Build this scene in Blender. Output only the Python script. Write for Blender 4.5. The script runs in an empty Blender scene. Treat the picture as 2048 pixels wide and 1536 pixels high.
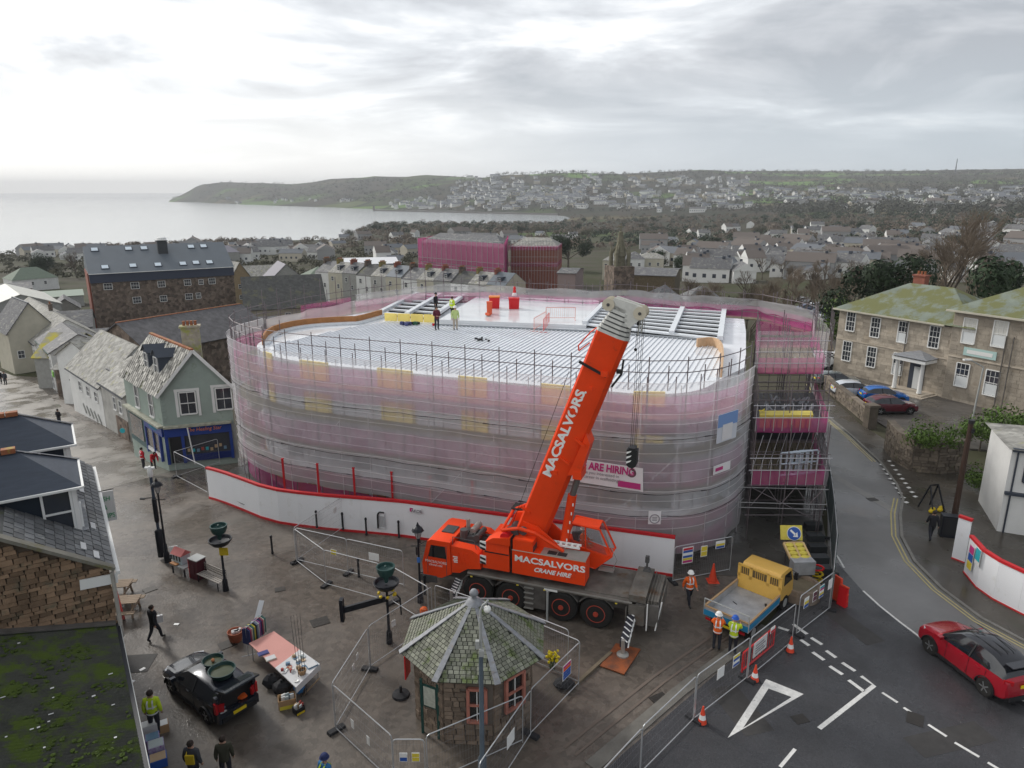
import bpy,math,random,mathutils
from math import sin,cos,tan,atan,atan2,radians,degrees,pi,sqrt,hypot,floor
V=mathutils.Vector
S=bpy.context.scene
C=S.collection
random.seed(7)
# ---------------------------------------------------------------- camera, world, sun, exposure
CAMZ=19.0;FPX=1420.0;TH=atan(383/FPX);CT,ST=cos(TH),sin(TH)
cd=bpy.data.cameras.new('camera');cam=bpy.data.objects.new('camera',cd);C.objects.link(cam)
cam.location=(0,0,CAMZ);cam.rotation_euler=(pi/2-TH,0,0)
cd.sensor_width=36;cd.lens=FPX/2048*36;cd.clip_start=.5;cd.clip_end=60000
S.camera=cam
SUN_AZ=-48.0;SUN_EL=32.0
W=bpy.data.worlds.new('World');S.world=W;W.use_nodes=True
nt=W.node_tree;N=nt.nodes;L=nt.links
for n in list(N):N.remove(n)
def nd(t,**k):
    n=N.new(t)
    for a,b in k.items():setattr(n,a,b)
    return n
def mth(op,a,b=None,clamp=False):
    n=N.new('ShaderNodeMath');n.operation=op;n.use_clamp=clamp
    for i,x in enumerate((a,b)):
        if x is None:continue
        if isinstance(x,(int,float)):n.inputs[i].default_value=x
        else:L.new(x,n.inputs[i])
    return n.outputs[0]
def mixc(f,a,b):
    n=N.new('ShaderNodeMix');n.data_type='RGBA'
    for s,x in((0,f),(6,a),(7,b)):
        if isinstance(x,(int,float)):n.inputs[s].default_value=x
        elif isinstance(x,tuple):n.inputs[s].default_value=(*x,1)
        else:L.new(x,n.inputs[s])
    return n.outputs[2]
def ramp(f,pts):
    n=N.new('ShaderNodeValToRGB');e=n.color_ramp.elements
    while len(e)<len(pts):e.new(.5)
    for k,(p,c)in enumerate(pts):
        e[k].position=p;e[k].color=(c,c,c,1)if isinstance(c,(int,float))else(*c,1)
    L.new(f,n.inputs[0]);return n.outputs[0]
sky=nd('ShaderNodeTexSky',sky_type='NISHITA',sun_disc=False,sun_elevation=radians(SUN_EL),sun_rotation=radians(SUN_AZ))
tc=nd('ShaderNodeTexCoord');sp=nd('ShaderNodeSeparateXYZ');L.new(tc.outputs['Generated'],sp.inputs[0])
x,y,z=sp.outputs
zc=mth('MAXIMUM',z,0.0);den=mth('ADD',zc,.16)
cx=mth('DIVIDE',x,den);cy=mth('DIVIDE',y,den)
cb=nd('ShaderNodeCombineXYZ');L.new(cx,cb.inputs[0]);L.new(cy,cb.inputs[1])
def noise(vec,sc,det,rough=.55,loc=(0,0,0),scl=(1,1,1),dist=0.):
    mp=nd('ShaderNodeMapping');mp.inputs['Location'].default_value=loc;mp.inputs['Scale'].default_value=scl
    L.new(vec,mp.inputs[0])
    n=nd('ShaderNodeTexNoise');n.inputs['Scale'].default_value=sc;n.inputs['Detail'].default_value=det
    n.inputs['Roughness'].default_value=rough;n.inputs['Distortion'].default_value=dist
    L.new(mp.outputs[0],n.inputs[0]);return n.outputs[0]
n1=noise(cb.outputs[0],.95,9,.58,(3.1,1.7,0),(1,1.15,1),.5)
n2=noise(cb.outputs[0],.33,3,.5,(8.2,4.4,0))
az=mth('ARCTAN2',x,y)
side=mth('MULTIPLY',mth('SUBTRACT',az,-.25),.9,False)
side=mth('ADD',mth('MULTIPLY',mth('SINE',mth('MINIMUM',mth('MAXIMUM',mth('SUBTRACT',az,.05),-1.57),1.57)),.5),.5)
lit=mth('SUBTRACT',mth('ADD',mth('MULTIPLY',n1,1.85),mth('MULTIPLY',n2,.9)),mth('ADD',mth('MULTIPLY',side,.56),.69))
gl=nd('ShaderNodeVectorMath',operation='DOT_PRODUCT');L.new(tc.outputs['Generated'],gl.inputs[0]);gl.inputs[1].default_value=(-.455,.856,.24)
lit=mth('ADD',lit,mth('MULTIPLY',mth('POWER',mth('MAXIMUM',gl.outputs['Value'],0.),14.),.24))
cloud=ramp(lit,[(.22,(.33,.35,.38)),(.44,(.46,.475,.50)),(.56,(.58,.60,.625)),(.70,(.80,.80,.80)),(.92,(.95,.945,.925))])
low=ramp(zc,[(0.,1.),(.055,.75),(.16,0.)])
hor=ramp(side,[(.12,(.94,.94,.92)),(.36,(.82,.82,.81)),(.55,(.50,.54,.58)),(.8,(.36,.42,.47))])
cloud=mixc(low,cloud,hor)
skyc=nd('ShaderNodeMix',data_type='RGBA',blend_type='MIX');skyc.inputs[0].default_value=1
bg1=nd('ShaderNodeBackground');L.new(sky.outputs[0],bg1.inputs[0]);bg1.inputs[1].default_value=.06
bg2=nd('ShaderNodeBackground');L.new(cloud,bg2.inputs[0]);bg2.inputs[1].default_value=.98
ms=nd('ShaderNodeMixShader');ms.inputs[0].default_value=.93
L.new(bg1.outputs[0],ms.inputs[1]);L.new(bg2.outputs[0],ms.inputs[2])
wo=nd('ShaderNodeOutputWorld');L.new(ms.outputs[0],wo.inputs[0])
sd=bpy.data.lights.new('sun','SUN');so=bpy.data.objects.new('sun',sd);C.objects.link(so)
sd.energy=1.5;sd.angle=radians(10);sd.color=(1,.965,.91)
a,e=radians(SUN_AZ),radians(SUN_EL)
so.rotation_euler=V((sin(a)*cos(e),cos(a)*cos(e),sin(e))).to_track_quat('Z','Y').to_euler()
so.location=(-60,30,60)
vs=S.view_settings;vs.view_transform='Standard';vs.look='None';vs.exposure=0.68;vs.gamma=1;vs.use_curve_mapping=False
cy_=S.cycles;cy_.transparent_max_bounces=24;cy_.max_bounces=6;cy_.diffuse_bounces=3;cy_.volume_bounces=0
try:
    cy_.use_denoising=True;cy_.denoiser='OPENIMAGEDENOISE'
except Exception:pass
# ---------------------------------------------------------------- geometry of the place
def ray(px,py):
    u=(px-1024)/FPX;v=(py-768)/FPX
    return V((u,CT-ST*v,-(ST+CT*v)))
def at(px,py,z=0.):
    r=ray(px,py);t=(z-CAMZ)/r.z
    return V((r.x*t,r.y*t,z))
def zc_(y,r):return CAMZ+r*tan(atan((768-y)/FPX)-TH)
def col(px,prof):return(atan((px-1024)/FPX/1.036),prof)
seaL=[(0,0),(36,0),(47,-.6),(56,-1.8),(72,-4.0),(85,-4.8),(110,-7),(200,-12),(400,-20.5),(600,-28),(720,-33),(900,-42),(60000,-45)]
def hill(shore,sh,crest,cy0,near,mids=()):
    p=list(near)+[(shore,-31.5)]+[(m,zc_(yy,m))for m,yy in mids]+[(crest,zc_(cy0,crest))]
    return p+[(crest*1.5,zc_(cy0,crest)*.7),(crest*3,40),(60000,40)]
nL=[(0,0),(36,0),(47,-.6),(56,-1.8),(72,-4.0),(85,-4.8),(110,-7),(200,-12),(400,-20.5),(700,-27),(880,-33),(1050,-42)]
nC=[(0,0),(60,0),(72,-1.5),(85,-3),(110,-6),(200,-10),(400,-17),(700,-22),(1000,-25),(1300,-33),(1500,-42)]
COLS=[
 col(-3000,seaL),col(-500,seaL),col(326,nL+[(4200,-45),(60000,-45)]),
 col(340,nL+[(4200,-40),(4441,-31.2),(4560,zc_(399,4560)),(6500,-35),(60000,-45)]),
 col(372,nL+[(4000,-40),(4380,-31.5),(4700,zc_(386,4700)),(9000,0),(60000,0)]),
 col(400,nL+[(3900,-40),(4250,-31.5),(4700,zc_(371,4700)),(9000,20),(60000,20)]),
 col(450,nL+[(3400,-40)]+hill(3700,0,4600,365,[])),
 col(520,nL+[(2900,-40)]+hill(3250,0,4400,366,[])),
 col(590,nL+[(2600,-40)]+hill(2850,0,4200,369,[])),
 col(660,nL+[(2450,-40)]+hill(2650,0,3900,359,[])),
 col(750,nC+[(2000,-40)]+hill(2350,0,3600,352,[])),
 col(850,nC+[(1900,-40)]+hill(2150,0,3300,349,[],[(2600,385)])),
 col(1000,nC+[(1650,-40)]+hill(1800,0,2800,348,[],[(2100,395),(2400,368)])),
 col(1100,nC+[(1500,-40)]+hill(1700,0,2700,345,[],[(2000,395),(2300,368)])),
 col(1160,[(0,0),(60,0),(75,-1.5),(110,-5),(200,-9.5),(400,-16),(800,-23),(1300,-27),(1640,-26),(2000,zc_(393,2000)),(2300,zc_(366,2300)),(2700,zc_(345,2700)),(5000,60),(60000,40)]),
 col(1400,[(0,0),(70,0),(90,-1.5),(120,-5),(200,-10),(300,-13),(500,-17),(900,-22),(1300,-19),(1800,zc_(404,1800)),(2300,zc_(378,2300)),(3200,zc_(340,3200)),(6000,60),(60000,40)]),
 col(1560,[(0,0),(75,0),(92,-1),(120,-3.5),(200,-9),(300,-12),(500,-16),(800,-18),(1200,-10),(1800,6),(2500,zc_(370,2500)),(3500,zc_(344,3500)),(6000,60),(60000,40)]),
 col(1700,[(0,0),(90,0),(110,-1),(200,-7),(300,-11),(500,-14),(800,-14),(1200,-6),(1800,zc_(392,1800)),(2500,zc_(366,2500)),(3600,zc_(346,3600)),(7000,60),(60000,40)]),
 col(2048,[(0,0),(95,0),(130,-1),(200,-4),(300,-8),(500,-10),(800,-8),(1200,-2),(1800,zc_(390,1800)),(2500,zc_(366,2500)),(3600,zc_(345,3600)),(7000,60),(60000,40)]),
 col(4000,[(0,0),(95,0),(130,-1),(200,-4),(300,-8),(500,-10),(800,-8),(1200,2),(1800,20),(3600,110),(7000,60),(60000,40)]),
]
def lerp_prof(p,r):
    for i in range(len(p)-1):
        if r<=p[i+1][0]:
            a,b=p[i],p[i+1];k=(r-a[0])/(b[0]-a[0]+1e-9)
            return a[1]+(b[1]-a[1])*k
    return p[-1][1]
def T(x,y):
    r=hypot(x,y);a=atan2(x,y)
    if y<0:return 0.if r<60 else-min(4.,(r-60)*.05)
    if a<=COLS[0][0]:return lerp_prof(COLS[0][1],r)
    for i in range(len(COLS)-1):
        if a<=COLS[i+1][0]:
            k=(a-COLS[i][0])/(COLS[i+1][0]-COLS[i][0])
            return lerp_prof(COLS[i][1],r)*(1-k)+lerp_prof(COLS[i+1][1],r)*k
    return lerp_prof(COLS[-1][1],r)
def G(px,py,far=9000.):
    """point of the terrain seen at a pixel of the photograph"""
    d=ray(px,py);hd=hypot(d.x,d.y);t=8/hd;pt=t
    while t*hd<far:
        if CAMZ+d.z*t<T(d.x*t,d.y*t):
            for _ in range(18):
                m=(pt+t)/2
                if CAMZ+d.z*m<T(d.x*m,d.y*m):t=m
                else:pt=m
            return V((d.x*t,d.y*t,T(d.x*t,d.y*t)))
        pt=t;t*=1.012
    return None
# ---------------------------------------------------------------- materials
MATS={}
def mat(name,col,rough=.8,metal=0.,var=0.,scale=2.,col2=None,bump=0.,bscale=30.,rnd=0.,spec=.32,stretch=(1,1,1),alpha=1.,moss=None,mscale=1.,coat=0.,mthr=.55,wet=None,trans=0.,cell=None):
    if name in MATS:return MATS[name]
    m=bpy.data.materials.new(name);m.use_nodes=True;MATS[name]=m
    t=m.node_tree;P=t.nodes['Principled BSDF'];P.inputs['Roughness'].default_value=rough;P.inputs['Metallic'].default_value=metal
    P.inputs['Specular IOR Level'].default_value=spec;P.inputs['Coat Weight'].default_value=coat
    P.inputs['Base Color'].default_value=(*col,1)
    if trans:P.inputs['Transmission Weight'].default_value=trans
    lk=t.links;pos=None
    def vec():
        nonlocal pos
        if pos is None:
            g=t.nodes.new('ShaderNodeNewGeometry');mp=t.nodes.new('ShaderNodeMapping');mp.inputs['Scale'].default_value=stretch
            lk.new(g.outputs['Position'],mp.inputs[0]);pos=mp.outputs[0]
        return pos
    def nz(sc,det=5,ro=.6):
        n=t.nodes.new('ShaderNodeTexNoise');n.inputs['Scale'].default_value=sc;n.inputs['Detail'].default_value=det;n.inputs['Roughness'].default_value=ro
        lk.new(vec(),n.inputs[0]);return n.outputs[0]
    def rmp(o,a,b):
        r=t.nodes.new('ShaderNodeMapRange');r.inputs[1].default_value=a;r.inputs[2].default_value=b;lk.new(o,r.inputs[0]);return r.outputs[0]
    def mx(f,a,b):
        n=t.nodes.new('ShaderNodeMix');n.data_type='RGBA'
        for s,q in((0,f),(6,a),(7,b)):
            if isinstance(q,float):n.inputs[s].default_value=q
            elif isinstance(q,tuple):n.inputs[s].default_value=(*q,1)
            else:lk.new(q,n.inputs[s])
        return n.outputs[2]
    c=tuple(col)
    if var or col2:
        c2=col2 or tuple(max(0,k*(1-var))for k in col)
        c=mx(rmp(nz(scale),.32,.68),tuple(col),tuple(c2))
    if cell:
        vo=t.nodes.new('ShaderNodeTexVoronoi');vo.inputs['Scale'].default_value=cell[0];lk.new(vec(),vo.inputs[0]);sc_=t.nodes.new('ShaderNodeSeparateColor');lk.new(vo.outputs['Color'],sc_.inputs[0]);hs=t.nodes.new('ShaderNodeHueSaturation');lk.new(rmp_(t,sc_.outputs[0],1-cell[1],1+cell[1]),hs.inputs['Value'])
        if isinstance(c,tuple):hs.inputs['Color'].default_value=(*c,1)
        else:lk.new(c,hs.inputs['Color'])
        c=hs.outputs[0]
    if moss:
        c=mx(rmp(nz(mscale,6,.65),mthr,mthr+.12),c,tuple(moss))
    if rnd:
        oi=t.nodes.new('ShaderNodeObjectInfo');h=t.nodes.new('ShaderNodeHueSaturation')
        lk.new(rmp_(t,oi.outputs['Random'],1-rnd,1+rnd),h.inputs['Value'])
        if isinstance(c,tuple):h.inputs['Color'].default_value=(*c,1)
        else:lk.new(c,h.inputs['Color'])
        c=h.outputs[0]
    if not isinstance(c,tuple):lk.new(c,P.inputs['Base Color'])
    if wet:
        lk.new(rmp_(t,rmp(nz(wet,4),.4,.62),rough,max(.06,rough-.45)),P.inputs['Roughness'])
    if bump:
        b=t.nodes.new('ShaderNodeBump');b.inputs['Strength'].default_value=bump;b.inputs['Distance'].default_value=.05
        lk.new(nz(bscale,4),b.inputs['Height']);lk.new(b.outputs[0],P.inputs['Normal'])
    if alpha<1:P.inputs['Alpha'].default_value=alpha
    return m
def rmp_(t,o,a,b):
    r=t.nodes.new('ShaderNodeMapRange');r.inputs[3].default_value=a;r.inputs[4].default_value=b;t.links.new(o,r.inputs[0]);return r.outputs[0]
def P_(name,col,**k):return mat(name,col,**k)
# ---------------------------------------------------------------- mesh builder
def rot2(x,y,a):return(x*cos(a)-y*sin(a),x*sin(a)+y*cos(a))
class B:
    def __init__(s):s.v=[];s.f=[];s.m=[]
    def add(s,vs,fs,mi=0):
        o=len(s.v);s.v+=[tuple(p)for p in vs];s.f+=[tuple(i+o for i in f)for f in fs];s.m+=[mi]*len(fs);return s
    def box(s,c,d,rz=0.,mi=0,taper=1.):
        x,y,z=c;a,b,h=d[0]/2,d[1]/2,d[2]/2;vs=[]
        for k,(sx,sy,sz)in enumerate([(-1,-1,-1),(1,-1,-1),(1,1,-1),(-1,1,-1),(-1,-1,1),(1,-1,1),(1,1,1),(-1,1,1)]):
            q=taper if sz>0 else 1
            u,w=rot2(sx*a*q,sy*b*q,rz);vs.append((x+u,y+w,z+sz*h))
        return s.add(vs,[(0,3,2,1),(4,5,6,7),(0,1,5,4),(1,2,6,5),(2,3,7,6),(3,0,4,7)],mi)
    def beam(s,p,q,w,h,mi=0,up=(0,0,1)):
        p,q=V(p),V(q);d=(q-p).normalized();sd_=d.cross(V(up))
        if sd_.length<1e-4:sd_=V((1,0,0))
        sd_.normalize();u=sd_.cross(d);vs=[]
        for e in(p,q):
            for a,b in((-1,-1),(1,-1),(1,1),(-1,1)):vs.append(e+sd_*(a*w/2)+u*(b*h/2))
        return s.add(vs,[(3,2,1,0),(4,5,6,7),(0,1,5,4),(1,2,6,5),(2,3,7,6),(3,0,4,7)],mi)
    def tube(s,p,q,r,n=6,mi=0,r2=None):
        p,q=V(p),V(q);d=(q-p)
        if d.length<1e-6:return s
        d.normalize();a=d.orthogonal().normalized();b=d.cross(a);r2=r if r2 is None else r2;vs=[]
        for e,rr in((p,r),(q,r2)):
            for k in range(n):
                t=2*pi*k/n;vs.append(e+a*(rr*cos(t))+b*(rr*sin(t)))
        fs=[(k,(k+1)%n,n+(k+1)%n,n+k)for k in range(n)]+[tuple(range(n))[::-1],tuple(range(n,2*n))]
        return s.add(vs,fs,mi)
    def path(s,pts,r,n=5,mi=0):
        for a,b in zip(pts,pts[1:]):s.tube(a,b,r,n,mi)
        return s
    def lathe(s,prof,c=(0,0,0),n=12,mi=0,axis='z'):
        vs=[];fs=[]
        for r,z in prof:
            for k in range(n):
                t=2*pi*k/n;p=(r*cos(t),r*sin(t),z)
                if axis=='y':p=(p[0],p[2],p[1])
                elif axis=='x':p=(p[2],p[0],p[1])
                vs.append((c[0]+p[0],c[1]+p[1],c[2]+p[2]))
        for i in range(len(prof)-1):
            for k in range(n):
                k2=(k+1)%n;fs.append((i*n+k,i*n+k2,(i+1)*n+k2,(i+1)*n+k))
        fs.append(tuple(range(n))[::-1]);fs.append(tuple(range((len(prof)-1)*n,len(prof)*n)))
        return s.add(vs,fs,mi)
    def sph(s,c,r,sc=(1,1,1),n=8,mi=0,jit=0.):
        pr=[];h=n//2+1
        vs=[];fs=[]
        for i in range(h+1):
            ph=pi*i/h
            for k in range(n):
                t=2*pi*k/n;j=1+random.uniform(-jit,jit)
                vs.append((c[0]+r*sc[0]*sin(ph)*cos(t)*j,c[1]+r*sc[1]*sin(ph)*sin(t)*j,c[2]+r*sc[2]*cos(ph)*j))
        for i in range(h):
            for k in range(n):
                k2=(k+1)%n;fs.append((i*n+k,(i+1)*n+k,(i+1)*n+k2,i*n+k2))
        return s.add(vs,fs,mi)
    def prism(s,poly,z0,z1,mi=0,top=True,mt=None):
        n=len(poly);vs=[(p[0],p[1],z0)for p in poly]+[(p[0],p[1],z1)for p in poly]
        s.add(vs,[(k,(k+1)%n,n+(k+1)%n,n+k)for k in range(n)],mi)
        s.add(vs,[tuple(range(n,2*n))],mi if mt is None else mt)
        return s
    def ext(s,poly,vec,mi=0):
        n=len(poly);vec=V(vec);vs=[V(p)for p in poly]+[V(p)+vec for p in poly]
        return s.add(vs,[(k,(k+1)%n,n+(k+1)%n,n+k)for k in range(n)]+[tuple(range(n))[::-1],tuple(range(n,2*n))],mi)
    def poly(s,pts,mi=0):return s.add(pts,[tuple(range(len(pts)))],mi)
    def wallp(s,p,q,z0,z1,th,mi=0):
        """slab standing on the segment p-q"""
        p,q=V((p[0],p[1],0)),V((q[0],q[1],0));n=V((-(q-p).y,(q-p).x,0)).normalized()*th
        return s.prism([p,q,q+n,p+n],z0,z1,mi)
    def obj(s,name,mats,parent=None,w=None,smooth=None,loc=None,**props):
        if not isinstance(mats,(list,tuple)):mats=[mats]
        vs=s.v
        if w is not None:
            o_,a_=w.location,-w.rotation_euler.z
            vs=[(*rot2(p[0]-o_.x,p[1]-o_.y,a_),p[2]-o_.z)for p in vs]
        me=bpy.data.meshes.new(name);me.from_pydata([tuple(p)for p in vs],[],s.f)
        for m_ in mats:me.materials.append(m_)
        me.polygons.foreach_set('material_index',s.m)
        if smooth is not None:
            me.polygons.foreach_set('use_smooth',[True]*len(s.f));me.set_sharp_from_angle(angle=radians(smooth))
        me.update()
        o=bpy.data.objects.new(name,me);C.objects.link(o);o.parent=parent
        if loc:o.location=loc
        for k,v_ in props.items():o[k]=v_
        return o
def thing(name,label,cat,loc=(0,0,0),rz=0.,group=None):
    o=bpy.data.objects.new(name,None);o.empty_display_size=.2;C.objects.link(o)
    o.location=loc;o.rotation_euler=(0,0,rz);o['label']=label;o['category']=cat
    if group:o['group']=group
    return o
def tag(o,label,cat,group=None):
    o['label']=label;o['category']=cat
    if group:o['group']=group
    return o
KIDS={}
def copytree(o,parent=None,keep=True):
    c=o.copy();C.objects.link(c);c.parent=parent
    for ch in list(o.children):copytree(ch,c)
    return c
UNIT={}
def unit(kind,m_):
    k=(kind,m_.name)
    if k not in UNIT:
        b=B()
        if kind=='rod':b.tube((0,0,-.5),(0,0,.5),1,6)
        elif kind=='box':b.box((0,0,0),(1,1,1))
        elif kind=='chip':b.box((0,0,0),(1,1,1),taper=.9)
        me=bpy.data.meshes.new(kind+'_piece');me.from_pydata(b.v,[],b.f);me.materials.append(m_);UNIT[k]=me
    return UNIT[k]
def frame_inv(w):
    if w is None:return mathutils.Matrix.Identity(4)
    return(mathutils.Matrix.Translation(w.location)@mathutils.Matrix.Rotation(w.rotation_euler.z,4,'Z')).inverted()
def rod(name,p,q,r,m_,parent,w=None):
    p,q=V(p),V(q);d=q-p;o=bpy.data.objects.new(name,unit('rod',m_));C.objects.link(o);o.parent=parent
    M=mathutils.Matrix.Translation((p+q)/2)@d.to_track_quat('Z','Y').to_matrix().to_4x4()@mathutils.Matrix.Diagonal((r,r,d.length,1))
    o.matrix_basis=frame_inv(w)@M;return o
def piece(name,c,ax,m_,parent,w=None,kind='box'):
    """box piece: centre c, three full-size axis vectors"""
    M=mathutils.Matrix.Identity(4)
    for k in range(3):
        for r_ in range(3):M[r_][k]=ax[k][r_]
    for r_ in range(3):M[r_][3]=c[r_]
    o=bpy.data.objects.new(name,unit(kind,m_));C.objects.link(o);o.parent=parent;o.matrix_basis=frame_inv(w)@M;return o
def text(s_,pos,right,up,h,m_,parent,w=None,sx=1.,shear=0.,name='lettering',bold=0.):
    cu=bpy.data.curves.new(name,'FONT');cu.body=s_;cu.size=h/.72;cu.align_x='CENTER';cu.align_y='CENTER';cu.extrude=.004
    cu.offset=bold;cu.shear=shear;cu.resolution_u=3;cu.materials.append(m_)
    o=bpy.data.objects.new(name,cu);C.objects.link(o);o.parent=parent
    r_,u_=V(right).normalized(),V(up).normalized();n_=r_.cross(u_).normalized();u_=n_.cross(r_)
    M=mathutils.Matrix.Identity(4)
    for k,a_ in enumerate((r_*sx,u_,n_)):
        for i in range(3):M[i][k]=a_[i]
    for i in range(3):M[i][3]=pos[i]
    o.matrix_basis=frame_inv(w)@M;return o
# ================================================================ terrain, sea, haze
def struct(o):o['kind']='structure';return o
def stuff(o):o['kind']='stuff';return o
def terrain():
    azs=[-180,-150,-120,-90,-70,-58,-50,-46]+[-43+.45*i for i in range(192)]+[46,50,58,70,90,120,150]
    rs=[0.]+[6,12,18,24,30,36,41.5,47,51.5,56,60,64,68,72,75,78.5,85,90,95,100,110]
    r=110.
    while r<9000:r*=1.028;rs.append(r)
    vs=[];fs=[];n=len(azs)
    random.seed(3)
    import mathutils.noise as mn
    for i,r in enumerate(rs):
        for a in azs:
            a_=radians(a);x,y=r*sin(a_),r*cos(a_);z=T(x,y)
            if r>900 and z>-25:
                k=min(1,(z+25)/40);z+=k*mn.fractal(V((x*.0016,y*.0016,0)),.9,2.1,5)*4.5
            vs.append((x,y,z))
    for i in range(len(rs)-1):
        for k in range(n):
            k2=(k+1)%n
            fs.append((i*n+k,i*n+k2,(i+1)*n+k2,(i+1)*n+k))
    me=bpy.data.meshes.new('terrain');me.from_pydata(vs,[],[f[::-1]for f in fs]);me.update()
    m=bpy.data.materials.new('terrain');m.use_nodes=True;t=m.node_tree;P=t.nodes['Principled BSDF'];P.inputs['Roughness'].default_value=.95;P.inputs['Specular IOR Level'].default_value=.1
    g=t.nodes.new('ShaderNodeNewGeometry');lk=t.links
    def nz(sc,d=5):
        n_=t.nodes.new('ShaderNodeTexNoise');n_.inputs['Scale'].default_value=sc;n_.inputs['Detail'].default_value=d;lk.new(g.outputs['Position'],n_.inputs[0]);return n_.outputs[0]
    def mp(o,a,b):
        r_=t.nodes.new('ShaderNodeMapRange');r_.inputs[1].default_value=a;r_.inputs[2].default_value=b;lk.new(o,r_.inputs[0]);return r_.outputs[0]
    def mx(f,a,b):
        n_=t.nodes.new('ShaderNodeMix');n_.data_type='RGBA'
        for s_,q in((0,f),(6,a),(7,b)):
            if isinstance(q,float):n_.inputs[s_].default_value=q
            elif isinstance(q,tuple):n_.inputs[s_].default_value=(*q,1)
            else:lk.new(q,n_.inputs[s_])
        return n_.outputs[2]
    vo=t.nodes.new('ShaderNodeTexVoronoi');vo.inputs['Scale'].default_value=.0042;lk.new(g.outputs['Position'],vo.inputs[0])
    sx=t.nodes.new('ShaderNodeSeparateColor');lk.new(vo.outputs['Color'],sx.inputs[0])
    field=mx(mp(sx.outputs[0],.25,.8),(.05,.07,.025),(.11,.20,.04))
    field=mx(mp(sx.outputs[1],.6,.66),field,(.10,.085,.045))
    ve=t.nodes.new('ShaderNodeTexVoronoi');ve.feature='DISTANCE_TO_EDGE';ve.inputs['Scale'].default_value=.0042;lk.new(g.outputs['Position'],ve.inputs[0])
    field=mx(mp(ve.outputs[0],.05,.02),field,(.02,.022,.014))
    wood=mx(mp(nz(.012),.4,.6),(.05,.042,.03),(.028,.034,.02))
    cfar=mx(mp(nz(.0022,3),.50,.56),wood,field)
    near=mx(mp(nz(.05),.4,.6),(.055,.058,.03),(.075,.068,.05))
    ln=t.nodes.new('ShaderNodeVectorMath');ln.operation='LENGTH';lk.new(g.outputs['Position'],ln.inputs[0])
    lk.new(mx(mp(ln.outputs['Value'],500.,1100.),near,cfar),P.inputs['Base Color'])
    me.materials.append(m);me.polygons.foreach_set('use_smooth',[True]*len(me.polygons))
    o=bpy.data.objects.new('terrain',me);C.objects.link(o);struct(o)
terrain()
def sea():
    b=B();n=96
    for i,(r0,r1)in enumerate([(300,3000),(3000,12000),(12000,55000)]):
        for k in range(n):
            a,c=radians(-70+140*k/n),radians(-70+140*(k+1)/n)
            b.poly([(r0*sin(c),r0*cos(c),-31),(r0*sin(a),r0*cos(a),-31),(r1*sin(a),r1*cos(a),-31),(r1*sin(c),r1*cos(c),-31)][::-1])
    m=mat('sea',(.30,.32,.32),rough=.16,var=.12,scale=.004,stretch=(.35,1.6,1),bump=.12,bscale=.09,spec=1)
    struct(b.obj('sea',m))
sea()
def haze():
    b=B();b.box((0,4300,38),(13000,10000,230));o=b.obj('haze',[]);o['kind']='stuff'
    m=bpy.data.materials.new('haze');m.use_nodes=True;t=m.node_tree
    for n_ in list(t.nodes):t.nodes.remove(n_)
    v=t.nodes.new('ShaderNodeVolumePrincipled');v.inputs['Density'].default_value=HAZE;v.inputs['Color'].default_value=(.90,.92,.95,1);v.inputs['Anisotropy'].default_value=.0
    ou=t.nodes.new('ShaderNodeOutputMaterial');t.links.new(v.outputs[0],ou.inputs['Volume']);o.data.materials.append(m)
HAZE=.00013
haze()
# ---------------------------------------------------------------- square, street, road, pavements
m_sett=mat('granite_setts',(.138,.116,.096),rough=.5,var=.35,scale=.35,bump=.25,bscale=9,wet=.22,cell=(4.5,.20),moss=(.100,.088,.074),mscale=.16,mthr=.52)
m_street=mat('street_paving',(.20,.18,.155),rough=.5,var=.3,scale=.4,bump=.2,bscale=8,wet=.3)
m_old=mat('old_asphalt',(.185,.18,.175),rough=.5,var=.22,scale=.35,bump=.15,bscale=14,wet=.15,moss=(.17,.15,.135),mscale=.12)
m_new=mat('new_asphalt',(.052,.052,.056),rough=.55,var=.25,scale=.5,bump=.3,bscale=20,wet=.4,cell=(22,.18))
m_pave=mat('pavement_grey',(.085,.075,.062),rough=.5,var=.35,scale=.5,bump=.15,bscale=12,wet=.3,moss=(.05,.052,.035),mscale=.4,mthr=.58)
m_kerb=mat('kerb_granite',(.22,.21,.19),rough=.7,var=.3,scale=3)
m_white=mat('road_white',(.74,.73,.70),rough=.6,var=.22,scale=6,moss=(.3,.3,.29),mscale=9,mthr=.60)
m_yellow=mat('road_yellow',(.50,.42,.18),rough=.6,var=.25,scale=5)
def ribbon(lp,rp,step,dz,name,m_,zf=T):
    """strip between two world poly-lines, following the ground"""
    def samp(p,k):
        ds=[0]
        for a,b in zip(p,p[1:]):ds.append(ds[-1]+hypot(b[0]-a[0],b[1]-a[1]))
        d=k*ds[-1]
        for i in range(len(p)-1):
            if d<=ds[i+1]+1e-9:
                q=(d-ds[i])/(ds[i+1]-ds[i]+1e-9);return(p[i][0]+(p[i+1][0]-p[i][0])*q,p[i][1]+(p[i+1][1]-p[i][1])*q)
        return p[-1]
    n=int(max(sum(hypot(b[0]-a[0],b[1]-a[1])for a,b in zip(q,q[1:]))for q in(lp,rp))/step)+1;b=B();mcr=44
    vs=[]
    for i in range(n+1):
        l,r=samp(lp,i/n),samp(rp,i/n)
        for k in range(mcr+1):
            x,y=l[0]+(r[0]-l[0])*k/mcr,l[1]+(r[1]-l[1])*k/mcr;vs.append((x,y,zf(x,y)+dz))
    w=mcr+1
    b.add(vs,[(i*w+k,i*w+k+1,(i+1)*w+k+1,(i+1)*w+k)for i in range(n)for k in range(mcr)])
    return struct(b.obj(name,m_))
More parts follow.
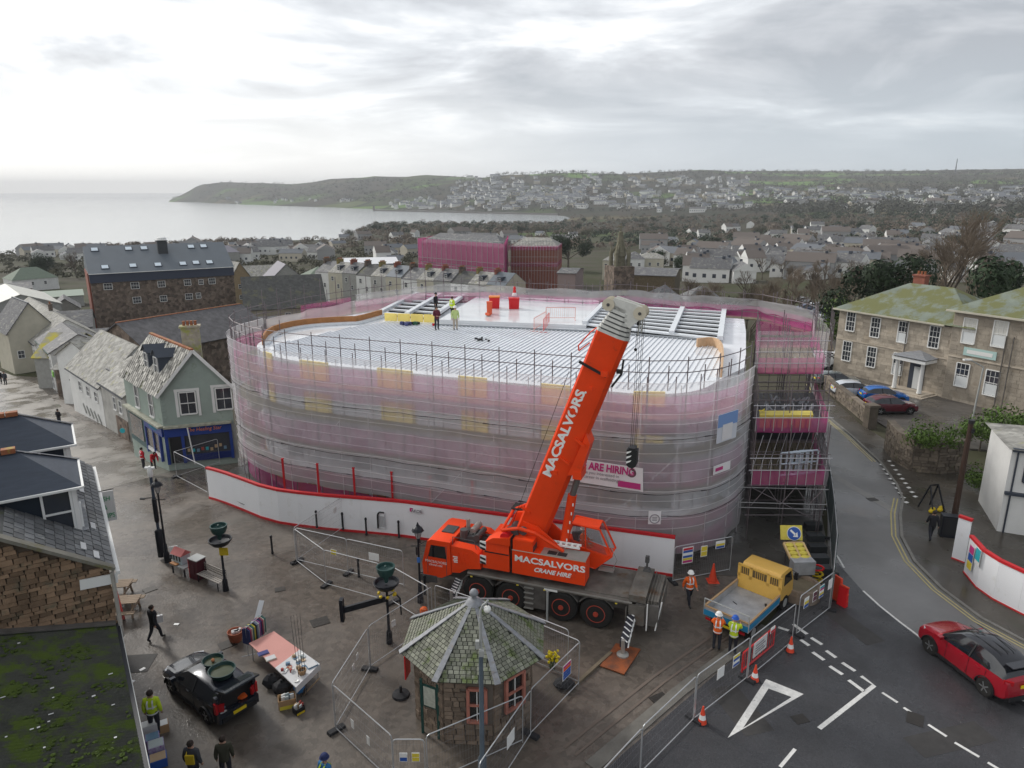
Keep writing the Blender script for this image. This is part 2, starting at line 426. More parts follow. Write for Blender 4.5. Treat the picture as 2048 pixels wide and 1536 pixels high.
ribbon([(-22,4),(-26,30),(-42,40),(-58,54),(-76,74),(-100,98),(-130,125)],[(9.2,4),(9.2,20),(10.3,26),(13,33),(-4,42),(-14,52),(-34,70),(-62,100)],1.2,.03,'town_square',m_sett)
def ground_z(x,y):return T(x,y)
sl=[at(120,960),at(60,850,-3.2),at(0,800,-4.1),at(-80,752,-4.6),at(-150,720,-5)]
sr=[at(350,925,-1.5),at(262,880,-2.4),at(150,815,-3.6),at(70,730,-4.6),at(-30,690,-5)]
ribbon([(p.x,p.y)for p in sl],[(p.x,p.y)for p in sr],1.2,.036,'street',m_street)
def flat(name,pts,m_,z,zb=None,kind=True):
    b=B()
    if zb is None:b.poly([(p[0],p[1],z)for p in pts])
    else:b.prism([(p[0],p[1])for p in pts],zb,z)
    o=b.obj(name,m_)
    return struct(o)if kind else o
kerbR=[at(*p)for p in[(1622,770),(1640,822),(1700,872),(1757,925),(1790,970),(1803,1000),(1797,1030),(1800,1075),(1826,1125),(1880,1180),(1960,1240),(2100,1315),(2500,1520)]]
left_edge=[at(*p)for p in[(1150,1640),(1215,1536),(1390,1385),(1500,1292),(1562,1215),(1655,1130),(1655,1000),(1640,880),(1628,800),(1618,762)]]
road=left_edge+[V((34,84,0)),V((42,92,0)),V((60,92,0)),V((46,84,0))]+kerbR+[V((19,10,0)),V((2,10,0))]
flat('road',road[::-1],m_old,.034)
dark=[at(*p)for p in[(1150,1640),(1215,1536),(1390,1385),(1500,1292),(1562,1215),(1655,1125),(1676,1128),(1722,1180),(1790,1240),(1850,1288),(1960,1362),(2060,1410),(2200,1480),(2300,1600)]]
flat('junction_asphalt',dark[::-1],m_new,.040)
flat('road_repair',[at(1645,945),at(1650,938),at(1790,1018),at(1795,1032)],mat('repair',(.27,.26,.245),rough=.6,var=.2),.039)
def off(pts,d):
    out=[]
    for i,p in enumerate(pts):
        a=pts[max(0,i-1)];b=pts[min(len(pts)-1,i+1)];t=V((b[0]-a[0],b[1]-a[1],0)).normalized();out.append(V((p[0]-t.y*d,p[1]+t.x*d,0)))
    return out
def kerb(pts,name,wd=.16,h=.12,z0=.034):
    b=B();o_=off(pts,wd)
    for i in range(len(pts)-1):b.prism([pts[i],pts[i+1],o_[i+1],o_[i]][::-1],z0-.05,h)
    return struct(b.obj(name,m_kerb))
pav=kerbR+[V((60,10,0)),V((60,60,0)),at(1980,870),at(1760,820),at(1690,775),V((40,76,0)),V((31,78,0))]
flat('pavement',off(kerbR,.16)+[V((60,10,0)),V((62,50,0)),V((33.6,47,0)),V((29.6,52.0,0)),V((29.4,57,0)),V((31.5,73,0)),V((32.5,78,0))],m_pave,.11,0.)
kerb(kerbR,'kerb')
fore=[V((31.2,58,0)),V((31.0,66,0)),V((34.5,76,0)),V((44,95,0)),V((70,95,0)),V((90,50,0)),V((58,44,0)),V((40,50,0)),V((31.2,51.8,0))]
flat('car_park',fore[::-1],mat('forecourt',(.105,.095,.085),rough=.6,var=.3,scale=.4,wet=.3,bump=.1),.13,.0)
flat('site_ground',[(-21,45),(-17,41.2),(-11,38.6),(0,35.3),(8.2,32.8),(12,32.5),(16.8,32.6),(17.6,36),(20,43),(24,56),(16,58),(-8,56),(-17,52)],mat('site_concrete',(.10,.095,.085),rough=.6,var=.4,scale=.6,wet=.4),.045)
def line(name,pts,wd,m_=m_white,z=.046,fl=0):
    b=B();a_=[V((p[0],p[1],0))for p in pts];l=off(a_,wd/2);r=off(a_,-wd/2)
    for i in range(len(pts)-1):b.poly([(*l[i][:2],z),(*r[i][:2],z),(*r[i+1][:2],z),(*l[i+1][:2],z)])
    return struct(b.obj(name,m_))
def shp(name,px,m_=m_white,z=.046):return struct(B().poly([(*at(*p)[:2],z)for p in px]).obj(name,m_))
o3=[at(1455,1478),at(1532,1360),at(1607,1390)];i3=[at(1486,1458),at(1537,1379),at(1583,1396)]
b=B()
for k in range(3):
    a_,b_,c_,d_=o3[k],o3[(k+1)%3],i3[(k+1)%3],i3[k]
    b.poly([(*p[:2],.046)for p in(a_,b_,c_,d_)])
struct(b.obj('road_marking',m_white))
line('road_marking',[at(1638,1459),at(1748,1373),at(1722,1354)],.17)
line('road_marking',[at(1728,1385),at(1697,1362)],.17)
for p,q in[((1586,1250),(1614,1270)),((1556,1256),(1590,1267)),((1601,1281),(1618,1293)),((1622,1277),(1644,1291)),((1625,1306),(1648,1322)),((1652,1303),(1672,1317)),((1659,1334),(1685,1351)),((1684,1327),(1710,1344))]:
    line('road_marking',[at(*p),at(*q)],.17)
for p,q in[((1764,1387),(1795,1407)),((1807,1417),(1843,1441)),((1856,1451),(1893,1475)),((1909,1487),(1958,1516)),((1975,1527),(2030,1560)),((1560,1536),(1590,1500))]:
    line('road_marking',[at(*p),at(*q)],.12)
line('road_marking',[at(1726,1183),at(1760,1214),at(1800,1246),at(1840,1276),at(1900,1322),at(1960,1362),at(2010,1385),at(2100,1430)],.11)
line('road_marking',[at(1662,1098),at(1676,1116),at(1688,1137)],.10)
line('road_marking',[at(1668,1046),at(1672,1070)],.10)
dbl=kerbR[:5];dbl2=kerbR[6:]
for d_ in(-.22,-.42):
    line('yellow_line',off(kerbR[:4],d_),.075,m_yellow);line('yellow_line',off(kerbR[5:],d_),.075,m_yellow)
for i in range(9):
    k=i/8;a_=at(1762+50*k,932+66*k*1.15);c_=at(1778+52*k,925+62*k*1.15)
    for p in(a_,c_):line('road_marking',[V((p.x-.13,p.y-.05,0)),V((p.x+.13,p.y+.05,0))],.22,z=.118)
random.seed(19)
for px,py,w_ in((455,1290,.7),(300,1180,.6),(640,1245,.8),(1320,1400,.7),(560,1180,.5),(1830,1440,.7),(1600,1440,.55),(1745,1000,.6)):
    p=at(px,py);struct(B().box((p.x,p.y,.046),(w_,w_*.8,.012),random.random()).obj('manhole_cover',mat('iron_cover',(.05,.045,.04),rough=.45,metal=.4,var=.3,scale=9)))
for px,py,w_,h_ in((1480,1420,1.2,2.6),(1900,1480,3.2,1.0),(1700,1250,1.0,3.0),(880,1330,1.4,1.0),(250,1330,2.2,1.2)):
    p=at(px,py);struct(B().box((p.x,p.y,.0425),(w_,h_,.003),random.random()).obj('surface_patch',mat('patch',(.055,.052,.05),rough=.7,var=.3,scale=3)))
b=B();ks=[at(1195,1545),at(1370,1392),at(1470,1316),at(1545,1262)];k2=off(ks,.55)
for i in range(3):b.prism([ks[i],ks[i+1],k2[i+1],k2[i]],.0,.075)
struct(b.obj('kerb',mat('kerb_worn',(.17,.16,.14),rough=.6,var=.35,scale=1.5)))
line('drain_channel',off(ks,1.5),.12,mat('channel',(.14,.11,.09),rough=.6),.05)
line('drain_channel',off(ks,1.0),.10,MATS['channel'],.05)
# ================================================================ the big building under scaffold and netting
def subdiv(pts,step):
    out=[]
    for a,b in zip(pts,pts[1:]):
        n=max(1,int(round(hypot(b[0]-a[0],b[1]-a[1])/step)))
        for k in range(n):out.append(V((a[0]+(b[0]-a[0])*k/n,a[1]+(b[1]-a[1])*k/n,0)))
    out.append(V((pts[-1][0],pts[-1][1],0)));return out
def chaikin(p,n=1):
    for _ in range(n):
        q=[p[0]]
        for a,b in zip(p,p[1:]):q+=[V(a)*.75+V(b)*.25,V(a)*.25+V(b)*.75]
        p=q+[p[-1]]
    return p
NET=chaikin([V((a,b,0))for a,b in[(-18.3,51.8),(-19.3,48.5),(-18.7,45.6),(-16.6,42.8),(-14,40.9),(-11.3,39.7),(-7,38.1),(-.6,35.7),(4.5,33.9),(7.0,33.3),(9.4,33.6),(11.4,34.9),(13.0,37.2)]],2)
def inset(pts,d):return off(pts,d)
wallline=inset(NET,1.7)
RIGHT=[V((13.9,41.0,0)),V((17.4,52,0)),V((19.0,57.5,0))]
BACK=[V((14.5,60.0,0)),V((7.0,62.5,0)),V((-2.7,66.5,0)),V((-8.0,66.0,0)),V((-13.2,60.0,0)),V((-16.5,55.5,0))]
outline=wallline+RIGHT+BACK
DK=9.0
m_board=mat('grey_board',(.70,.73,.76),rough=.7,var=.25,scale=.5)
m_deck=mat('white_roof_sheet',(.78,.80,.83),rough=.32,var=.10,scale=.5,wet=.5)
m_ins=mat('yellow_insulation',(.95,.76,.22),rough=.7,var=.12,scale=1.5)
m_ply=mat('orange_ply',(.42,.19,.07),rough=.7,var=.25,scale=2)
m_paly=mat('pale_ply',(.62,.42,.26),rough=.7,var=.2,scale=2)
m_steel=mat('galvanised',(.36,.35,.35),rough=.45,metal=.55,var=.2,scale=5)
m_wsteel=mat('white_steel',(.74,.77,.80),rough=.4,var=.12,scale=2)
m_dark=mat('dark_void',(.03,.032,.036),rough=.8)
m_maroon=mat('maroon_steel',(.14,.045,.07),rough=.5,var=.2)
bld=thing('building_under_construction','large curved-corner building with ribbed white roof being rebuilt inside scaffold','building',(0,45,0))
b=B();b.prism(outline,.0,DK-.15,0,mt=0)
b.obj('wall',m_board,bld,w=bld)
b=B();b.prism(outline,DK-.15,DK);b.obj('roof_deck',m_deck,bld,w=bld)
b=B();fd=V((.93,-.365,0));pd=V((.365,.93,0));o_=V((-19,46,0))
def inside(p,poly):
    c=False;n=len(poly)
    for i in range(n):
        a,q=poly[i],poly[i-1]
        if(a[1]>p[1])!=(q[1]>p[1])and p[0]<(q[0]-a[0])*(p[1]-a[1])/(q[1]-a[1])+a[0]:c=not c
    return c
inner=inset(NET,2.2)+[V((13.4,41.2,0)),V((16.9,52,0)),V((18.3,57,0))]+[V((13.8,59.2,0)),V((7,61.8,0)),V((-2.7,65.6,0)),V((-7.7,65.2,0)),V((-12.6,59.4,0)),V((-15.8,55.5,0))]
RP=[at(*p,DK)for p in((765,645),(880,650),(1172,664),(1437,684),(1449,700),(1445,790),(1200,790),(900,760),(540,720),(545,690),(700,655))]
k=0.
while k<38:
    run=None;t=-14.
    while t<34:
        p=o_+fd*k+pd*t;ok=inside(p,inner)and inside(p,RP)
        if ok and run is None:run=t
        if not ok and run is not None:
            b.beam(o_+fd*k+pd*run+V((0,0,DK+.03)),o_+fd*k+pd*t+V((0,0,DK+.03)),.045,.05);run=None
        t+=.3
    k+=.33
stuff(b.obj('roof_rib',mat('rib_steel',(.74,.76,.80),rough=.35),bld,w=bld))  # ribs carry one even pale steel colour
def w2(k,t,z=0.):return o_+fd*k+pd*t+V((0,0,z))
b=B();b.prism([at(*p,DK)for p in((878,646),(1172,658),(1203,610),(1190,606),(955,598))],DK+.0,DK+.28)
b.obj('membrane_roof',mat('wet_membrane',(.70,.72,.74),rough=.15,var=.15,scale=.3,wet=.3),bld,w=bld)
b=B();b.path([at(870,649,DK+.07),at(1172,662,DK+.07),at(1440,682,DK+.07)],.09,6);b.obj('roof_gutter',mat('gutter_grey',(.25,.27,.29),rough=.4),bld,w=bld)
def bays(FL,FR,BR,BL,nk,nt_):
    def m(u,v,z):p=(FL*(1-u)+FR*u)*(1-v)+(BL*(1-u)+BR*u)*v;return V((p.x,p.y,z))
    b=B();b.prism([m(0,0,0),m(1,0,0),m(1,1,0),m(0,1,0)],DK+.01,DK+.05);b.obj('bay_shade',m_dark,bld,w=bld)  # near-black slab on the closed deck paints the shade inside the bays
    for i in range(nk+1):b=B();b.beam(m(i/nk,-.02,DK+.35),m(i/nk,1.02,DK+.35),.38,.26);b.obj('roof_beam',m_wsteel,bld,w=bld)
    for j in range(nt_+1):b=B();b.beam(m(0,j/nt_,DK+.22),m(1,j/nt_,DK+.22),.55 if j in(0,nt_)else.42,.12);b.obj('roof_purlin',m_wsteel,bld,w=bld)
def q4(*ps):return[at(*p,DK+.3)for p in ps]
bays(*q4((763,624),(869,632),(927,592),(833,588)),2,6)
bays(*q4((1170,646),(1440,676),(1448,622),(1207,609)),3,7)
for i in range(4):
    q=w2(9.4+0*i,0);a_=at(770+26*i,641+1*i,DK+.05);c_=at(794+26*i,642+1*i,DK+.05)
    b=B();b.beam(a_+V((0,0,.3)),c_+V((0,0,.3)),.12,.62);b.obj('yellow_edge_panel',m_ins,bld,w=bld)
pts=[at(*p,DK)for p in[(528,690),(540,672),(575,660),(625,652),(700,648),(716,648),(765,634)]];pts=chaikin(pts,1);o2=off(pts,.12)
b=B()
for i in range(len(pts)-1):b.prism([pts[i],pts[i+1],o2[i+1],o2[i]],DK,DK+.62)
b.obj('plywood_upstand',m_ply,bld,w=bld)
b=B();o3_=off(pts,-.35)
for i in range(len(pts)-1):b.prism([o3_[i],o3_[i+1],pts[i+1],pts[i]],DK+.01,DK+.2)
b.obj('upstand_kerb',m_wsteel,bld,w=bld)
pts=chaikin([at(*p,DK)for p in[(1392,694),(1425,690),(1443,700),(1447,722),(1444,755)]],2);o2=off(pts,-.12)
b=B()
for i in range(len(pts)-1):b.prism([pts[i],o2[i],o2[i+1],pts[i+1]],DK,DK+.6)
b.obj('plywood_upstand',m_paly,bld,w=bld)
def along(pts,d):
    for a,b_ in zip(pts,pts[1:]):
        l=(V(b_)-V(a)).length
        if d<=l:u=(V(b_)-V(a)).normalized();return V(a)+u*d,u
        d-=l
    return V(pts[-1]),(V(pts[-1])-V(pts[-2])).normalized()
Lw=sum((a-c).length for a,c in zip(wallline,wallline[1:]))
def on_wall(d,z,w_,h_,th,name,m_,**k):
    p,u=along(wallline,d);n=V((-u.y,u.x,0));return piece(name,p-n*(th/2+.02)+V((0,0,z)),(u*w_,n*th,V((0,0,h_))),m_,bld,w=bld)
dists=[7.6,12.0,17.6,22.5,27.3,32.2]
for i,d in enumerate(dists):
    on_wall(d,8.55,[1.0,2.1,2.3,1.7,1.6,1.6][i],1.2,.10,'insulation_panel',m_ins)
    on_wall(d+.1,6.4,[.8,2.0,2.2,1.6,1.7,1.5][i],1.5,.10,'insulation_panel',m_ins)
for d in(9.8,15.0,20.1,25.0,29.8):
    on_wall(d,3.6,1.3,1.8,.05,'window_board',mat('blank_board',(.32,.34,.36),rough=.6))
m_bat=mat('timber_batten',(.44,.36,.20),rough=.8,var=.2)
for z_ in(7.6,5.6,3.6):
    on_wall(Lw-6.6,z_,4.4,1.55,.06,'window_board',mat('dim_opening',(.16,.17,.16),rough=.6))
    for j in range(9):on_wall(Lw-8.6+.5*j,z_,.13,1.7,.12,'timber_batten',m_bat)
for d in[1.2*i+.5 for i in range(int(Lw/1.2))]:
    on_wall(d,1.1,1.0,1.8,.06,'ground_board',m_ply)
# ---- scaffold
m_pole=mat('scaffold_tube',(.20,.17,.18),rough=.45,metal=.5,var=.2,scale=4)
scf=thing('scaffold','tube scaffold with magenta nets and sheeting wrapped round the large building','scaffold',(0,45,0))
P0=inset(NET,.15);P1=inset(NET,1.35)
L0=sum((a-c).length for a,c in zip(P0,P0[1:]))
nst=int(L0/1.9)
for i in range(nst+1):
    d=L0*i/nst
    p,u=along(P0,d);n=V((-u.y,u.x,0));q=p+n*1.15
    rod('standard',p,p+V((0,0,11.3)),.028,m_pole,scf,scf)
    rod('standard',q,q+V((0,0,10.0)),.028,m_pole,scf,scf)
    if i<nst:
        p2,_=along(P0,L0*(i+1)/nst);q2,_=along(P1,min(L0,(L0*(i+1)/nst)*.985))
        for z_ in(10.5,11.1):rod('guard_rail',p+V((0,0,z_)),p2+V((0,0,z_)),.026,m_pole,scf,scf)
        for z_ in(2.,4.,6.,8.):rod('ledger',p+V((0,0,z_)),p2+V((0,0,z_)),.026,m_pole,scf,scf)
        if i%4==1:rod('brace',p+V((0,0,2)),p2+V((0,0,4)),.026,m_pole,scf,scf);
        if i%4==2:rod('brace',p2+V((0,0,4)),p+V((0,0,6)),.026,m_pole,scf,scf)
for i in range(nst):
    p,u=along(P0,L0*(i+.5)/nst);rod('standard',p+V((0,0,9.6)),p+V((0,0,10.65+.25*random.random())),.028,m_pole,scf,scf)
m_decks=mat('scaffold_boards',(.20,.165,.11),rough=.85,var=.3,scale=2)
for z_ in(2.,4.,6.,8.):
    b=B();a_=inset(NET,.3);c_=inset(NET,1.3)
    for i in range(len(a_)-1):b.prism([a_[i],a_[i+1],c_[i+1],c_[i]],z_+.05,z_+.09)
    b.obj('walkway',m_decks,scf,w=scf)
def netmat(name,col,alpha,fold=0.,mesh_=0.):
    m=bpy.data.materials.new(name);m.use_nodes=True;t=m.node_tree;MATS[name]=m
    for n_ in list(t.nodes):t.nodes.remove(n_)
    g=t.nodes.new('ShaderNodeNewGeometry');mp=t.nodes.new('ShaderNodeMapping');mp.inputs['Scale'].default_value=(.5,.5,1.6);t.links.new(g.outputs['Position'],mp.inputs[0])
    nz=t.nodes.new('ShaderNodeTexNoise');nz.inputs['Scale'].default_value=1.1;nz.inputs['Detail'].default_value=6;nz.inputs['Roughness'].default_value=.6;t.links.new(mp.outputs[0],nz.inputs[0])
    mr=t.nodes.new('ShaderNodeMapRange');mr.inputs[1].default_value=.3;mr.inputs[2].default_value=.7;mr.inputs[3].default_value=alpha-.03;mr.inputs[4].default_value=alpha+.03;t.links.new(nz.outputs[0],mr.inputs[0])
    d=t.nodes.new('ShaderNodeBsdfDiffuse');d.inputs[0].default_value=(*col,1);tl=t.nodes.new('ShaderNodeBsdfTranslucent');tl.inputs[0].default_value=(*col,1)
    gl=t.nodes.new('ShaderNodeBsdfGlossy');gl.inputs['Roughness'].default_value=.35;m2=t.nodes.new('ShaderNodeMixShader');m2.inputs[0].default_value=.12
    m1=t.nodes.new('ShaderNodeMixShader');m1.inputs[0].default_value=.35;t.links.new(d.outputs[0],m1.inputs[1]);t.links.new(tl.outputs[0],m1.inputs[2])
    t.links.new(m1.outputs[0],m2.inputs[1]);t.links.new(gl.outputs[0],m2.inputs[2])
    tr=t.nodes.new('ShaderNodeBsdfTransparent');ms_=t.nodes.new('ShaderNodeMixShader');t.links.new(mr.outputs[0],ms_.inputs[0]);t.links.new(tr.outputs[0],ms_.inputs[1]);t.links.new(m2.outputs[0],ms_.inputs[2])
    o=t.nodes.new('ShaderNodeOutputMaterial');t.links.new(ms_.outputs[0],o.inputs[0]);return m
m_net=netmat('clear_sheeting',(.98,.97,.99),.33)
m_pink=netmat('magenta_net',(.66,.05,.32),.34)
m_pink2=netmat('strong_magenta_net',(.60,.05,.28),.50)
import mathutils.noise as mnz
def sheet(name,pts,zs,m_,parent,w,amp=.07,sag=0.,step=.35,seed=0,bulge=0.):
    """hanging sheet along a plan line; zs = list of heights; pulled in at its ties, folded between"""
    q=subdiv(pts,step);n=len(q);b=B();vs=[]
    for zi,z_ in enumerate(zs):
        for i,p in enumerate(q):
            a_,c_=q[max(0,i-1)],q[min(n-1,i+1)];u=(c_-a_).normalized();nn=V((-u.y,u.x,0))
            k=mnz.noise(V((p.x*.9+seed,p.y*.9,z_*1.3)))*amp+mnz.noise(V((p.x*2.7,p.y*2.7+seed,z_*4)))*amp*.4
            k-=bulge*abs(sin((z_%2.1)/2.1*pi))
            zz=z_+(mnz.noise(V((p.x*.6,p.y*.6,seed+z_)))*sag if zi in(0,len(zs)-1)else 0)
            vs.append(tuple(p+nn*k+V((0,0,zz))))
    b.add(vs,[(j*n+i,j*n+i+1,(j+1)*n+i+1,(j+1)*n+i)for j in range(len(zs)-1)for i in range(n-1)])
    return b.obj(name,m_,parent,w=w,smooth=60)
def fr(a,b_,s):
    n=int(round((b_-a)/s));return[a+(b_-a)*i/n for i in range(n+1)]
sheet('sheeting',inset(NET,-.06),fr(7.1,10.05,.33),m_net,scf,scf,.05,.05,seed=1,bulge=.03)
sheet('sheeting',inset(NET,-.04),fr(4.2,7.25,.33),m_net,scf,scf,.06,.10,seed=5,bulge=.04)
sheet('sheeting',inset(NET,-.02),fr(2.9,4.35,.33),m_net,scf,scf,.06,.10,seed=9,bulge=.04)
sheet('sheeting',inset(NET[:int(len(NET)*.62)],.0),fr(1.9,3.4,.33),m_net,scf,scf,.06,.12,seed=13,bulge=.03)
sheet('sheeting',inset(NET[int(len(NET)*.60):],.0),fr(.75,3.4,.33),m_net,scf,scf,.06,.14,seed=14,bulge=.03)
for z_,h_ in((7.3,2.0),(4.4,1.4),(2.1,.7)):
    sheet('debris_net',inset(NET,.22),[z_,z_+h_/2,z_+h_],m_pink,scf,scf,.05,.06,seed=z_)
sheet('debris_net',inset(NET,.4),[.55,1.1,1.65],m_pink2,scf,scf,.05,.10,seed=33)
m_cord=mat('cord',(.05,.045,.05),rough=.8)
for z_,sd_ in((7.16,1),(4.24,5),(3.0,9)):
    q=subdiv(inset(NET,-.16),.5);pts=[p+V((0,0,z_+.09*mnz.noise(V((p.x*.6,p.y*.6,sd_)))))for p in q]
    b=B()
    for i in range(len(pts)-1):
        r_=.012+.03*max(0,mnz.noise(V((pts[i].x*1.1,3,sd_))))*1.8;b.tube(pts[i],pts[i+1],r_,4,r2=.015)
    b.obj('lap_cord',m_cord,scf,w=scf)
m_band=netmat('sheet_hem',(.85,.84,.87),.70)
q=subdiv(inset(NET,-.14),.45)
for j,z_ in enumerate(fr(2.3,10.0,.5)):
    vs=[]
    for p in q:dz=.05*mnz.noise(V((p.x*.7,p.y*.7,z_*3)));vs+=[tuple(p+V((0,0,z_+dz))),tuple(p+V((0,0,z_+dz+.035)))]
    b=B();b.add(vs,[(2*i,2*i+2,2*i+3,2*i+1)for i in range(len(q)-1)]);b.obj('sheet_hem',m_band,scf,w=scf)
m_polel=mat('bright_tube_behind',(.55,.54,.56),rough=.4,metal=.4)
for i in range(0,nst+1):
    p,u=along(inset(NET,-.02),min(L0-.05,L0*i/nst));rod('outer_standard',p+V((0,0,.4)),p+V((0,0,9.9)),.022,m_polel,scf,scf)
    if i%5==2 and i<nst-1:
        p2,_=along(inset(NET,-.02),min(L0-.05,L0*(i+2)/nst));rod('brace',p+V((0,0,2)),p2+V((0,0,6.2)),.022,m_polel,scf,scf)
m_ban=mat('banner_white',(.76,.74,.75),rough=.5,var=.05);m_mag=mat('banner_magenta',(.50,.04,.20),rough=.5);m_txt=mat('grey_print',(.28,.26,.28),rough=.6)
ban=thing('banner','white banner with magenta WE ARE HIRING lettering on the netting','banner',at(1215,955,4.2)*1)
def onplane(px,py,d_out=.25,z=None):
    """point on the net surface seen at a pixel"""
    r=ray(px,py);best=None;N_=inset(NET,-d_out)
    for a_,c_ in zip(N_,N_[1:]):
        e=c_-a_;den=r.x*e.y-r.y*e.x
        if abs(den)<1e-9:continue
        t=(a_.x*e.y-a_.y*e.x)/den;k=((r.x*t-a_.x)*e.x+(r.y*t-a_.y)*e.y)/e.length_squared
        if t>0 and-1e-3<=k<=1.001 and(best is None or t<best[0]):best=(t,e.normalized())
    t,e=best;return V((r.x*t,r.y*t,CAMZ+r.z*t)),e
tl,e1=onplane(1132,914,.22);tr,_=onplane(1286,937,.22);bl,_=onplane(1132,960,.22);br,_=onplane(1286,984,.22)
ban.location=bl
b=B();n_=V((e1.y,-e1.x,0))*.02
b.add([bl,br,tr,tl,bl-n_,br-n_,tr-n_,tl-n_],[(0,1,2,3),(7,6,5,4),(0,4,5,1),(1,5,6,2),(2,6,7,3),(3,7,4,0)])
b.obj('banner_sheet',m_ban,ban,w=ban)
def bp(u,v,o=.035):return bl*(1-u)*(1-v)+br*u*(1-v)+tl*(1-u)*v+tr*u*v+n_.normalized()*o
rgt=(br-bl).normalized();upv=(tl-bl).normalized()
text('WE ARE HIRING',bp(.50,.77),rgt,upv,.40,m_mag,ban,ban,bold=.02,sx=.78)
text('Are you interested in',bp(.45,.50),rgt,upv,.17,m_txt,ban,ban,sx=.95)
text('a career in scaffolding?',bp(.45,.31),rgt,upv,.17,m_txt,ban,ban,sx=.95)
b=B();b.poly([bp(.68,.08,.03),bp(.97,.08,.03),bp(.97,.34,.03),bp(.68,.34,.03)]);b.obj('magenta_strip',m_mag,ban,w=ban)
def placard(px0,py0,px1,py1,label,draw,name='sign',cat='sign',plane=onplane,base=m_ban,**k):
    (a_,e_),(c_,_)=plane(px0,py1),plane(px1,py1);(d_,_)=plane(px0,py0);h_=d_.z-a_.z
    t_=thing(name,label,cat,a_,**k);n__=V((e_.y,-e_.x,0));u_=(V(c_)-V(a_));u_.z=0;wd=u_.length;u_.normalize()
    q=lambda x,z,o:a_+u_*(x*wd)+V((0,0,z*h_))+n__*o
    bb=B();bb.ext([q(0,0,0),q(1,0,0),q(1,1,0),q(0,1,0)],n__*.02);bb.obj('board',base,t_,w=t_)
    draw(t_,q,u_,wd,h_);return t_
def rect(t_,q,x0,z0,x1,z1,m_,o=.03,name='printed_block'):B().poly([q(x0,z0,o),q(x1,z0,o),q(x1,z1,o),q(x0,z1,o)]).obj(name,m_,t_,w=t_)
m_blue=mat('sign_blue',(.03,.10,.38),rough=.5);m_yel=mat('sign_yellow',(.72,.58,.06),rough=.5);m_red=mat('sign_red',(.55,.03,.05),rough=.5);m_blk=mat('black',(.02,.02,.022),rough=.5)
m_teal=mat('sign_teal',(.03,.36,.42),rough=.5);m_green=mat('sign_green',(.05,.33,.14),rough=.5)
def d1(t_,q,u_,w_,h_):
    rect(t_,q,0,.55,1,1,mat('sky_print',(.20,.33,.62),rough=.5));rect(t_,q,.25,.05,.75,.62,m_ban,.04)
placard(1432,832,1470,888,'blue and white printed sheet high on the right of the netting',d1,base=mat('pale_print',(.62,.64,.70),rough=.5))
placard(1426,933,1458,950,'small white sign with magenta print below the blue and white sheet',lambda t_,q,u_,w_,h_:rect(t_,q,.1,.3,.55,.7,m_mag))
def d3(t_,q,u_,w_,h_):
    c_=q(.5,.42,.04);b=B();b.lathe([(.15,0),(.15,.01)],(0,0,0),16,axis='y')
    ring=[c_+u_*(.24*cos(k*pi/8))+V((0,0,.24*sin(k*pi/8)))for k in range(17)];B().path(ring,.03,4).obj('emblem_ring',m_txt,t_,w=t_)
    for dz in(-.08,0,.08):rect(t_,lambda x,z,o:c_+u_*(x-.5)*.24+V((0,0,dz+(z-.5)*.04)),0,0,1,1,m_txt)
placard(1296,1022,1321,1048,'white square sign with grey round emblem low on the netting',d3)
# ---- loading tower on the right flank
twr=thing('loading_tower','open magenta-netted scaffold loading tower beside the right end of the building','scaffold',(15,37,0))
TD=V((.30,.954,0));TX=V((.985,-.17,0)).normalized();TX=V((1,0,0));TO=V((13.2,36.4,0))
def tw(x,y,z=0.):return TO+TX*x+TD*y+V((0,0,z))
HT=[10.4,10.4]
for j in range(8):
    for i,x_ in enumerate((0.,1.9,4.0)):
        hgt=6.9 if j==0 else 8.6 if j<3 else 10.9
        rod('standard',tw(x_,j*2.1),tw(x_,j*2.1,hgt),.03,m_pole,twr,twr)
    for z_ in(1.6,3.4,4.6,5.2,7.1,7.7):
        if j<7 and z_<7.0:rod('ledger',tw(4.0,j*2.1,z_),tw(4.0,j*2.1+2.1,z_),.026,m_pole,twr,twr)
        if z_<(6.9 if j==0 else 9):rod('transom',tw(-.2,j*2.1,z_),tw(4.2,j*2.1,z_),.026,m_pole,twr,twr)
def tdeck(z_,y0,y1,m_=m_decks):
    n=12
    for i in range(n):
        b=B();a0=i*4.0/n+.02;a1=(i+1)*4.0/n-.02
        b.prism([tw(a0,y0),tw(a1,y0),tw(a1,y1),tw(a0,y1)],z_,z_+.05);b.obj('plank',m_,twr,w=twr)
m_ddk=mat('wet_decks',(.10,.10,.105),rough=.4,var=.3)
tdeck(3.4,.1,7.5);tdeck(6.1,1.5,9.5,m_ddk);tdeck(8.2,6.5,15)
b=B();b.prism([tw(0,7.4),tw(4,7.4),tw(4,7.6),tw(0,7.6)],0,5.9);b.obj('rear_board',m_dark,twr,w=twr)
def tnet(x0,y0,x1,y1,z0,z1,m_=m_pink2,s=0):sheet('debris_net',[tw(x0,y0),tw(x1,y1)],[z0,(z0+z1)/2,z1],m_,twr,twr,.05,.05,seed=s)
tnet(0,0,4,0,3.35,4.35,s=1);tnet(4,0,4,7.5,3.35,4.3,s=2);tnet(0,1.4,4,1.4,6.0,6.9,s=3);tnet(4,1.4,4,9.5,6.0,7.1,s=4)
tnet(0,6.4,4.1,6.4,8.2,9.2,s=5);tnet(4.1,6.4,4.1,15,8.2,9.3,s=6);tnet(0,10,4.1,10,9.1,9.8,m_pink,s=7);tnet(0,6.4,0,15,8.9,10,m_pink,s=8);tnet(0,15,4.1,15,9,10,m_pink,9)
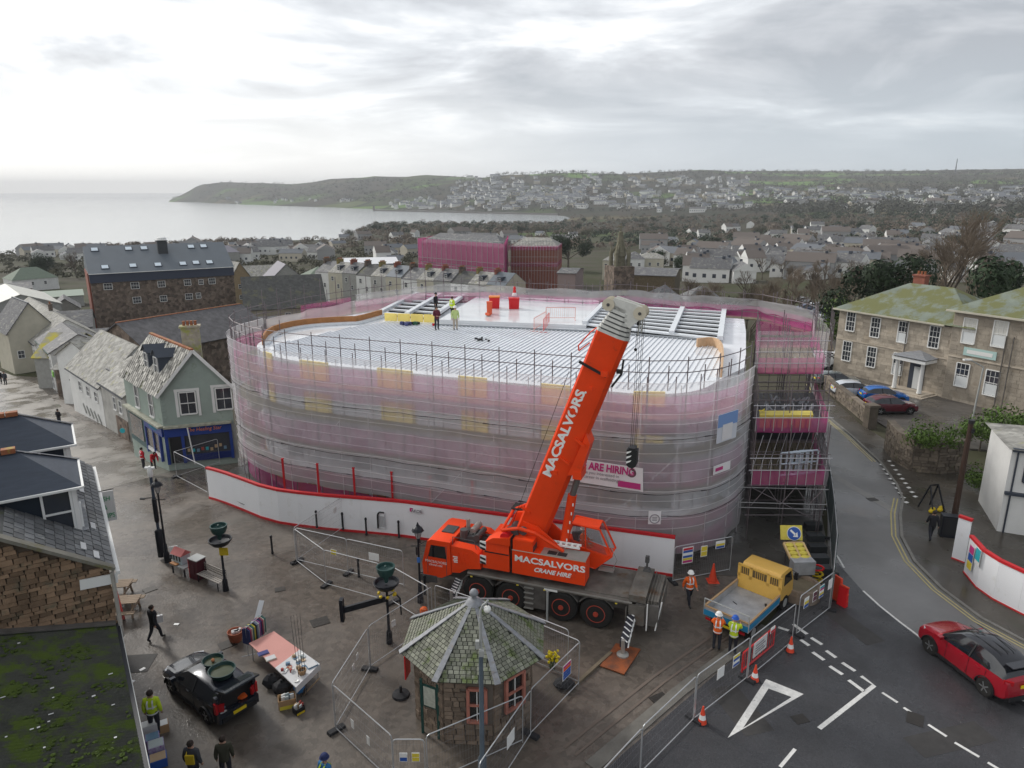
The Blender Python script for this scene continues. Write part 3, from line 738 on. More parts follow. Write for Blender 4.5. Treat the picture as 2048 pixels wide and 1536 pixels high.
b=B();sheet('sheeting',[tw(-.2,6.2),tw(4.2,6.2),tw(4.25,15)],fr(8.6,10.9,.4),netmat('tower_sheeting',(.9,.88,.9),.20),twr,twr,.1,.1,seed=3)
sheet('sheeting',[tw(4.15,0),tw(4.15,6.5)],fr(1.0,5.0,.5),m_net,twr,twr,.12,.3,seed=4)
for i in range(9):
    x_=.5*i;rod('infill_tube',tw(x_,-.04,3.4),tw(x_,-.04,4.9),.018,m_polel,twr,twr);rod('infill_tube',tw(x_,1.34,6.1),tw(x_,1.34,7.7),.018,m_polel,twr,twr);rod('infill_tube',tw(x_,6.25,8.2),tw(x_,6.25,10.9),.02,m_pole,twr,twr)
    if i<8:rod('cross_brace',tw(x_,1.5+.4*i,3.5),tw(x_+.5,1.5+.4*i,5.8),.02,m_polel,twr,twr);rod('cross_brace',tw(4.02,i*.9,3.5),tw(4.02,i*.9+.9,6.8),.022,m_pole,twr,twr);rod('cross_brace',tw(4.02,i*.9,.1),tw(4.02,i*.9+.9,3.3),.022,m_pole,twr,twr)
for z_ in(4.3,5.0,6.9,7.6,8.9,9.6,10.3):rod('ledger',tw(-.2,-.06 if z_<5.5 else 1.3 if z_<8 else 6.2,z_),tw(4.3,-.06 if z_<5.5 else 1.3 if z_<8 else 6.2,z_),.026,m_polel,twr,twr)
for i in range(5):rod('brace',tw(.1+.8*i,-.02,2.2+(i%2)*1.1),tw(.9+.8*i,-.02,3.3-(i%2)*1.1),.024,m_pole,twr,twr)
rod('brace',tw(0,-.05,3.3),tw(4,-.05,1.2),.026,m_pole,twr,twr)
for z_ in(2.1,2.4,3.3):rod('transom',tw(-.8,-.05,z_),tw(4.3,-.05,z_-.15),.026,m_steel,twr,twr)
def gate_frames(name,label,x0,y0,z0,n,m_,w_,h_):
    t_=thing(name,label,'steel frames',tw(x0,y0,z0))
    for i in range(n):
        a_=tw(x0+i*.34,y0+i*.12,z0)
        for j in range(3):rod('frame_bar',a_+V((0,0,h_*j/2+.05)),a_+V((w_,.1,h_*j/2+.05)),.05,m_,t_,t_)
        for j in range(3):rod('frame_bar',a_+V((w_*j/2,0,.05)),a_+V((w_*j/2,0,h_+.05)),.05,m_,t_,t_)
gate_frames('frame_stack','pale galvanised frames standing on the lowest deck of the loading tower',1.6,1.2,3.46,4,mat('bright_galv',(.52,.58,.64),rough=.35,metal=.4),1.1,1.35)
t_=thing('scaffold_fittings','heap of grey metal props and frames on the upper dark deck of the tower','metal props',tw(1,5,6.16));random.seed(5)
for i in range(26):
    a_=tw(.6+3*random.random(),3.6+3.4*random.random(),6.2);th_=random.random()*.9+.8
    rod('prop',a_,a_+V((.9*cos(th_),.9*sin(th_),.25*random.random()+.02)),.06,mat('prop_grey',(.30,.31,.33),rough=.4,metal=.4,rnd=.4),t_,t_)
t_=thing('pallet_load','yellow-topped pallet of boards on the tower above the magenta net','pallet',tw(.2,2.0,6.16))
b=B();b.prism([tw(.2,1.7),tw(3.2,1.7),tw(3.2,2.6),tw(.2,2.6)],6.7,6.95);b.obj('cover',mat('yellow_cover',(.66,.55,.12),rough=.5,var=.2),t_,w=t_)
for i in range(9):b=B();b.prism([tw(.25+.33*i,1.75),tw(.5+.33*i,1.75),tw(.5+.33*i,2.55),tw(.25+.33*i,2.55)],6.17,6.69);b.obj('board_bundle',mat('orange_timber',(.55,.27,.08),rough=.7),t_,w=t_)
b=B();[b.tube(tw(.3+.5*cos(a_*.7)*.3,2.1+.15*sin(a_*.7),7.0+.02*a_),tw(.3+.5*cos((a_+1)*.7)*.3,2.1+.15*sin((a_+1)*.7),7.02+.02*a_),.03,5)for a_ in range(9)];b.obj('strap',m_yel,t_,w=t_)
rear=thing('rear_scaffold','scaffold with magenta nets along the back edge of the white roof','scaffold',(0,62,0))
REAR=[V((-18.3,51.8,0)),V((-16.6,56.6,0)),V((-13.6,61.3,0)),V((-8.3,67.2,0)),V((-2.8,67.6,0)),V((7.2,63.6,0)),V((10.0,65.2,0)),V((15.2,61.0,0)),V((20.4,58.6,0)),V((22.6,52.5,0)),V((20.4,47.0,0))]
Lr=sum((a-c).length for a,c in zip(REAR,REAR[1:]));n=int(Lr/1.7)
for i in range(n+1):
    p,u=along(REAR,min(Lr-.01,Lr*i/n));q=p-V((-u.y,u.x,0))*-1.1
    top=11.9 if Lr*i/n<22 else 11.1
    rod('standard',p+V((0,0,0)),p+V((0,0,top+.4*random.random())),.03,m_pole,rear,rear)
    rod('standard',q+V((0,0,7)),q+V((0,0,10.6+.5*random.random())),.03,m_pole,rear,rear)
    if i<n:
        p2,_=along(REAR,min(Lr-.01,Lr*(i+1)/n));q2=p2+V((-u.y,u.x,0))*1.1
        for z_ in(9.4,9.9,10.4,10.9):rod('guard_rail',p+V((0,0,z_)),p2+V((0,0,z_)),.024,m_pole,rear,rear)
        for z_ in(9.8,):rod('guard_rail',q+V((0,0,z_)),q2+V((0,0,z_)),.024,m_pole,rear,rear)
b=B()
a_=REAR;c_=off(REAR,1.3)
for i in range(len(a_)-1):b.prism([a_[i],a_[i+1],c_[i+1],c_[i]],8.7,8.78)
b.obj('walkway',m_decks,rear,w=rear)
sheet('debris_net',REAR[2:],[8.9,9.4,9.85],m_pink2,rear,rear,.05,.08,seed=4)
sheet('sheeting',off(REAR[2:],-.1),fr(9.5,10.5,.25),netmat('thin_sheeting',(.85,.85,.86),.30),rear,rear,.05,.22,seed=8)
sheet('sheeting',off(REAR[:4],-.1),fr(7.0,9.9,.5),netmat('worn_sheeting',(.85,.80,.80),.48),rear,rear,.1,.2,seed=21)
sheet('debris_net',off(REAR[1:3],.5),[8.7,9.4,10.2],m_pink,rear,rear,.05,.05,seed=3)
# ---- tools and barriers on the roof
def barrier(pa,pb,label,m_,h_=1.0,group=None):
    t_=thing('pedestrian_barrier',label,'barrier',pa,group=group);u=(pb-pa);n_=8
    b=B();b.path([pa+V((0,0,.1)),pa+V((0,0,h_)),pb+V((0,0,h_)),pb+V((0,0,.1))],.025,5);b.tube(pa+V((0,0,.18)),pb+V((0,0,.18)),.02,5);b.obj('frame',m_,t_,w=t_)
    b=B()
    for i in range(1,14):q=pa+u*(i/14);b.tube(q+V((0,0,.18)),q+V((0,0,h_)),.009,4)
    b.obj('infill_bars',m_,t_,w=t_);n2=V((-u.y,u.x,0)).normalized()*.3
    b=B();[b.tube(e+n2+V((0,0,.02)),e-n2+V((0,0,.02)),.025,5)for e in(pa,pb)];b.obj('foot',m_,t_,w=t_)
m_salm=mat('salmon_bar',(.72,.30,.24),rough=.5);m_rbar=mat('red_bar',(.66,.10,.09),rough=.5);m_ob=mat('orange_red',(.72,.12,.05),rough=.5)
barrier(at(1068,663,DK),at(1092,648,DK),'pale salmon barrier on the white roof, left of the pair',m_salm)
barrier(at(1087,665,DK),at(1098,651,DK),'bright red barrier on the white roof, right of the pair',m_rbar)
barrier(at(1092,640,DK+.28),at(1150,640,DK+.28),'long pale barrier standing behind the pair on the white roof',m_salm)
def bin_(px,py,w_,h_,label,m_,lid=None,z=DK+.28):
    p=at(px,py,z);t_=thing('roof_bin',label,'bin',p);b=B();b.box(tuple(p+V((0,0,h_/2))),(w_,w_*.8,h_),mi=0,taper=1.08);b.obj('bin_body',m_,t_,w=t_)
    b=B();b.box(tuple(p+V((0,0,h_+.05))),(w_*1.12,w_*.95,.10));b.obj('lid',lid or m_,t_,w=t_);return t_
m_rbin=mat('red_plastic',(.60,.015,.02),rough=.4)
bin_(989,616,.85,.95,'large red bin with orange lid at the back of the roof',m_rbin,mat('orange_lid',(.75,.22,.03),rough=.4))
bin_(1028,617,.85,.85,'red bin stacked with a red and white cone behind the boom',m_rbin)
bin_(979,628,.42,.95,'slim red canister beside the large red bin',m_ob)
t_=thing('traffic_cone','red and white cone lying on the lid of the right roof bin','cone',at(1027,597,DK+1.2))
b=B();b.lathe([(.22,0),(.16,.25)],(at(1028,617,DK+.28)+V((0,0,1.0))).to_tuple(),10);b.obj('cone_band',m_ban,t_,w=t_)
b=B();b.lathe([(.16,.25),(.10,.5),(.14,.62),(.05,.8)],(at(1028,617,DK+.28)+V((0,0,1.0))).to_tuple(),10);b.obj('cone_tip',m_rbin,t_,w=t_)
t_.location=at(1028,617,DK+.28)+V((0,0,1.0))
for ch in t_.children:
    pass
def heap(px,py,label,cols,name,cat,z=DK,n=7,r=.5,s=.22):
    p=at(px,py,z);t_=thing(name,label,cat,p);random.seed(px)
    for i in range(n):
        b=B();c_=p+V((random.uniform(-r,r),random.uniform(-r,r),s/2+random.random()*.1));b.box(tuple(c_),(s*random.uniform(.7,2),s*random.uniform(.6,1.4),s*random.uniform(.5,1.2)),random.random()*3)
        b.obj('tool',random.choice(cols),t_,w=t_)
m_navy=mat('tool_navy',(.05,.06,.16),rough=.5);m_greenp=mat('tool_green',(.03,.10,.06),rough=.5)
heap(812,651,'small heap of navy tool bags on the ribbed roof',[m_navy,m_navy,m_blk],'tool_bags','tool bags',r=.35)
heap(832,650,'round black tub and pale can beside the navy tool bags',[m_blk,m_greenp,m_ban],'tool_tub','tub',n=4,r=.25)
heap(980,632,'dark green tool case in front of the slim red canister',[m_greenp,m_ob],'tool_case','tool case',z=DK+.28,n=4,r=.25)
heap(870,652,'red cordless tool lying left of the roof workers',[m_rbin,m_blk],'cordless_tool','tool',n=3,r=.12,s=.14)
heap(965,682,'black brackets lying flat in the middle of the ribbed roof',[m_blk],'roof_brackets','brackets',n=8,r=.45,s=.12)
m_hoard=mat('hoarding_white',(.80,.81,.83),rough=.55,var=.04,scale=.6,moss=(.68,.68,.67),mscale=1.1,mthr=.6);m_hr=mat('hoarding_red',(.50,.02,.025),rough=.5)
def slope(p,q,za,zb,z0,z1,th):
    n=V((-(q-p).y,(q-p).x,0)).normalized()*th;return B().ext([(p.x,p.y,za+z0),(q.x,q.y,zb+z0),(q.x,q.y,zb+z1),(p.x,p.y,za+z1)],n)
def hoarding(pts,h0,label,step=2.44,red_top=True,skip=0,hz=None):
    t_=thing('hoarding',label,'hoarding',pts[0]);q=subdiv(pts,step)
    n_=len(q)-1
    for i in range(n_):
        a_,c_=q[i],q[i+1];u=(c_-a_).normalized();za,zb=T(a_.x,a_.y)+.03,T(c_.x,c_.y)+.03;h_=hz(i/n_)if hz else h0;z0=0
        slope(a_+u*.003,c_-u*.003,za,zb,.14,h_-.13,.05).obj('panel',m_hoard,t_,w=t_)
        nn=V((u.y,-u.x,0))*.035
        slope(a_+nn,c_+nn,za,zb,0,.15,.06).obj('bottom_rail',m_hr,t_,w=t_)
        if red_top and i>=skip:slope(a_+nn,c_+nn,za,zb,h_-.14,h_,.20).obj('top_rail',m_hr,t_,w=t_)
        elif not red_top or i<skip:slope(a_+u*.003,c_-u*.003,za,zb,h_-.13,h_,.05).obj('panel',m_hoard,t_,w=t_)
    return t_
HP=chaikin([V((p.x,p.y,0))for p in[at(418,992,-.55),at(470,1012,-.4),at(540,1038,-.1),at(620,1050),at(760,1068),at(960,1097),at(1345,1154)]],1)
hd=hoarding(HP,2.2,'long white site hoarding with red rails curving round the scaffold',hz=lambda k:2.25)
def on_hoard(px,py,o=.08):
    r=ray(px,py);best=None;N_=off(HP,-o)
    for a_,c_ in zip(N_,N_[1:]):
        e=c_-a_;den=r.x*e.y-r.y*e.x;t=(a_.x*e.y-a_.y*e.x)/den;k=((r.x*t-a_.x)*e.x+(r.y*t-a_.y)*e.y)/e.length_squared
        if t>0 and-1e-3<=k<=1.001 and(best is None or t<best[0]):best=(t,e.normalized())
    t,e=best;return V((r.x*t,r.y*t,CAMZ+r.z*t)),e
def d4(t_,q,u_,w_,h_):
    rect(t_,q,.0,.15,.16,.9,m_mag);rect(t_,q,.16,.62,.3,.9,m_mag);text('AKOR',q(.62,.34,.03),u_,(0,0,1),.17,m_txt,t_,t_,bold=.01)
placard(820,1014,842,1024,'small red and grey company mark printed on the white hoarding',d4,plane=on_hoard,base=m_hoard)
def d5(t_,q,u_,w_,h_):
    rect(t_,q,.45,.08,.98,.75,mat('photo_print',(.40,.41,.42),rough=.6),.03)
    ring=[q(.42,0,.06)]+[q(.42+.5*(1-cos(k*pi/12))*.5,.7+.3*sin(k*pi/12),.06)for k in range(7)]+[q(1,1,.06)]
    B().path(ring,.05,5).obj('arch_outline',m_blk,t_,w=t_)
placard(748,1022,770,1054,'black arched outline with grey picture on the white hoarding',d5,plane=on_hoard,base=m_hoard)
random.seed(2)
for i,px in enumerate((572,640,711,786,862,945)):
    p,e_=on_hoard(px,1000+i*4,-.9);p.z=0;t_=thing('red_post',['red post behind the hoarding, nearest the shops','second red post behind the hoarding from the shops','third red post behind the hoarding from the shops','third red post behind the hoarding, counting back from the crane','second red post behind the hoarding, counting back from the crane','red post behind the hoarding, nearest the crane'][i],'post',p,group='red posts behind the hoarding')
    b=B();b.box(tuple(p+V((0,0,1.75))),(.11,.11,3.5));b.obj('post_tube',m_hr,t_,w=t_)
    b=B();b.box(tuple(p+V((0,0,3.52))),(.15,.15,.05));b.obj('cap',m_hr,t_,w=t_)
# ================================================================ people
PEND=[]
m_skin=mat('skin',(.42,.25,.18),rough=.6);m_trs=mat('dark_trousers',(.022,.024,.032),rough=.85);m_boot=mat('dark_boots',(.03,.028,.026),rough=.7)
m_hair=mat('dark_hair',(.03,.02,.015),rough=.7);m_hat=mat('white_helmet',(.78,.78,.76),rough=.35);m_refl=mat('reflective_band',(.72,.74,.74),rough=.35)
m_orj=mat('orange_hi_vis',(.80,.13,.015),rough=.75,var=.15,scale=6);m_yej=mat('yellow_hi_vis',(.55,.72,.03),rough=.75,var=.15,scale=6)
m_blkj=mat('black_coat',(.014,.014,.018),rough=.85);m_redj=mat('red_jacket',(.55,.02,.035),rough=.75,var=.15,scale=6)
BASE=dict(pel=(0,0,.95),spi=(0,.01,1.16),che=(0,0,1.38),nec=(0,-.01,1.53),hea=(0,-.025,1.645),cro=(0,-.02,1.72),
    sL=(-.19,0,1.43),sR=(.19,0,1.43),eL=(-.25,.02,1.14),eR=(.25,.02,1.14),wL=(-.26,-.06,.90),wR=(.26,-.06,.90),hL=(-.26,-.09,.83),hR=(.26,-.09,.83),
    tL=(-.10,0,.90),tR=(.10,0,.90),kL=(-.11,-.02,.50),kR=(.11,-.02,.50),aL=(-.11,.02,.09),aR=(.11,.02,.09),oL=(-.12,-.17,.045),oR=(.12,-.17,.045))
RAD=dict(pel=.15,spi=.13,che=.155,nec=.058,hea=.098,cro=.07,s=.075,e=.048,w=.032,h=.036,t=.112,k=.076,a=.056,o=.046)
def pose(kind):
    J=dict(BASE)
    if kind=='walk':
        J.update(kL=(-.10,-.18,.52),aL=(-.10,-.24,.12),oL=(-.10,-.42,.07),kR=(.10,.08,.50),aR=(.10,.30,.16),oR=(.10,.18,.04),eL=(-.25,.12,1.16),wL=(-.27,.14,.92),hL=(-.27,.12,.85),eR=(.25,-.06,1.15),wR=(.24,-.22,1.0),hR=(.24,-.28,.96))
    if kind=='carry':J.update(eL=(-.26,0,1.14),wL=(-.14,-.22,1.10),hL=(-.08,-.26,1.09),eR=(.26,0,1.14),wR=(.14,-.22,1.08),hR=(.08,-.26,1.07))
    if kind=='reach':J.update(eL=(-.24,-.16,1.26),wL=(-.18,-.42,1.25),hL=(-.16,-.50,1.26),eR=(.24,-.16,1.24),wR=(.20,-.42,1.22),hR=(.18,-.50,1.22),hea=(0,-.06,1.64),cro=(0,-.08,1.72))
    if kind=='sit':
        for q in('L','R'):
            s_=-1 if q=='L' else 1;J['k'+q]=(s_*.12,-.46,.93);J['a'+q]=(s_*.12,-.48,.52);J['o'+q]=(s_*.12,-.64,.46);J['w'+q]=(s_*.2,-.3,1.08);J['h'+q]=(s_*.2,-.38,1.10);J['e'+q]=(s_*.26,-.08,1.15)
    if kind=='bend':
        for q in list(J):
            x_,y_,z_=J[q]
            if z_>1.0 or q[0]in 'ewhs':dz=z_-.95;J[q]=(x_,y_*.7-.75*dz-.0,.95+.66*dz)
        for q in('L','R'):s_=-1 if q=='L' else 1;J['w'+q]=(s_*.2,-.52,.75);J['h'+q]=(s_*.18,-.58,.70);J['e'+q]=(s_*.24,-.36,.95)
    return J
def skinobj(verts,edges,rad,root,sub=2):
    me=bpy.data.meshes.new('skin');me.from_pydata(verts,edges,[]);o=bpy.data.objects.new('skin',me);C.objects.link(o)
    md=o.modifiers.new('s','SKIN');md.use_smooth_shade=True;sv=me.skin_vertices[0].data
    for i,r in enumerate(rad):sv[i].radius=r if isinstance(r,tuple)else(r,r);sv[i].use_root=(i==root)
    m2=o.modifiers.new('u','SUBSURF');m2.levels=sub;m2.render_levels=sub;return o
def person(label,loc,rz,kind='stand',jac=None,trs=None,hat=None,hair=None,bands=None,vest=False,ht=1.75,group=None,coat=0.,bandcol=None,lining=None):
    t=thing('person',label,'person',loc,rz,group);sc=ht/1.75;J={k:V(v)*sc for k,v in pose(kind).items()}
    jac=jac or m_blkj;trs=trs or m_trs;hair=hair or m_hair
    names=list(J);idx={k:i for i,k in enumerate(names)};vs=[J[k]for k in names];rad=[RAD.get(k,RAD.get(k[0],.05))*sc for k in names]
    ed=[('pel','spi'),('spi','che'),('che','nec'),('nec','hea'),('hea','cro')]
    for q in 'LR':ed+=[('che','s'+q),('s'+q,'e'+q),('e'+q,'w'+q),('w'+q,'h'+q),('pel','t'+q),('t'+q,'k'+q),('k'+q,'a'+q),('a'+q,'o'+q)]
    E_=[(idx[a],idx[b_])for a,b_ in ed];region={}
    rad[idx['che']]=(.17*sc,.125*sc);rad[idx['pel']]=(.155*sc,.125*sc)
    bones=[(J[a],J[b_],'skin' if a in('nec','hea')or b_[0]=='h' and b_!='hea' or a=='che' and b_=='nec' and False else 'trs' if a[0]in 'tk' or b_[0]=='t' else 'boot' if a[0]=='a' else 'jac')for a,b_ in ed]
    for q in 'LR':
        s_=-1 if q=='L' else 1;h_=J['h'+q];d_=(h_-J['w'+q]).normalized();sd_=d_.orthogonal().normalized()
        for i_,(o_,ln)in enumerate(((-.024,.055),(-.009,.068),(.007,.062),(.022,.048))):
            a_=len(vs);vs+=[h_+d_*.02*sc+sd_*o_,h_+d_*(.02+ln*.5)*sc+sd_*o_*1.1,h_+d_*(.02+ln)*sc+sd_*o_+V((0,-.012,0))];rad+=[.010,.009,.008];E_+=[(idx['h'+q],a_),(a_,a_+1),(a_+1,a_+2)]
        a_=len(vs);th=d_.cross(sd_);vs+=[h_-d_*.02+sd_*.04,h_+d_*.015+sd_*.055];rad+=[.011,.009];E_+=[(idx['h'+q],a_),(a_,a_+1)]
    bo=skinobj(vs,E_,rad,idx['pel']);bo.name='body';bo.parent=t;PEND.append((bo,bones,{'skin':m_skin,'trs':trs,'boot':m_boot,'jac':jac}))
    kk=['pel','spi','che']+([]if vest else['sL','sR','eL','eR','wL','wR']);ix={k:i for i,k in enumerate(kk)};vv=[J[k]for k in kk]
    vv[0]=J['pel']-V((0,0,.15+coat));top=len(vv);vv.append(J['nec']-V((0,0,.03)))
    k9=1.12;rr=[(.20,.17)if k=='pel' else(.18,.155)if k=='spi' else(.20,.16)if k=='che' else.098 if k[0]=='s' else.074 if k[0]=='e' else.056 for k in kk]+[.075]
    ee=[(0,1),(1,2),(2,top)]+([]if vest else[(2,ix['sL']),(2,ix['sR']),(ix['sL'],ix['eL']),(ix['sR'],ix['eR']),(ix['eL'],ix['wL']),(ix['eR'],ix['wR'])])
    if vest:vv+=[J['sL']*.8+J['che']*.2,J['sR']*.8+J['che']*.2];rr+=[.085,.085];ee+=[(2,top+1),(2,top+2)]
    jo=skinobj(vv,ee,[tuple(c_*sc for c_ in r)if isinstance(r,tuple)else r*sc for r in rr],0);jo.name='vest' if vest else 'jacket';jo.parent=t
    PEND.append((jo,None,bands if vest and bands else(lining or jac)))
    if bandcol:
        b=B()
        for a_,c_,k,rx,ry in((J['pel'],J['spi'],.0,.19,.168),(J['spi'],J['che'],.2,.188,.165)):
            p=a_*(1-k)+c_*k;ax=(c_-a_).normalized();u=V((1,0,0));w_=ax.cross(u).normalized();pts=[]
            for hh in(-.028,.028):
                pts+=[p+ax*hh+u*(rx*sc*cos(i*pi/8))+w_*(ry*sc*sin(i*pi/8))for i in range(16)]
            b.add(pts,[(i,(i+1)%16,16+(i+1)%16,16+i)for i in range(16)])
        for s_ in(-1,1):
            p=J['che']+V((s_*.09,0,0));a_=J['spi']+V((s_*.09,0,0));q_=J['nec']+V((s_*.07,0,-.04))
            for yy in(-.165,.165):b.beam(a_+V((0,yy,0)),p+V((0,yy,0)),.05,.01,up=(0,1,0));b.beam(p+V((0,yy,0)),q_+V((0,yy*.3,.03)),.05,.01,up=(0,1,0))
        b.obj('reflective_band',bandcol,t)
    hp,cr=J['hea'],J['cro'];up=(cr-hp).normalized()if kind=='bend' else V((0,0,1));fw=V((0,-1,0))
    b=B();b.sph(tuple(hp+V((0,-.105*sc,-.01))),.018*sc,(1,1.3,1.4),6);b.obj('nose',m_skin,t,smooth=60)
    for s_ in(-1,1):
        b=B();b.sph(tuple(hp+V((s_*.034,-.092,.022))*sc),.011*sc,n=6);b.obj('eye',m_blk,t)
        b=B();b.sph(tuple(hp+V((s_*.098,.005,.0))*sc),.026*sc,(.35,.8,1.1),6);b.obj('ear',m_skin,t,smooth=60)
    b=B();b.box(tuple(hp+V((0,-.096,-.045))*sc),(.045*sc,.012,.01));b.obj('mouth',mat('lip',(.28,.10,.09),rough=.6),t)
    b=B();c_=hp+up*.035*sc+V((0,.012,0));n=10
    if hat:
        b.lathe([(.165,-.0),(.145,.012),(.135,.03),(.125,.08),(.09,.125),(.04,.145),(.002,.148)],tuple(c_+V((0,0,.03))),14);b.obj('helmet',hat,t,smooth=50)
    else:
        b.sph(tuple(c_+V((0,.012,.012))*sc),.118*sc,(.95,1.0,.95),10);o=b.obj('hair',hair,t,smooth=80)
        for v_ in o.data.vertices:
            if v_.co.y<c_.y-.055 and v_.co.z<c_.z+.05:v_.co.y=c_.y-.045
    return t
# ================================================================ mobile crane
m_cr=mat('crane_red',(.86,.062,.008),rough=.5,var=.14,scale=.8,spec=.25,coat=.04,moss=(.50,.045,.02),mscale=1.6,mthr=.62);m_cg=mat('deck_grey',(.17,.155,.135),rough=.7,var=.45,scale=1.3,moss=(.10,.06,.035),mscale=1.2,mthr=.55)
m_cs=mat('chassis_grey',(.13,.12,.11),rough=.7,var=.4,scale=2);m_glass=mat('dark_glass',(.012,.014,.016),rough=.08,spec=.8);m_tyre=mat('tyre_rubber',(.022,.021,.020),rough=.9,var=.2,scale=6)
m_rimr=mat('red_rim',(.50,.07,.04),rough=.55,var=.3,scale=5);m_crw=mat('crane_white',(.66,.66,.62),rough=.5,var=.15,scale=4);m_txw=mat('white_lettering',(.80,.80,.78),rough=.5)
m_gr=mat('machine_grey',(.09,.09,.09),rough=.5,var=.3,scale=3);m_hose=mat('hose_black',(.02,.02,.02),rough=.6);m_alu=mat('chequer_aluminium',(.42,.41,.38),rough=.45,metal=.5,var=.15)
cr=thing('mobile_crane','red four-axle mobile crane with raised telescopic boom beside the hoarding','crane',(-1.18,31.2,0),atan2(-.332,.944))
def ob(name,m_,fn,par=None,**k):b=B();fn(b);return b.obj(name,m_,par or cr,**k)
ob('chassis',m_cs,lambda b:(b.box((2.9,0,1.2),(11.0,1.5,.6)),b.box((-2.75,0,.85),(.35,2.5,.5)),b.box((7.95,0,1.15),(1.0,2.6,1.0))))
ob('deck',m_cg,lambda b:(b.box((3.35,0,1.62),(7.7,2.72,.16)),b.box((6.2,0,1.72),(2.2,2.3,.06)),b.box((7.5,0,1.85),(.75,2.6,.32)),b.box((8.1,.1,1.66),(.6,2.4,.22))))
for i in range(5):ob('rear_plate',m_cg,lambda b,i=i:b.box((7.98+.13*i,0,1.5-.04*i),(.05,2.5-.1*i,.75),.0))
ob('side_rail',m_alu,lambda b:(b.box((3.4,-1.37,1.66),(7.8,.04,.07)),b.box((3.4,1.37,1.66),(7.8,.04,.07))))
for sgn in(-1,1):
    for ax in(0.0,1.66,4.08,5.7):
        w_=ob('wheel',m_tyre,lambda b:b.lathe([(.42,-.24),(.66,-.24),(.74,-.17),(.76,0),(.74,.17),(.66,.24),(.42,.24)],(ax,sgn*1.12,.76),28,axis='y'),smooth=35)
        ob('rim',m_rimr,lambda b:(b.lathe([(.43,0),(.43,sgn*.245),(.40,sgn*.25),(.36,sgn*.16),(.20,sgn*.14),(.19,sgn*.22),(.02,sgn*.23)],(ax,sgn*1.12,.76),24,axis='y')),w_,smooth=35)
        ob('hub',m_rimr,lambda b:b.lathe([(.12,0),(.12,.05*sgn),(.02,.06*sgn)],(ax,sgn*1.36,.76),12,axis='y'),w_)
        ob('mudguard',m_cs,lambda b:[b.beam((ax+.9*cos(t_),sgn*1.12,.76+.88*sin(t_)),(ax+.9*cos(t_+.35),sgn*1.12,.76+.88*sin(t_+.35)),.5,.03,up=(0,0,1))for t_ in[.5+.35*j for j in range(6)]])
side=[(-2.86,1.05),(-2.92,1.7),(-2.62,2.88),(-2.4,3.0),(-1.42,3.0),(-1.38,1.35),(-1.9,1.05)]
ob('carrier_cab',m_cr,lambda b:b.ext([(x_,-1.27,z_)for x_,z_ in side],(0,2.5,0)),smooth=30)
ob('side_window',m_glass,lambda b:b.ext([(x_,-1.285,z_)for x_,z_ in[(-2.58,2.1),(-2.42,2.72),(-1.68,2.74),(-1.62,2.1)]],(0,.04,0)))
ob('windscreen',m_glass,lambda b:b.add([(-2.885,-1.15,1.95),(-2.885,1.1,1.95),(-2.665,1.1,2.8),(-2.665,-1.15,2.8)],[(0,1,2,3)]))
ob('roof_hatch',m_gr,lambda b:b.box((-1.95,.0,3.02),(.62,.75,.05)))
ob('bumper',m_gr,lambda b:(b.box((-2.98,0,.95),(.16,2.5,.42)),b.box((-2.6,-1.28,.92),(.9,.08,.35))))
for y_ in(-1.0,.95):ob('headlight',m_txw,lambda b:b.box((-3.06,y_,.98),(.05,.34,.16)))
ob('mirror',m_blk,lambda b:(b.tube((-2.7,-1.25,2.85),(-3.0,-1.5,2.7),.02),b.box((-3.02,-1.52,2.45),(.08,.18,.42))))
ob('door_line',m_gr,lambda b:(b.box((-1.62,-1.275,2.0),(.02,.012,1.6)),b.box((-2.62,-1.275,1.65),(.02,.012,.9))))
text('MACSALVORS',(-2.17,-1.29,1.86),(1,0,0),(0,0,1),.13,m_txw,cr,sx=1.0)
text('CRANE HIRE',(-2.2,-1.29,1.68),(1,0,0),(0,0,1),.09,m_txw,cr,shear=.3)
fend=[(-1.36,1.45),(-1.36,2.86),(-.3,2.8),(.02,2.62),(.14,1.9),(-.55,1.78),(-.95,1.5)]
ob('engine_cowl',m_cr,lambda b:b.ext([(x_,-1.27,z_)for x_,z_ in fend],(0,.55,0)),smooth=30)
for j in range(3):ob('cowl_rib',m_cr,lambda b,j=j:b.beam((-1.0+.22*j,-1.285,2.6),(-.86+.22*j,-1.285,2.0),.05,.03,up=(0,1,0)))
for j in range(4):ob('printed_line',m_txw,lambda b:b.box((-1.15+.02*(j%2),-1.285,2.32-.09*j),(.24-.05*(j%2),.012,.05)))
ob('engine_cowl',m_cr,lambda b:b.ext([(x_,.72,z_)for x_,z_ in fend],(0,.5,0)))
random.seed(4)
ob('engine',m_gr,lambda b:(b.box((-.7,0,2.2),(1.3,1.5,1.0)),b.box((-.75,.1,2.85),(.8,.9,.3)),b.lathe([(.2,0),(.2,.6)],(-1.1,-.3,2.7),12),b.lathe([(.14,-.5),(.14,.5)],(-.4,.1,3.0),10,axis='y')))
ob('exhaust',m_alu,lambda b:(b.lathe([(.10,0),(.10,.75)],(-1.15,.35,2.8),10),b.lathe([(.17,-.45),(.17,.45)],(-.75,.35,3.12),12,axis='y')))
ob('engine_hose',m_hose,lambda b:[b.path([(-1.2+.2*i,-.4,2.6),(-1.1+.2*i,-.1,3.05+.1*(i%2)),(-.9+.2*i,.3,2.8)],.03)for i in range(5)])
ob('hand_rail',m_gr,lambda b:b.path([(-1.3,-1.2,2.9),(-1.3,-1.2,3.3),(-.2,-1.2,3.25),(-.1,-1.2,2.85)],.018))
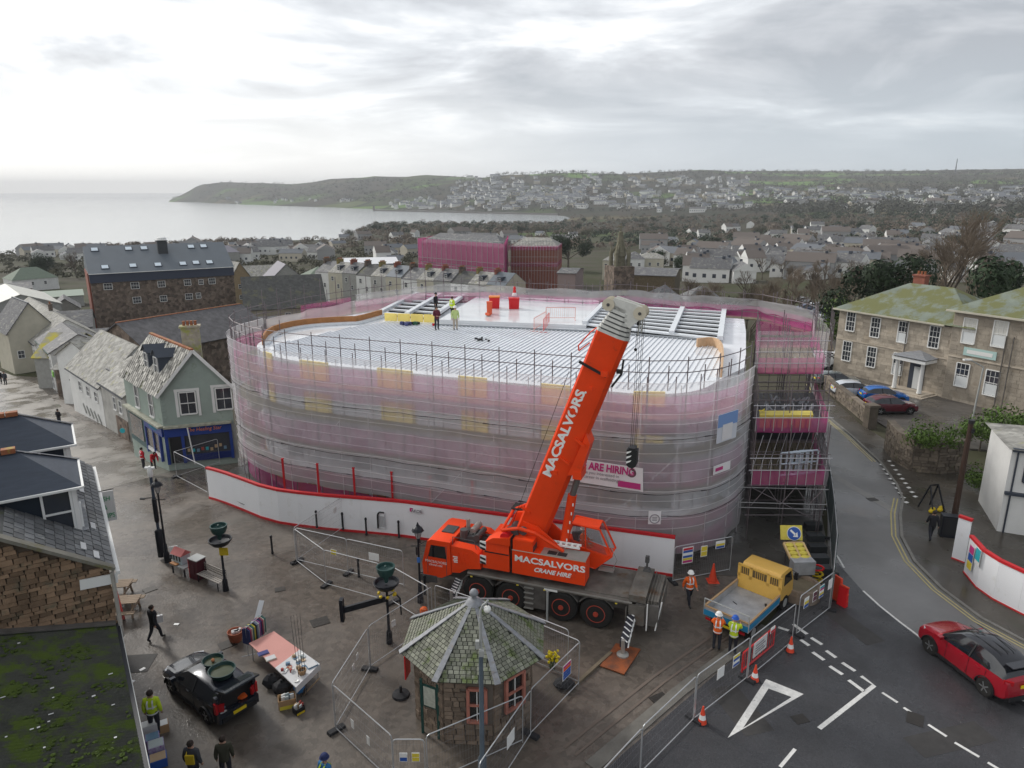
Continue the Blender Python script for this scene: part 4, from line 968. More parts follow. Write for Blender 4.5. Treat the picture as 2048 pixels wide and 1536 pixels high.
ob('counterweight',m_cr,lambda b:(b.box((.92,0,2.45),(1.3,2.56,.85)),b.box((.95,-.2,3.1),(1.2,2.1,.5),taper=.92),b.ext([(.35,-1.28,3.35),(1.6,-1.28,3.35),(1.6,-1.28,3.75),(.75,-1.28,3.62)],(0,.7,0)),b.ext([(.9,.1,3.4),(1.9,.1,3.4),(1.9,.1,4.5),(1.4,.1,4.4)],(0,1.0,0))),smooth=30)
for c9,d9 in(((.95,-1.287,2.88),(1.2,.02,.05)),((1.45,.62,4.47),(.7,.7,.05)),((1.655,-1.1,3.0),(.03,.35,1.6))):ob('cast_recess',m_hose,lambda b:b.box(c9,d9))
for z_ in(2.45,3.18):
    ob('warning_board',m_txw,lambda b:b.box((.27,-1.29,z_),(.30,.03,.42)))
    for j in range(2):ob('warning_stripe',m_blk,lambda b,j=j:b.ext([(.13,-1.31,z_+.15-.22*j),(.13,-1.31,z_+.04-.22*j),(.41,-1.31,z_-.1-.22*j+.06),(.41,-1.31,z_+.01-.22*j+.06)],(0,.01,0)))
ob('superstructure_side',m_cr,lambda b:(b.box((3.42,-.83,2.6),(3.44,.86,1.18)),b.box((2.2,-.95,3.45),(.95,.6,.52))),smooth=30)
ob('top_edge',mat('pale_edge',(.45,.40,.33),rough=.6),lambda b:b.box((3.42,-1.272,3.2),(3.46,.02,.035)))
ob('top_platform',m_alu,lambda b:b.box((4.1,-.83,3.215),(2.1,.84,.04)))
ob('platform_ladder',m_txw,lambda b:(b.beam((2.8,-.55,3.42),(4.7,-.55,3.42),.05,.10),b.beam((2.8,-.25,3.42),(4.7,-.25,3.42),.05,.10),[b.beam((2.95+.27*j,-.56,3.42),(2.95+.27*j,-.24,3.42),.1,.05)for j in range(7)]))
ob('grille',m_hose,lambda b:(b.box((3.55,-1.02,3.24),(.42,.3,.03)),b.box((4.02,-1.02,3.24),(.42,.3,.03))))
text('MACSALVORS',(3.48,-1.275,2.80),(1,0,0),(0,0,1),.30,m_txw,cr,sx=1.28,bold=.012)
text('CRANE HIRE',(3.6,-1.275,2.38),(1,0,0),(0,0,1),.21,m_txw,cr,sx=1.05,shear=.35,bold=.01)
ob('slew_ring',m_gr,lambda b:b.lathe([(.95,1.7),(.95,2.0)],(2.9,0,0),28))
ob('superstructure_side',m_cr,lambda b:b.box((2.9,.75,2.5),(2.2,.35,1.0)))
ob('boom_cradle',m_cr,lambda b:(b.ext([(1.3,-.62,2.3),(2.0,-.62,4.35),(2.7,-.62,4.2),(4.4,-.62,2.9),(4.3,-.62,2.3)],(0,.09,0)),b.ext([(1.3,.53,2.3),(2.0,.53,4.35),(2.7,.53,4.2),(4.4,.53,2.9),(4.3,.53,2.3)],(0,.09,0))))
ob('stay_bar',m_cr,lambda b:(b.path([(1.1,-1.0,3.95),(1.9,-.95,4.15),(2.7,-.9,4.0),(4.0,-.75,3.25)],.085,6),b.path([(1.1,-1.0,3.95),(1.2,.4,4.4),(1.8,.5,4.7)],.07,6)))
ob('winch',m_gr,lambda b:(b.lathe([(.34,-.5),(.34,-.42),(.24,-.42),(.24,.42),(.34,.42),(.34,.5)],(1.5,-.3,3.75),16,axis='y'),b.box((2.3,-.9,3.3),(.8,.5,.3))))
ob('winch_drum',m_rbin,lambda b:b.lathe([(.22,-.25),(.22,.25)],(1.3,-.95,3.7),12,axis='y'))
cs=[(3.75,2.35),(5.2,1.98),(6.0,2.75),(5.38,4.0),(4.05,4.1),(3.7,3.15)]
def rail(b,pts,r,y_):b.path([(x_,y_,z_)for x_,z_ in pts],r,5)
ob('operator_cabin',m_cr,lambda b:(b.ext([(3.75,.45,2.35),(5.2,.45,1.98),(6.0,.45,2.75),(5.6,.45,2.7),(3.72,.45,3.15)],(0,.85,0)),[rail(b,cs+cs[:1],.05,y_)for y_ in(.45,1.3)],b.box((4.7,.875,4.06),(1.3,.85,.05)),b.beam((4.75,.45,2.9),(4.7,.45,4.0),.07,.05)))
m_cgl=mat('cabin_glass',(.10,.13,.14),rough=.08,alpha=.35)
for y_ in(.47,1.28):ob('side_glass',m_cgl,lambda b:b.poly([(4.0,y_,3.1),(5.75,y_,2.75),(5.32,y_,3.9),(4.1,y_,4.0)]))
ob('front_glass',m_cgl,lambda b:b.poly([(5.95,.5,2.8),(5.95,1.25,2.8),(5.38,1.25,3.95),(5.38,.5,3.95)]))
ob('seat',m_gr,lambda b:(b.box((4.55,.9,2.8),(.5,.5,.12)),b.beam((4.35,.9,2.85),(4.2,.9,3.5),.5,.12,up=(0,1,0))))
ob('cabin_step',m_alu,lambda b:(b.box((5.75,.5,2.0),(.7,.35,.04),.0),b.path([(6.05,.42,2.1),(6.25,.42,2.6),(5.9,.42,3.3)],.02)))
A_=V((.342,0,.9397));Nn=V((.9397,0,-.342));F0=V((3.8,0,7.86))
def bpnt(s_,d_,y_=0.):return F0+A_*s_+Nn*d_+V((0,y_,0))
def boomsec(b,s0,s1,hw,hd,mi=0):
    prof=[(-hd,-hw*.75),(-hd,hw*.75),(-hd*.86,hw),(hd*.35,hw),(hd*.78,hw*.72),(hd,hw*.25),(hd,-hw*.25),(hd*.78,-hw*.72),(hd*.35,-hw),(-hd*.86,-hw)]
    b.ext([bpnt(s0,d_,y_)for d_,y_ in prof],A_*(s1-s0),mi)
bm=ob('boom',m_cr,lambda b:boomsec(b,-4.6,5.75,.47,.70),smooth=25)
for j in range(6):(ob('boom_section_collar',m_crw,lambda b:boomsec(b,5.75+.185*j,5.75+.185*j+.12,.475-.025*j,.71-.05*j)),ob('boom_gap',m_gr,lambda b:boomsec(b,5.87+.185*j,5.87+.185*j+.065,.42-.025*j,.64-.05*j)))
ob('boom_foot_pin',m_gr,lambda b:b.lathe([(.2,-.75),(.2,.75)],tuple(bpnt(-4.3,-.3)),12,axis='y'))
for s_,d_,w_ in((4.2,-.2,1.3),(2.1,-.35,.5),(-.2,.15,.6),(-3.3,-.6,.5),(.9,.5,.5)):
    ob('boom_lug',m_cr if w_<1 else m_hose,lambda b:b.beam(bpnt(s_,d_-w_/2,-.5),bpnt(s_-.12,d_+w_/2,-.5),.10,.12,up=(0,1,0)))
ob('boom_lug',m_cr,lambda b:(b.box(tuple(bpnt(4.15,.35,-.53)),(.3,.12,.22)),b.box(tuple(bpnt(3.3,.05,-.5)),(.16,.08,.16)),b.box(tuple(bpnt(-1.0,.0,-.5)),(.22,.1,.2))))
ob('marker_disc',m_txw,lambda b:b.lathe([(.05,0),(.05,.02)],tuple(bpnt(3.05,-.1,-.5)),10,axis='y'))
ob('cylinder_bracket',m_cr,lambda b:(b.ext([bpnt(-.9,.55,-.42),bpnt(1.3,.6,-.42),bpnt(.9,.95,-.42),bpnt(-.6,1.05,-.42)],(0,.84,0)),b.box(tuple(bpnt(-.7,.95)),(.4,.9,.35))))
ob('lift_cylinder',m_cr,lambda b:b.tube((3.72,0,2.6),(4.16,0,5.75),.21,14),smooth=40)
ob('lift_rod',mat('chrome_rod',(.20,.19,.18),rough=.3,metal=.6),lambda b:b.tube((4.16,0,5.7),tuple(bpnt(-.65,.95)),.145,12),smooth=40)
ob('scale_marks',m_txw,lambda b:[b.box((3.93+.0+.063*j,-.2,3.1+.45*j-.0),(.05,.03,.14))for j in range(6)])
ob('boom_head',m_crw,lambda b:(b.ext([bpnt(6.75,-.62,-.3),bpnt(7.25,-.5,-.3),(6.95,-.3,14.52),(7.05,-.3,14.15),bpnt(6.3,.55,-.3)],(0,.07,0)),b.ext([bpnt(6.75,-.62,.23),bpnt(7.25,-.5,.23),(6.95,.23,14.52),(7.05,.23,14.15),bpnt(6.3,.55,.23)],(0,.07,0)),boomsec(b,6.6,6.95,.3,.45),b.beam((5.9,0,14.5),(6.8,0,14.42),.5,.06)))
for c_,r_ in(((5.57,-.0,14.55),.26),((6.88,0,14.25),.27)):
    sh=ob('sheave',mat('cream_sheave',(.58,.53,.42),rough=.55),lambda b:[b.lathe([(.03,y0),(r_,y0),(r_-.05,y0+.03),(r_,y0+.06),(.03,y0+.06)],c_,20,axis='y')for y0 in(-.38,-.2,.0,.18,.32)],smooth=35)
    ob('sheave_hub',m_gr,lambda b:b.lathe([(.07,-.41),(.07,.42)],c_,10,axis='y'),sh)
ob('boom_tip_fitting',m_hose,lambda b:(b.box((6.8,.0,13.9),(.12,.3,.35)),b.tube((6.75,-.05,13.8),(6.72,-.05,12.7),.012),b.sph((6.72,-.05,12.68),.07),b.box(tuple(bpnt(4.4,.85,-.1)),(.25,.2,.16)),b.path([tuple(bpnt(4.9,.8,.0)),tuple(bpnt(4.3,.95,.0)),tuple(bpnt(3.6,.78,.0))],.05)))
ob('boom_tip_bracket',m_crw,lambda b:(b.beam((6.86,-.1,14.0),(6.8,-.1,13.3),.1,.05),b.beam((6.95,.1,14.0),(6.9,.1,13.4),.1,.05)))
ob('boom_side_stay',m_cr,lambda b:b.path([bpnt(5.8,-.72,-.3),bpnt(5.5,-.9,-.35),bpnt(4.8,-1.15,-.4),bpnt(4.6,-1.05,-.4),bpnt(5.1,-.75,-.35)],.03,5))
hk=V((6.80,-.05,8.0))
for y_,dx in((-.16,-.09),(-.02,-.03),(.1,.05),(.2,.10)):ob('hoist_rope',m_hose,lambda b:b.tube((6.88+dx+.03,y_,14.1),(hk.x+dx,hk.y+y_*.7,hk.z+.3),.012,4))
ob('hoist_rope',m_hose,lambda b:b.tube(tuple(bpnt(3.6,-1.1,-.45)),(1.4,-.4,4.0),.014,4))
hb=ob('hook_block',m_blk,lambda b:(b.box(tuple(hk),(.46,.40,.62)),b.lathe([(.23,-.23),(.23,.23)],tuple(hk+V((0,0,-.28))),16,axis='y'),b.box(tuple(hk+V((0,0,.35))),(.3,.5,.12))))
for j in range(3):ob('warning_stripe',m_txw,lambda b,j=j:b.ext([tuple(hk+V((-.22,-.235,.22-.22*j))),tuple(hk+V((-.22,-.235,.12-.22*j))),tuple(hk+V((-.05,-.235,.22-.22*j))),tuple(hk+V((.0,-.235,.30-.22*j)))],(0,.01,0)),hb)
ob('hook',m_maroon,lambda b:b.path([tuple(hk+V((0,0,-.5))),tuple(hk+V((0,0,-.66)))]+[tuple(hk+V((.16*sin(t_),0,-.82+.16*cos(t_))))for t_ in[0.2+.5*j for j in range(9)]],.05,6),hb)
text('MACSALVORS',tuple(bpnt(.85,-.28,-.485)),tuple(A_),tuple(-Nn),.40,m_txw,cr,sx=1.26,bold=.02)
ob('step_panel',m_cs,lambda b:(b.box((2.85,-1.2,1.0),(1.0,.28,1.1))))
for j in range(5):ob('step',m_alu,lambda b,j=j:b.box((2.55,-1.38,.42+.26*j),(.45,.09,.04)))
ob('side_light',m_yel,lambda b:[b.box((x_,-1.38,1.5),(.1,.03,.05))for x_ in(-.3,2.0,3.3,6.6)])
ob('makers_plate',m_txw,lambda b:b.box((3.6,-1.38,1.55),(.62,.02,.10)))
m_strb=mat('outrigger_black',(.03,.03,.04),rough=.5)
def outr(x_,y0,y1,zz,sg):
    o=ob('outrigger_beam',m_strb,lambda b:b.beam((x_,y0,.95),(x_-.05,y1,zz),.3,.34))
    for j in range(6):
        k0,k1=j/6+.05,j/6+.11;ob('outrigger_stripe',m_txw,lambda b:b.beam((x_+.16,y0+(y1-y0)*k0,.95+(zz-.95)*k0+.12),(x_+.16,y0+(y1-y0)*(k1+.05),.95+(zz-.95)*k1-.12),.03,.05,up=(1,0,0)),o)
        ob('outrigger_stripe',m_txw,lambda b:b.beam((x_-.17,y0+(y1-y0)*k0,.95+(zz-.95)*k0+.17),(x_+.13,y0+(y1-y0)*(k1+.08),.95+(zz-.95)*k1+.175),.06,.012),o)
    ob('jack',m_alu,lambda b:(b.tube((x_-.05,y1,zz+.25),(x_-.05,y1,.16),.09,10),b.lathe([(.26,.1),(.26,.17),(.1,.22)],(x_-.05,y1,0),14)),o)
outr(7.3,-1.1,-2.95,.6,-1);outr(-1.05,-1.1,-1.9,.6,-1)
ob('rear_bracket',m_cg,lambda b:(b.box((7.5,-1.33,1.1),(.7,.08,.95)),b.box((7.05,-1.3,.9),(.06,.3,1.0)),b.tube((7.98,-1.3,1.8),(7.95,-1.3,.35),.04)))
ob('rear_plate_edge',m_txw,lambda b:(b.beam((8.55,-1.1,1.8),(8.35,-1.35,.5),.03,.05),b.box((7.97,-1.38,1.1),(.05,.03,1.3))))
ob('rear_mast',m_gr,lambda b:(b.tube((7.55,1.0,1.9),(7.55,1.0,2.7),.05,6),b.box((7.55,1.0,2.6),(.18,.18,.3)),b.box((7.55,1.0,2.05),(.4,.3,.25),taper=.6)))
om=thing('outrigger_mat','rust orange steel mat under the rear outrigger foot','mat',at(1240,1322));q=[at(*p,.06)for p in[(1200,1333),(1232,1288),(1281,1300),(1248,1350)]]
b=B();b.ext(q,(0,0,.05));b.obj('plate',mat('rust_orange',(.34,.09,.025),rough=.7,var=.55,scale=2.5,col2=(.12,.05,.03)),om,w=om)
b=B();a0,a1=at(1226,1262,.09),at(1180,1360,.05);b.beam(at(1222,1305,.10),at(1150,1370,.06),.14,.10);tag(b.obj('timber_baulk',mat('weathered_timber',(.20,.16,.11),rough=.85,var=.4)),'long weathered timber lying from the orange mat towards the fence','timber')
person('person in orange hi-vis seated in the open operator cabin of the crane',cr.matrix_basis@V((4.5,.9,2.05))if False else(V((-1.18,31.2,0))+V((*rot2(4.5,.9,cr.rotation_euler.z),1.98))),cr.rotation_euler.z+pi/2,'sit',m_orj,trs=m_orj,hat=m_hat,bandcol=m_refl)
# ================================================================ octagonal kiosk
m_slate=mat('kiosk_slate',(.235,.24,.19),rough=.75,var=.4,scale=3,rnd=.35,moss=(.10,.13,.045),mscale=1.6,mthr=.53)
m_lead=mat('lead_flashing',(.27,.28,.30),rough=.55,var=.35,scale=5,moss=(.22,.20,.19),mscale=4)
m_kst=mat('kiosk_stone',(.235,.18,.135),rough=.85,var=.3,scale=2.5,rnd=.3,bump=.4,bscale=18);m_mort=mat('mortar',(.17,.145,.12),rough=.9,var=.2)
m_pinkp=mat('salmon_paint',(.50,.20,.15),rough=.55,var=.15,scale=4)
kc=V((-1.4,23.2,0));ks_=thing('market_kiosk','small octagonal stone kiosk with mossy slate roof and pale hips','kiosk',kc)
KA=[radians(-161+45*k)for k in range(8)]
def kp(r,k,z):return kc+V((r*cos(KA[k%8]),r*sin(KA[k%8]),z))
b=B();b.prism([kp(2.24,k,0)for k in range(8)],0,2.75);b.obj('wall',m_mort,ks_,w=ks_)
random.seed(11);cnt=0;rest=B()
wins={1:(.50,.86,1.05,2.35),2:(.32,.80,1.15,2.45),0:None}
for f in range(8):
    p,q=kp(2.26,f,0),kp(2.26,f+1,0);u=(q-p);l=u.length;u.normalize();n=V((u.y,-u.x,0));z=0.03
    while z<2.68:
        h_=random.uniform(.15,.25);x=0
        while x<l-.02:
            w_=min(random.uniform(.22,.46),l-x)
            if l-x-w_<.1:w_=l-x
            wn=wins.get(f)
            if not(wn and x+w_>wn[0]*l-.02 and x<wn[1]*l+.02 and z+h_>wn[2]and z<wn[3]):
                c_=p+u*(x+w_/2)+n*.02+V((0,0,z+h_/2));ax=(u*(w_-.025),n*random.uniform(.06,.12),V((0,0,h_-.025)))
                if f<4 and cnt<290:piece('stone',c_,ax,m_kst,ks_,ks_,'chip');cnt+=1
                else:rest.beam(c_-ax[0]/2,c_+ax[0]/2,ax[1].length,h_-.025)
            x+=w_
        z+=h_
rest.obj('rear_stones',m_kst,ks_,w=ks_)['kind']='stuff'
for f,wn in wins.items():
    if not wn:continue
    p,q=kp(2.26,f,0),kp(2.26,f+1,0);u=(q-p);l=u.length;u.normalize();n=V((u.y,-u.x,0));x0,x1,z0,z1=wn[0]*l,wn[1]*l,wn[2],wn[3]
    b=B();b.beam(p+u*(x0+x1)/2+n*.02+V((0,0,z0+.05)),p+u*(x0+x1)/2+n*.02+V((0,0,z1-.05)),x1-x0-.05,.03,up=n);fr_=b.obj('pane',m_glass,ks_,w=ks_)
    for a_,c_ in((0,0),(1,1)):
        x=x0 if a_==0 else x1;b=B();b.beam(p+u*x+n*.07+V((0,0,z0-.08)),p+u*x+n*.07+V((0,0,z1)),.11,.12,up=n);b.obj('window_frame',m_pinkp,ks_,w=ks_)
    for z_ in(z0-.04,(z0+z1)/2,z1):b=B();b.beam(p+u*x0+n*.07+V((0,0,z_)),p+u*x1+n*.07+V((0,0,z_)),.12,.10 if z_!=(z0+z1)/2 else.05);b.obj('window_frame',m_pinkp,ks_,w=ks_)
    b=B();b.beam(p+u*(x0+x1)/2+n*.06+V((0,0,z0)),p+u*(x0+x1)/2+n*.06+V((0,0,z1)),.03,.04,up=n);b.obj('glazing_bar',m_txw,ks_,w=ks_)
for f in range(8):
    b=B();b.beam(kp(2.52,f,2.80),kp(2.52,f+1,2.80),.10,.14);b.obj('fascia',m_pinkp,ks_,w=ks_)
apex=kc+V((0,0,4.5));ER,EZ=2.78,2.88
b=B();b.add([kp(ER,k,EZ)for k in range(8)]+[apex,kc+V((0,0,EZ-.05))],[(k,(k+1)%8,8)for k in range(8)]+[((k+1)%8,k,9)for k in range(8)]);b.obj('roof',mat('slate_bed',(.05,.055,.045),rough=.9),ks_,w=ks_)
cnt=0;rest=B();random.seed(12)
for f in[1,0,2,7,3,4,5,6]:
    p,q=kp(ER,f,EZ),kp(ER,f+1,EZ);m_=(p+q)/2;s_=(apex-m_);sl_=s_.length;s_.normalize();u=(q-p).normalized();n=u.cross(s_).normalized();hw=(q-p).length/2
    rows=21
    for r_ in range(rows):
        t=r_/rows;wl=hw*(1-t)*.93;x=-wl+(r_%2)*.09
        while x<wl:
            w_=random.uniform(.17,.25);c_=m_+s_*(sl_*(t+.5/rows))+u*(x+w_/2)+n*.03
            sd2=(s_*.993-n*-.0);ax=(u*(w_-.03),(s_+n*.12)*(sl_/rows*.86),n*.035)
            if x+w_<wl+.1:
                if cnt<298:piece('slate',c_,ax,m_slate,ks_,ks_);cnt+=1
                else:
                    a1,a2,a3=ax[0]/2,ax[1]/2,ax[2]/2;rest.add([c_+a1*i_+a2*j_+a3*k_ for k_ in(-1,1)for i_,j_ in((-1,-1),(1,-1),(1,1),(-1,1))],[(0,3,2,1),(4,5,6,7),(0,1,5,4),(1,2,6,5),(2,3,7,6),(3,0,4,7)])
            x+=w_
rest.obj('far_slates',m_slate,ks_,w=ks_)['kind']='stuff'
for k in range(8):
    e_=kp(ER+.05,k,EZ+.02);b=B();n=8;pts=[e_+(apex-e_)*(i/n)for i in range(n+1)]
    for i in range(n):b.beam(pts[i]+V((0,0,.045+.006*(i%2))),pts[i+1]+V((0,0,.045+.006*(i%2))),.22-.11*i/n,.04)
    b.obj('hip_flashing',m_lead,ks_,w=ks_)
b=B();b.lathe([(.34,0),(.22,.16),(.10,.2),(.09,.28),(.16,.34),(.17,.44),(.10,.54),(.02,.57)],tuple(apex-V((0,0,.12))),12);b.obj('finial',m_lead,ks_,w=ks_,smooth=50)
ib=thing('notice_board','green-posted notice board standing against the kiosk wall','notice board',at(847,1462));a_,c_=at(846,1466),at(878,1478)
m_dgr=mat('dark_green_paint',(.02,.07,.06),rough=.5)
for p in(a_,c_):b=B();b.box(tuple(p+V((0,0,1.15))),(.09,.09,2.3));b.obj('post',m_dgr,ib,w=ib)
b=B();b.wallp(a_,c_,1.2,2.1,.05);b.obj('board',m_dgr,ib,w=ib);b=B();u=(c_-a_).normalized();n_=V((u.y,-u.x,0))*.02
b.wallp(a_+u*.1+n_,c_-u*.1+n_,1.27,2.04,.02);b.obj('map_sheet',mat('map_print',(.55,.58,.50),rough=.5,var=.3,scale=8),ib,w=ib)
b=B();b.wallp(kp(2.5,0,0)+V((-.15,.1,0)),kp(2.5,0,0)+V((-.05,.6,0)),1.6,2.6,.05);tag(b.obj('red_board',m_rbin),'narrow red board fixed at the left corner of the kiosk','sign')
# ================================================================ wire fence panels
m_galv=mat('bright_tube',(.50,.51,.52),rough=.35,metal=.5);m_wire=mat('fence_wire',(.20,.20,.21),rough=.5,metal=.4)
m_foot=mat('rubber_foot',(.025,.025,.028),rough=.8);m_yfoot=mat('yellow_foot',(.62,.45,.02),rough=.6)
PROTO={}
def panel_meshes(ln,ht):
    k=(round(ln,1),ht)
    if k in PROTO:return PROTO[k]
    L_=k[0];b=B();r=.12;c_=[(0,0,0),(0,0,ht-r),(r*.3,0,ht-r*.3),(r,0,ht),(L_-r,0,ht),(L_-r*.3,0,ht-r*.3),(L_,0,ht-r),(L_,0,0)]
    b.path(c_,.021,6);b.tube((0,0,.14),(L_,0,.14),.019,6)
    me=bpy.data.meshes.new('frame');me.from_pydata(b.v,[],b.f);me.materials.append(m_galv)
    b=B()
    for i in range(1,int(L_/.11)):b.tube((i*.11,0,.14),(i*.11,0,ht),.0036,3)
    for z_ in(.4,.75,1.1,1.45,1.8):b.tube((0,0,z_),(L_,0,z_),.003,3)
    me2=bpy.data.meshes.new('mesh_infill');me2.from_pydata(b.v,[],b.f);me2.materials.append(m_wire)
    b=B();b.box((0,0,.07),(.24,.70,.14),taper=.92);me3=bpy.data.meshes.new('foot');me3.from_pydata(b.v,[],b.f)
    PROTO[k]=(me,me2,me3);return PROTO[k]
FEET=0
def heras(pa,pb,label,ht=2.0,signs=(),foot=m_foot,group='wire fence panels round the works',z=0.,net=None):
    pa,pb=(at(*pa,z)if len(pa)==2 else V(pa)),(at(*pb,z)if len(pb)==2 else V(pb));u=pb-pa;L_=u.length;t=thing('fence_panel',label,'fence panel',pa,atan2(u.y,u.x),group)
    m1,m2,m3=panel_meshes(L_,ht);k=L_/round(L_,1)
    for nm,me in(('frame',m1),('mesh_infill',m2)):
        o=bpy.data.objects.new(nm,me);C.objects.link(o);o.parent=t;o.scale=(k,1,1)
        if nm=='mesh_infill':o['kind']='stuff'
    o=bpy.data.objects.new('foot',m3 if foot is m_foot else m3.copy());
    if not o.data.materials:o.data.materials.append(foot)
    C.objects.link(o);o.parent=t
    if net:
        n=8;b=B();vs=[(L_*i/n,-.03+.03*((i*7)%3-1),z_)for z_ in(.15,.8,1.4,ht-.04)for i in range(n+1)]
        b.add(vs,[(j*(n+1)+i,j*(n+1)+i+1,(j+1)*(n+1)+i+1,(j+1)*(n+1)+i)for j in range(3)for i in range(n)]);b.obj('debris_net',net,t)
    for(x,zz,w_,h_,cols,lab)in signs:
        st=thing('sign',lab,'sign',pa+u.normalized()*(x*L_)+V((0,0,zz)),atan2(u.y,u.x));b=B();b.box((0,-.05,0),(w_,.012,h_));b.obj('board',m_txw,st);n=len(cols);y0=h_/2*.92;hh=h_*.92/max(1,n)
        for i,c_ in enumerate(cols):
            if c_ is None:continue
            if isinstance(c_,tuple)and isinstance(c_[0],str):
                text(c_[0],(0,-.068,y0-hh*(i+.5)),(1,0,0),(0,0,1),hh*.5,c_[1],st,sx=.8);continue
            b=B();b.box((0,-.060,y0-hh*(i+.5)),(w_*.88,.008,hh*.86));b.obj('printed_block',c_,st)
    return t
WN=None;I_=(m_blue,m_yel)
heras((693,1054),(593,1124),'fence panel running from the bollards to the left corner of the small enclosure',foot=m_foot,signs=[(.2,1.45,.28,.34,(m_mag,),'small magenta sign wired to the fence by the hoarding')])
heras((596,1124),(697,1148),'rear fence panel of the small enclosure, with the yellow notice',signs=[(.75,1.1,.36,.30,(m_yel,m_yel),'yellow notice on the rear panel of the small enclosure')])
heras((697,1148),(808,1174),'rear fence panel of the small enclosure, with the blank white board',signs=[(.5,1.35,.60,.40,(None,),'blank white board on the rear panel near the crane cab')])
heras((594,1126),(653,1172),'front left fence panel of the small enclosure',foot=m_foot)
heras((653,1172),(762,1202),'front fence panel of the small enclosure, by the planter post',foot=m_yfoot)
heras((786,1207),(858,1252),'fence panel between the planter post and the black lamp post')
heras((865,1252),(742,1337),'fence panel left of the kiosk roof, upper side',signs=[(.62,1.35,.22,.30,(None,),'small white notice on the fence above left of the kiosk')])
heras((740,1341),(671,1460),'fence panel at the far left of the kiosk enclosure',foot=m_foot,signs=[(.3,1.4,.2,.26,(None,),'upper white notice on the far left kiosk fence'),(.42,1.2,.2,.26,(None,),'lower white notice on the far left kiosk fence')])
heras((673,1463),(788,1572),'fence panel at the lower left of the kiosk enclosure',signs=[(.35,1.1,.17,.34,(None,),'left white notice on the lower left kiosk fence'),(.62,1.0,.17,.34,(None,),'right white notice on the lower left kiosk fence')])
heras((790,1580),(852,1580),'narrow fence gate below the kiosk with two safety signs',signs=[(.33,1.35,.26,.34,(m_txw,m_blue),'blue and white safety sign on the narrow gate'),(.72,1.35,.26,.34,(m_yel,m_yel),'yellow warning sign on the narrow gate')])
heras((856,1572),(1045,1486),'fence panel crossing in front of the kiosk door side')
heras((960,1632),(1061,1474),'near fence panel right of the grey lamp post',signs=[(.55,1.3,.55,.50,(None,),'blank white board on the fence right of the grey lamp post')],foot=m_yfoot)
heras((1061,1472),(1157,1371),'fence panel right of the kiosk with the blue safety board',signs=[(.70,1.35,.60,.66,(m_mag,m_orj,m_blue,m_blue,m_blue),'blue and orange safety board on the fence right of the kiosk')])
heras((1052,1320),(1157,1369),'fence panel behind the kiosk running to the right corner')
heras((1045,1306),(1135,1345),'second, slightly farther fence panel behind the kiosk')
heras((872,1248),(985,1290),'fence panel hidden behind the kiosk roof, by the front outrigger')
heras((1494,1362),(1583,1288),'fence panel in front of the tipper truck with the red barrier behind it',signs=[(.45,1.65,.34,.26,(m_txw,m_red),'small red and white sign high on the fence by the tipper')])
heras((1388,1442),(1492,1361),'fence panel with two notices beside the hi-vis workers',signs=[(.42,1.4,.46,.46,(None,),'blank white notice on the fence by the workers'),(.72,1.45,.46,.52,(m_yel,m_blue,m_txw,m_blue),'yellow and blue site sign on the fence by the workers')])
heras((1280,1552),(1386,1444),'fence panel along the worn kerb at the bottom of the junction')
heras((1180,1670),(1279,1555),'fence panel along the worn kerb, cut by the lower edge of the picture')
heras((1592,1272),(1660,1219),'fence panel with coloured posters beside the green netted fence',signs=[(.16,1.5,.42,.50,(m_txw,m_yel,m_blue),'leftmost poster by the green fence, yellow over blue'),(.40,1.5,.34,.50,(m_maroon,m_maroon),'maroon poster by the green fence'),(.60,1.5,.42,.62,(m_teal,m_mag,m_txw,m_yel,m_blue),'striped multicolour poster by the green fence'),(.86,1.55,.38,.50,(None,),'white poster nearest the green fence post')])
heras((1345,1166),(1459,1143),'fence panel closing the gap right of the white hoarding',signs=[(.22,1.45,.62,.90,(m_red,m_blue,m_txw,m_blue,m_yel,m_mag),'tall multicolour safety sign right of the hoarding end'),(.5,1.5,.38,.60,(m_yel,m_yel),'yellow crane warning sign right of the hoarding end'),(.78,1.7,.55,.42,(m_txw,m_yel,m_blue),'blue and yellow two-pictogram sign right of the hoarding end')])
heras((354,955),(416,988),'fence panel between the blue shop and the hoarding end',z=-.9,foot=m_yfoot)
heras((354,955),(440,927),'fence panel in front of the blue shop window',z=-1.1)
m_gnet=netmat('green_net',(.012,.06,.05),.90)
gp_=[at(1657,1222),at(1664,1150),at(1660,1080),at(1654,1020),at(1647,965),at(1641,920),at(1636,885),at(1632,850)]
for i in range(7):heras(tuple(gp_[i]),tuple(gp_[i+1]),'green netted fence panel along the road, number-plate of the row unseen' if False else['green netted fence panel nearest the red plastic barrier','second green netted fence panel from the red barrier','third green netted fence panel from the red barrier','middle green netted fence panel along the road','third green netted fence panel from the stone wall end','second green netted fence panel from the stone wall end','green netted fence panel farthest up the road'][i],ht=2.3,net=m_gnet,group='green netted fence panels along the road')
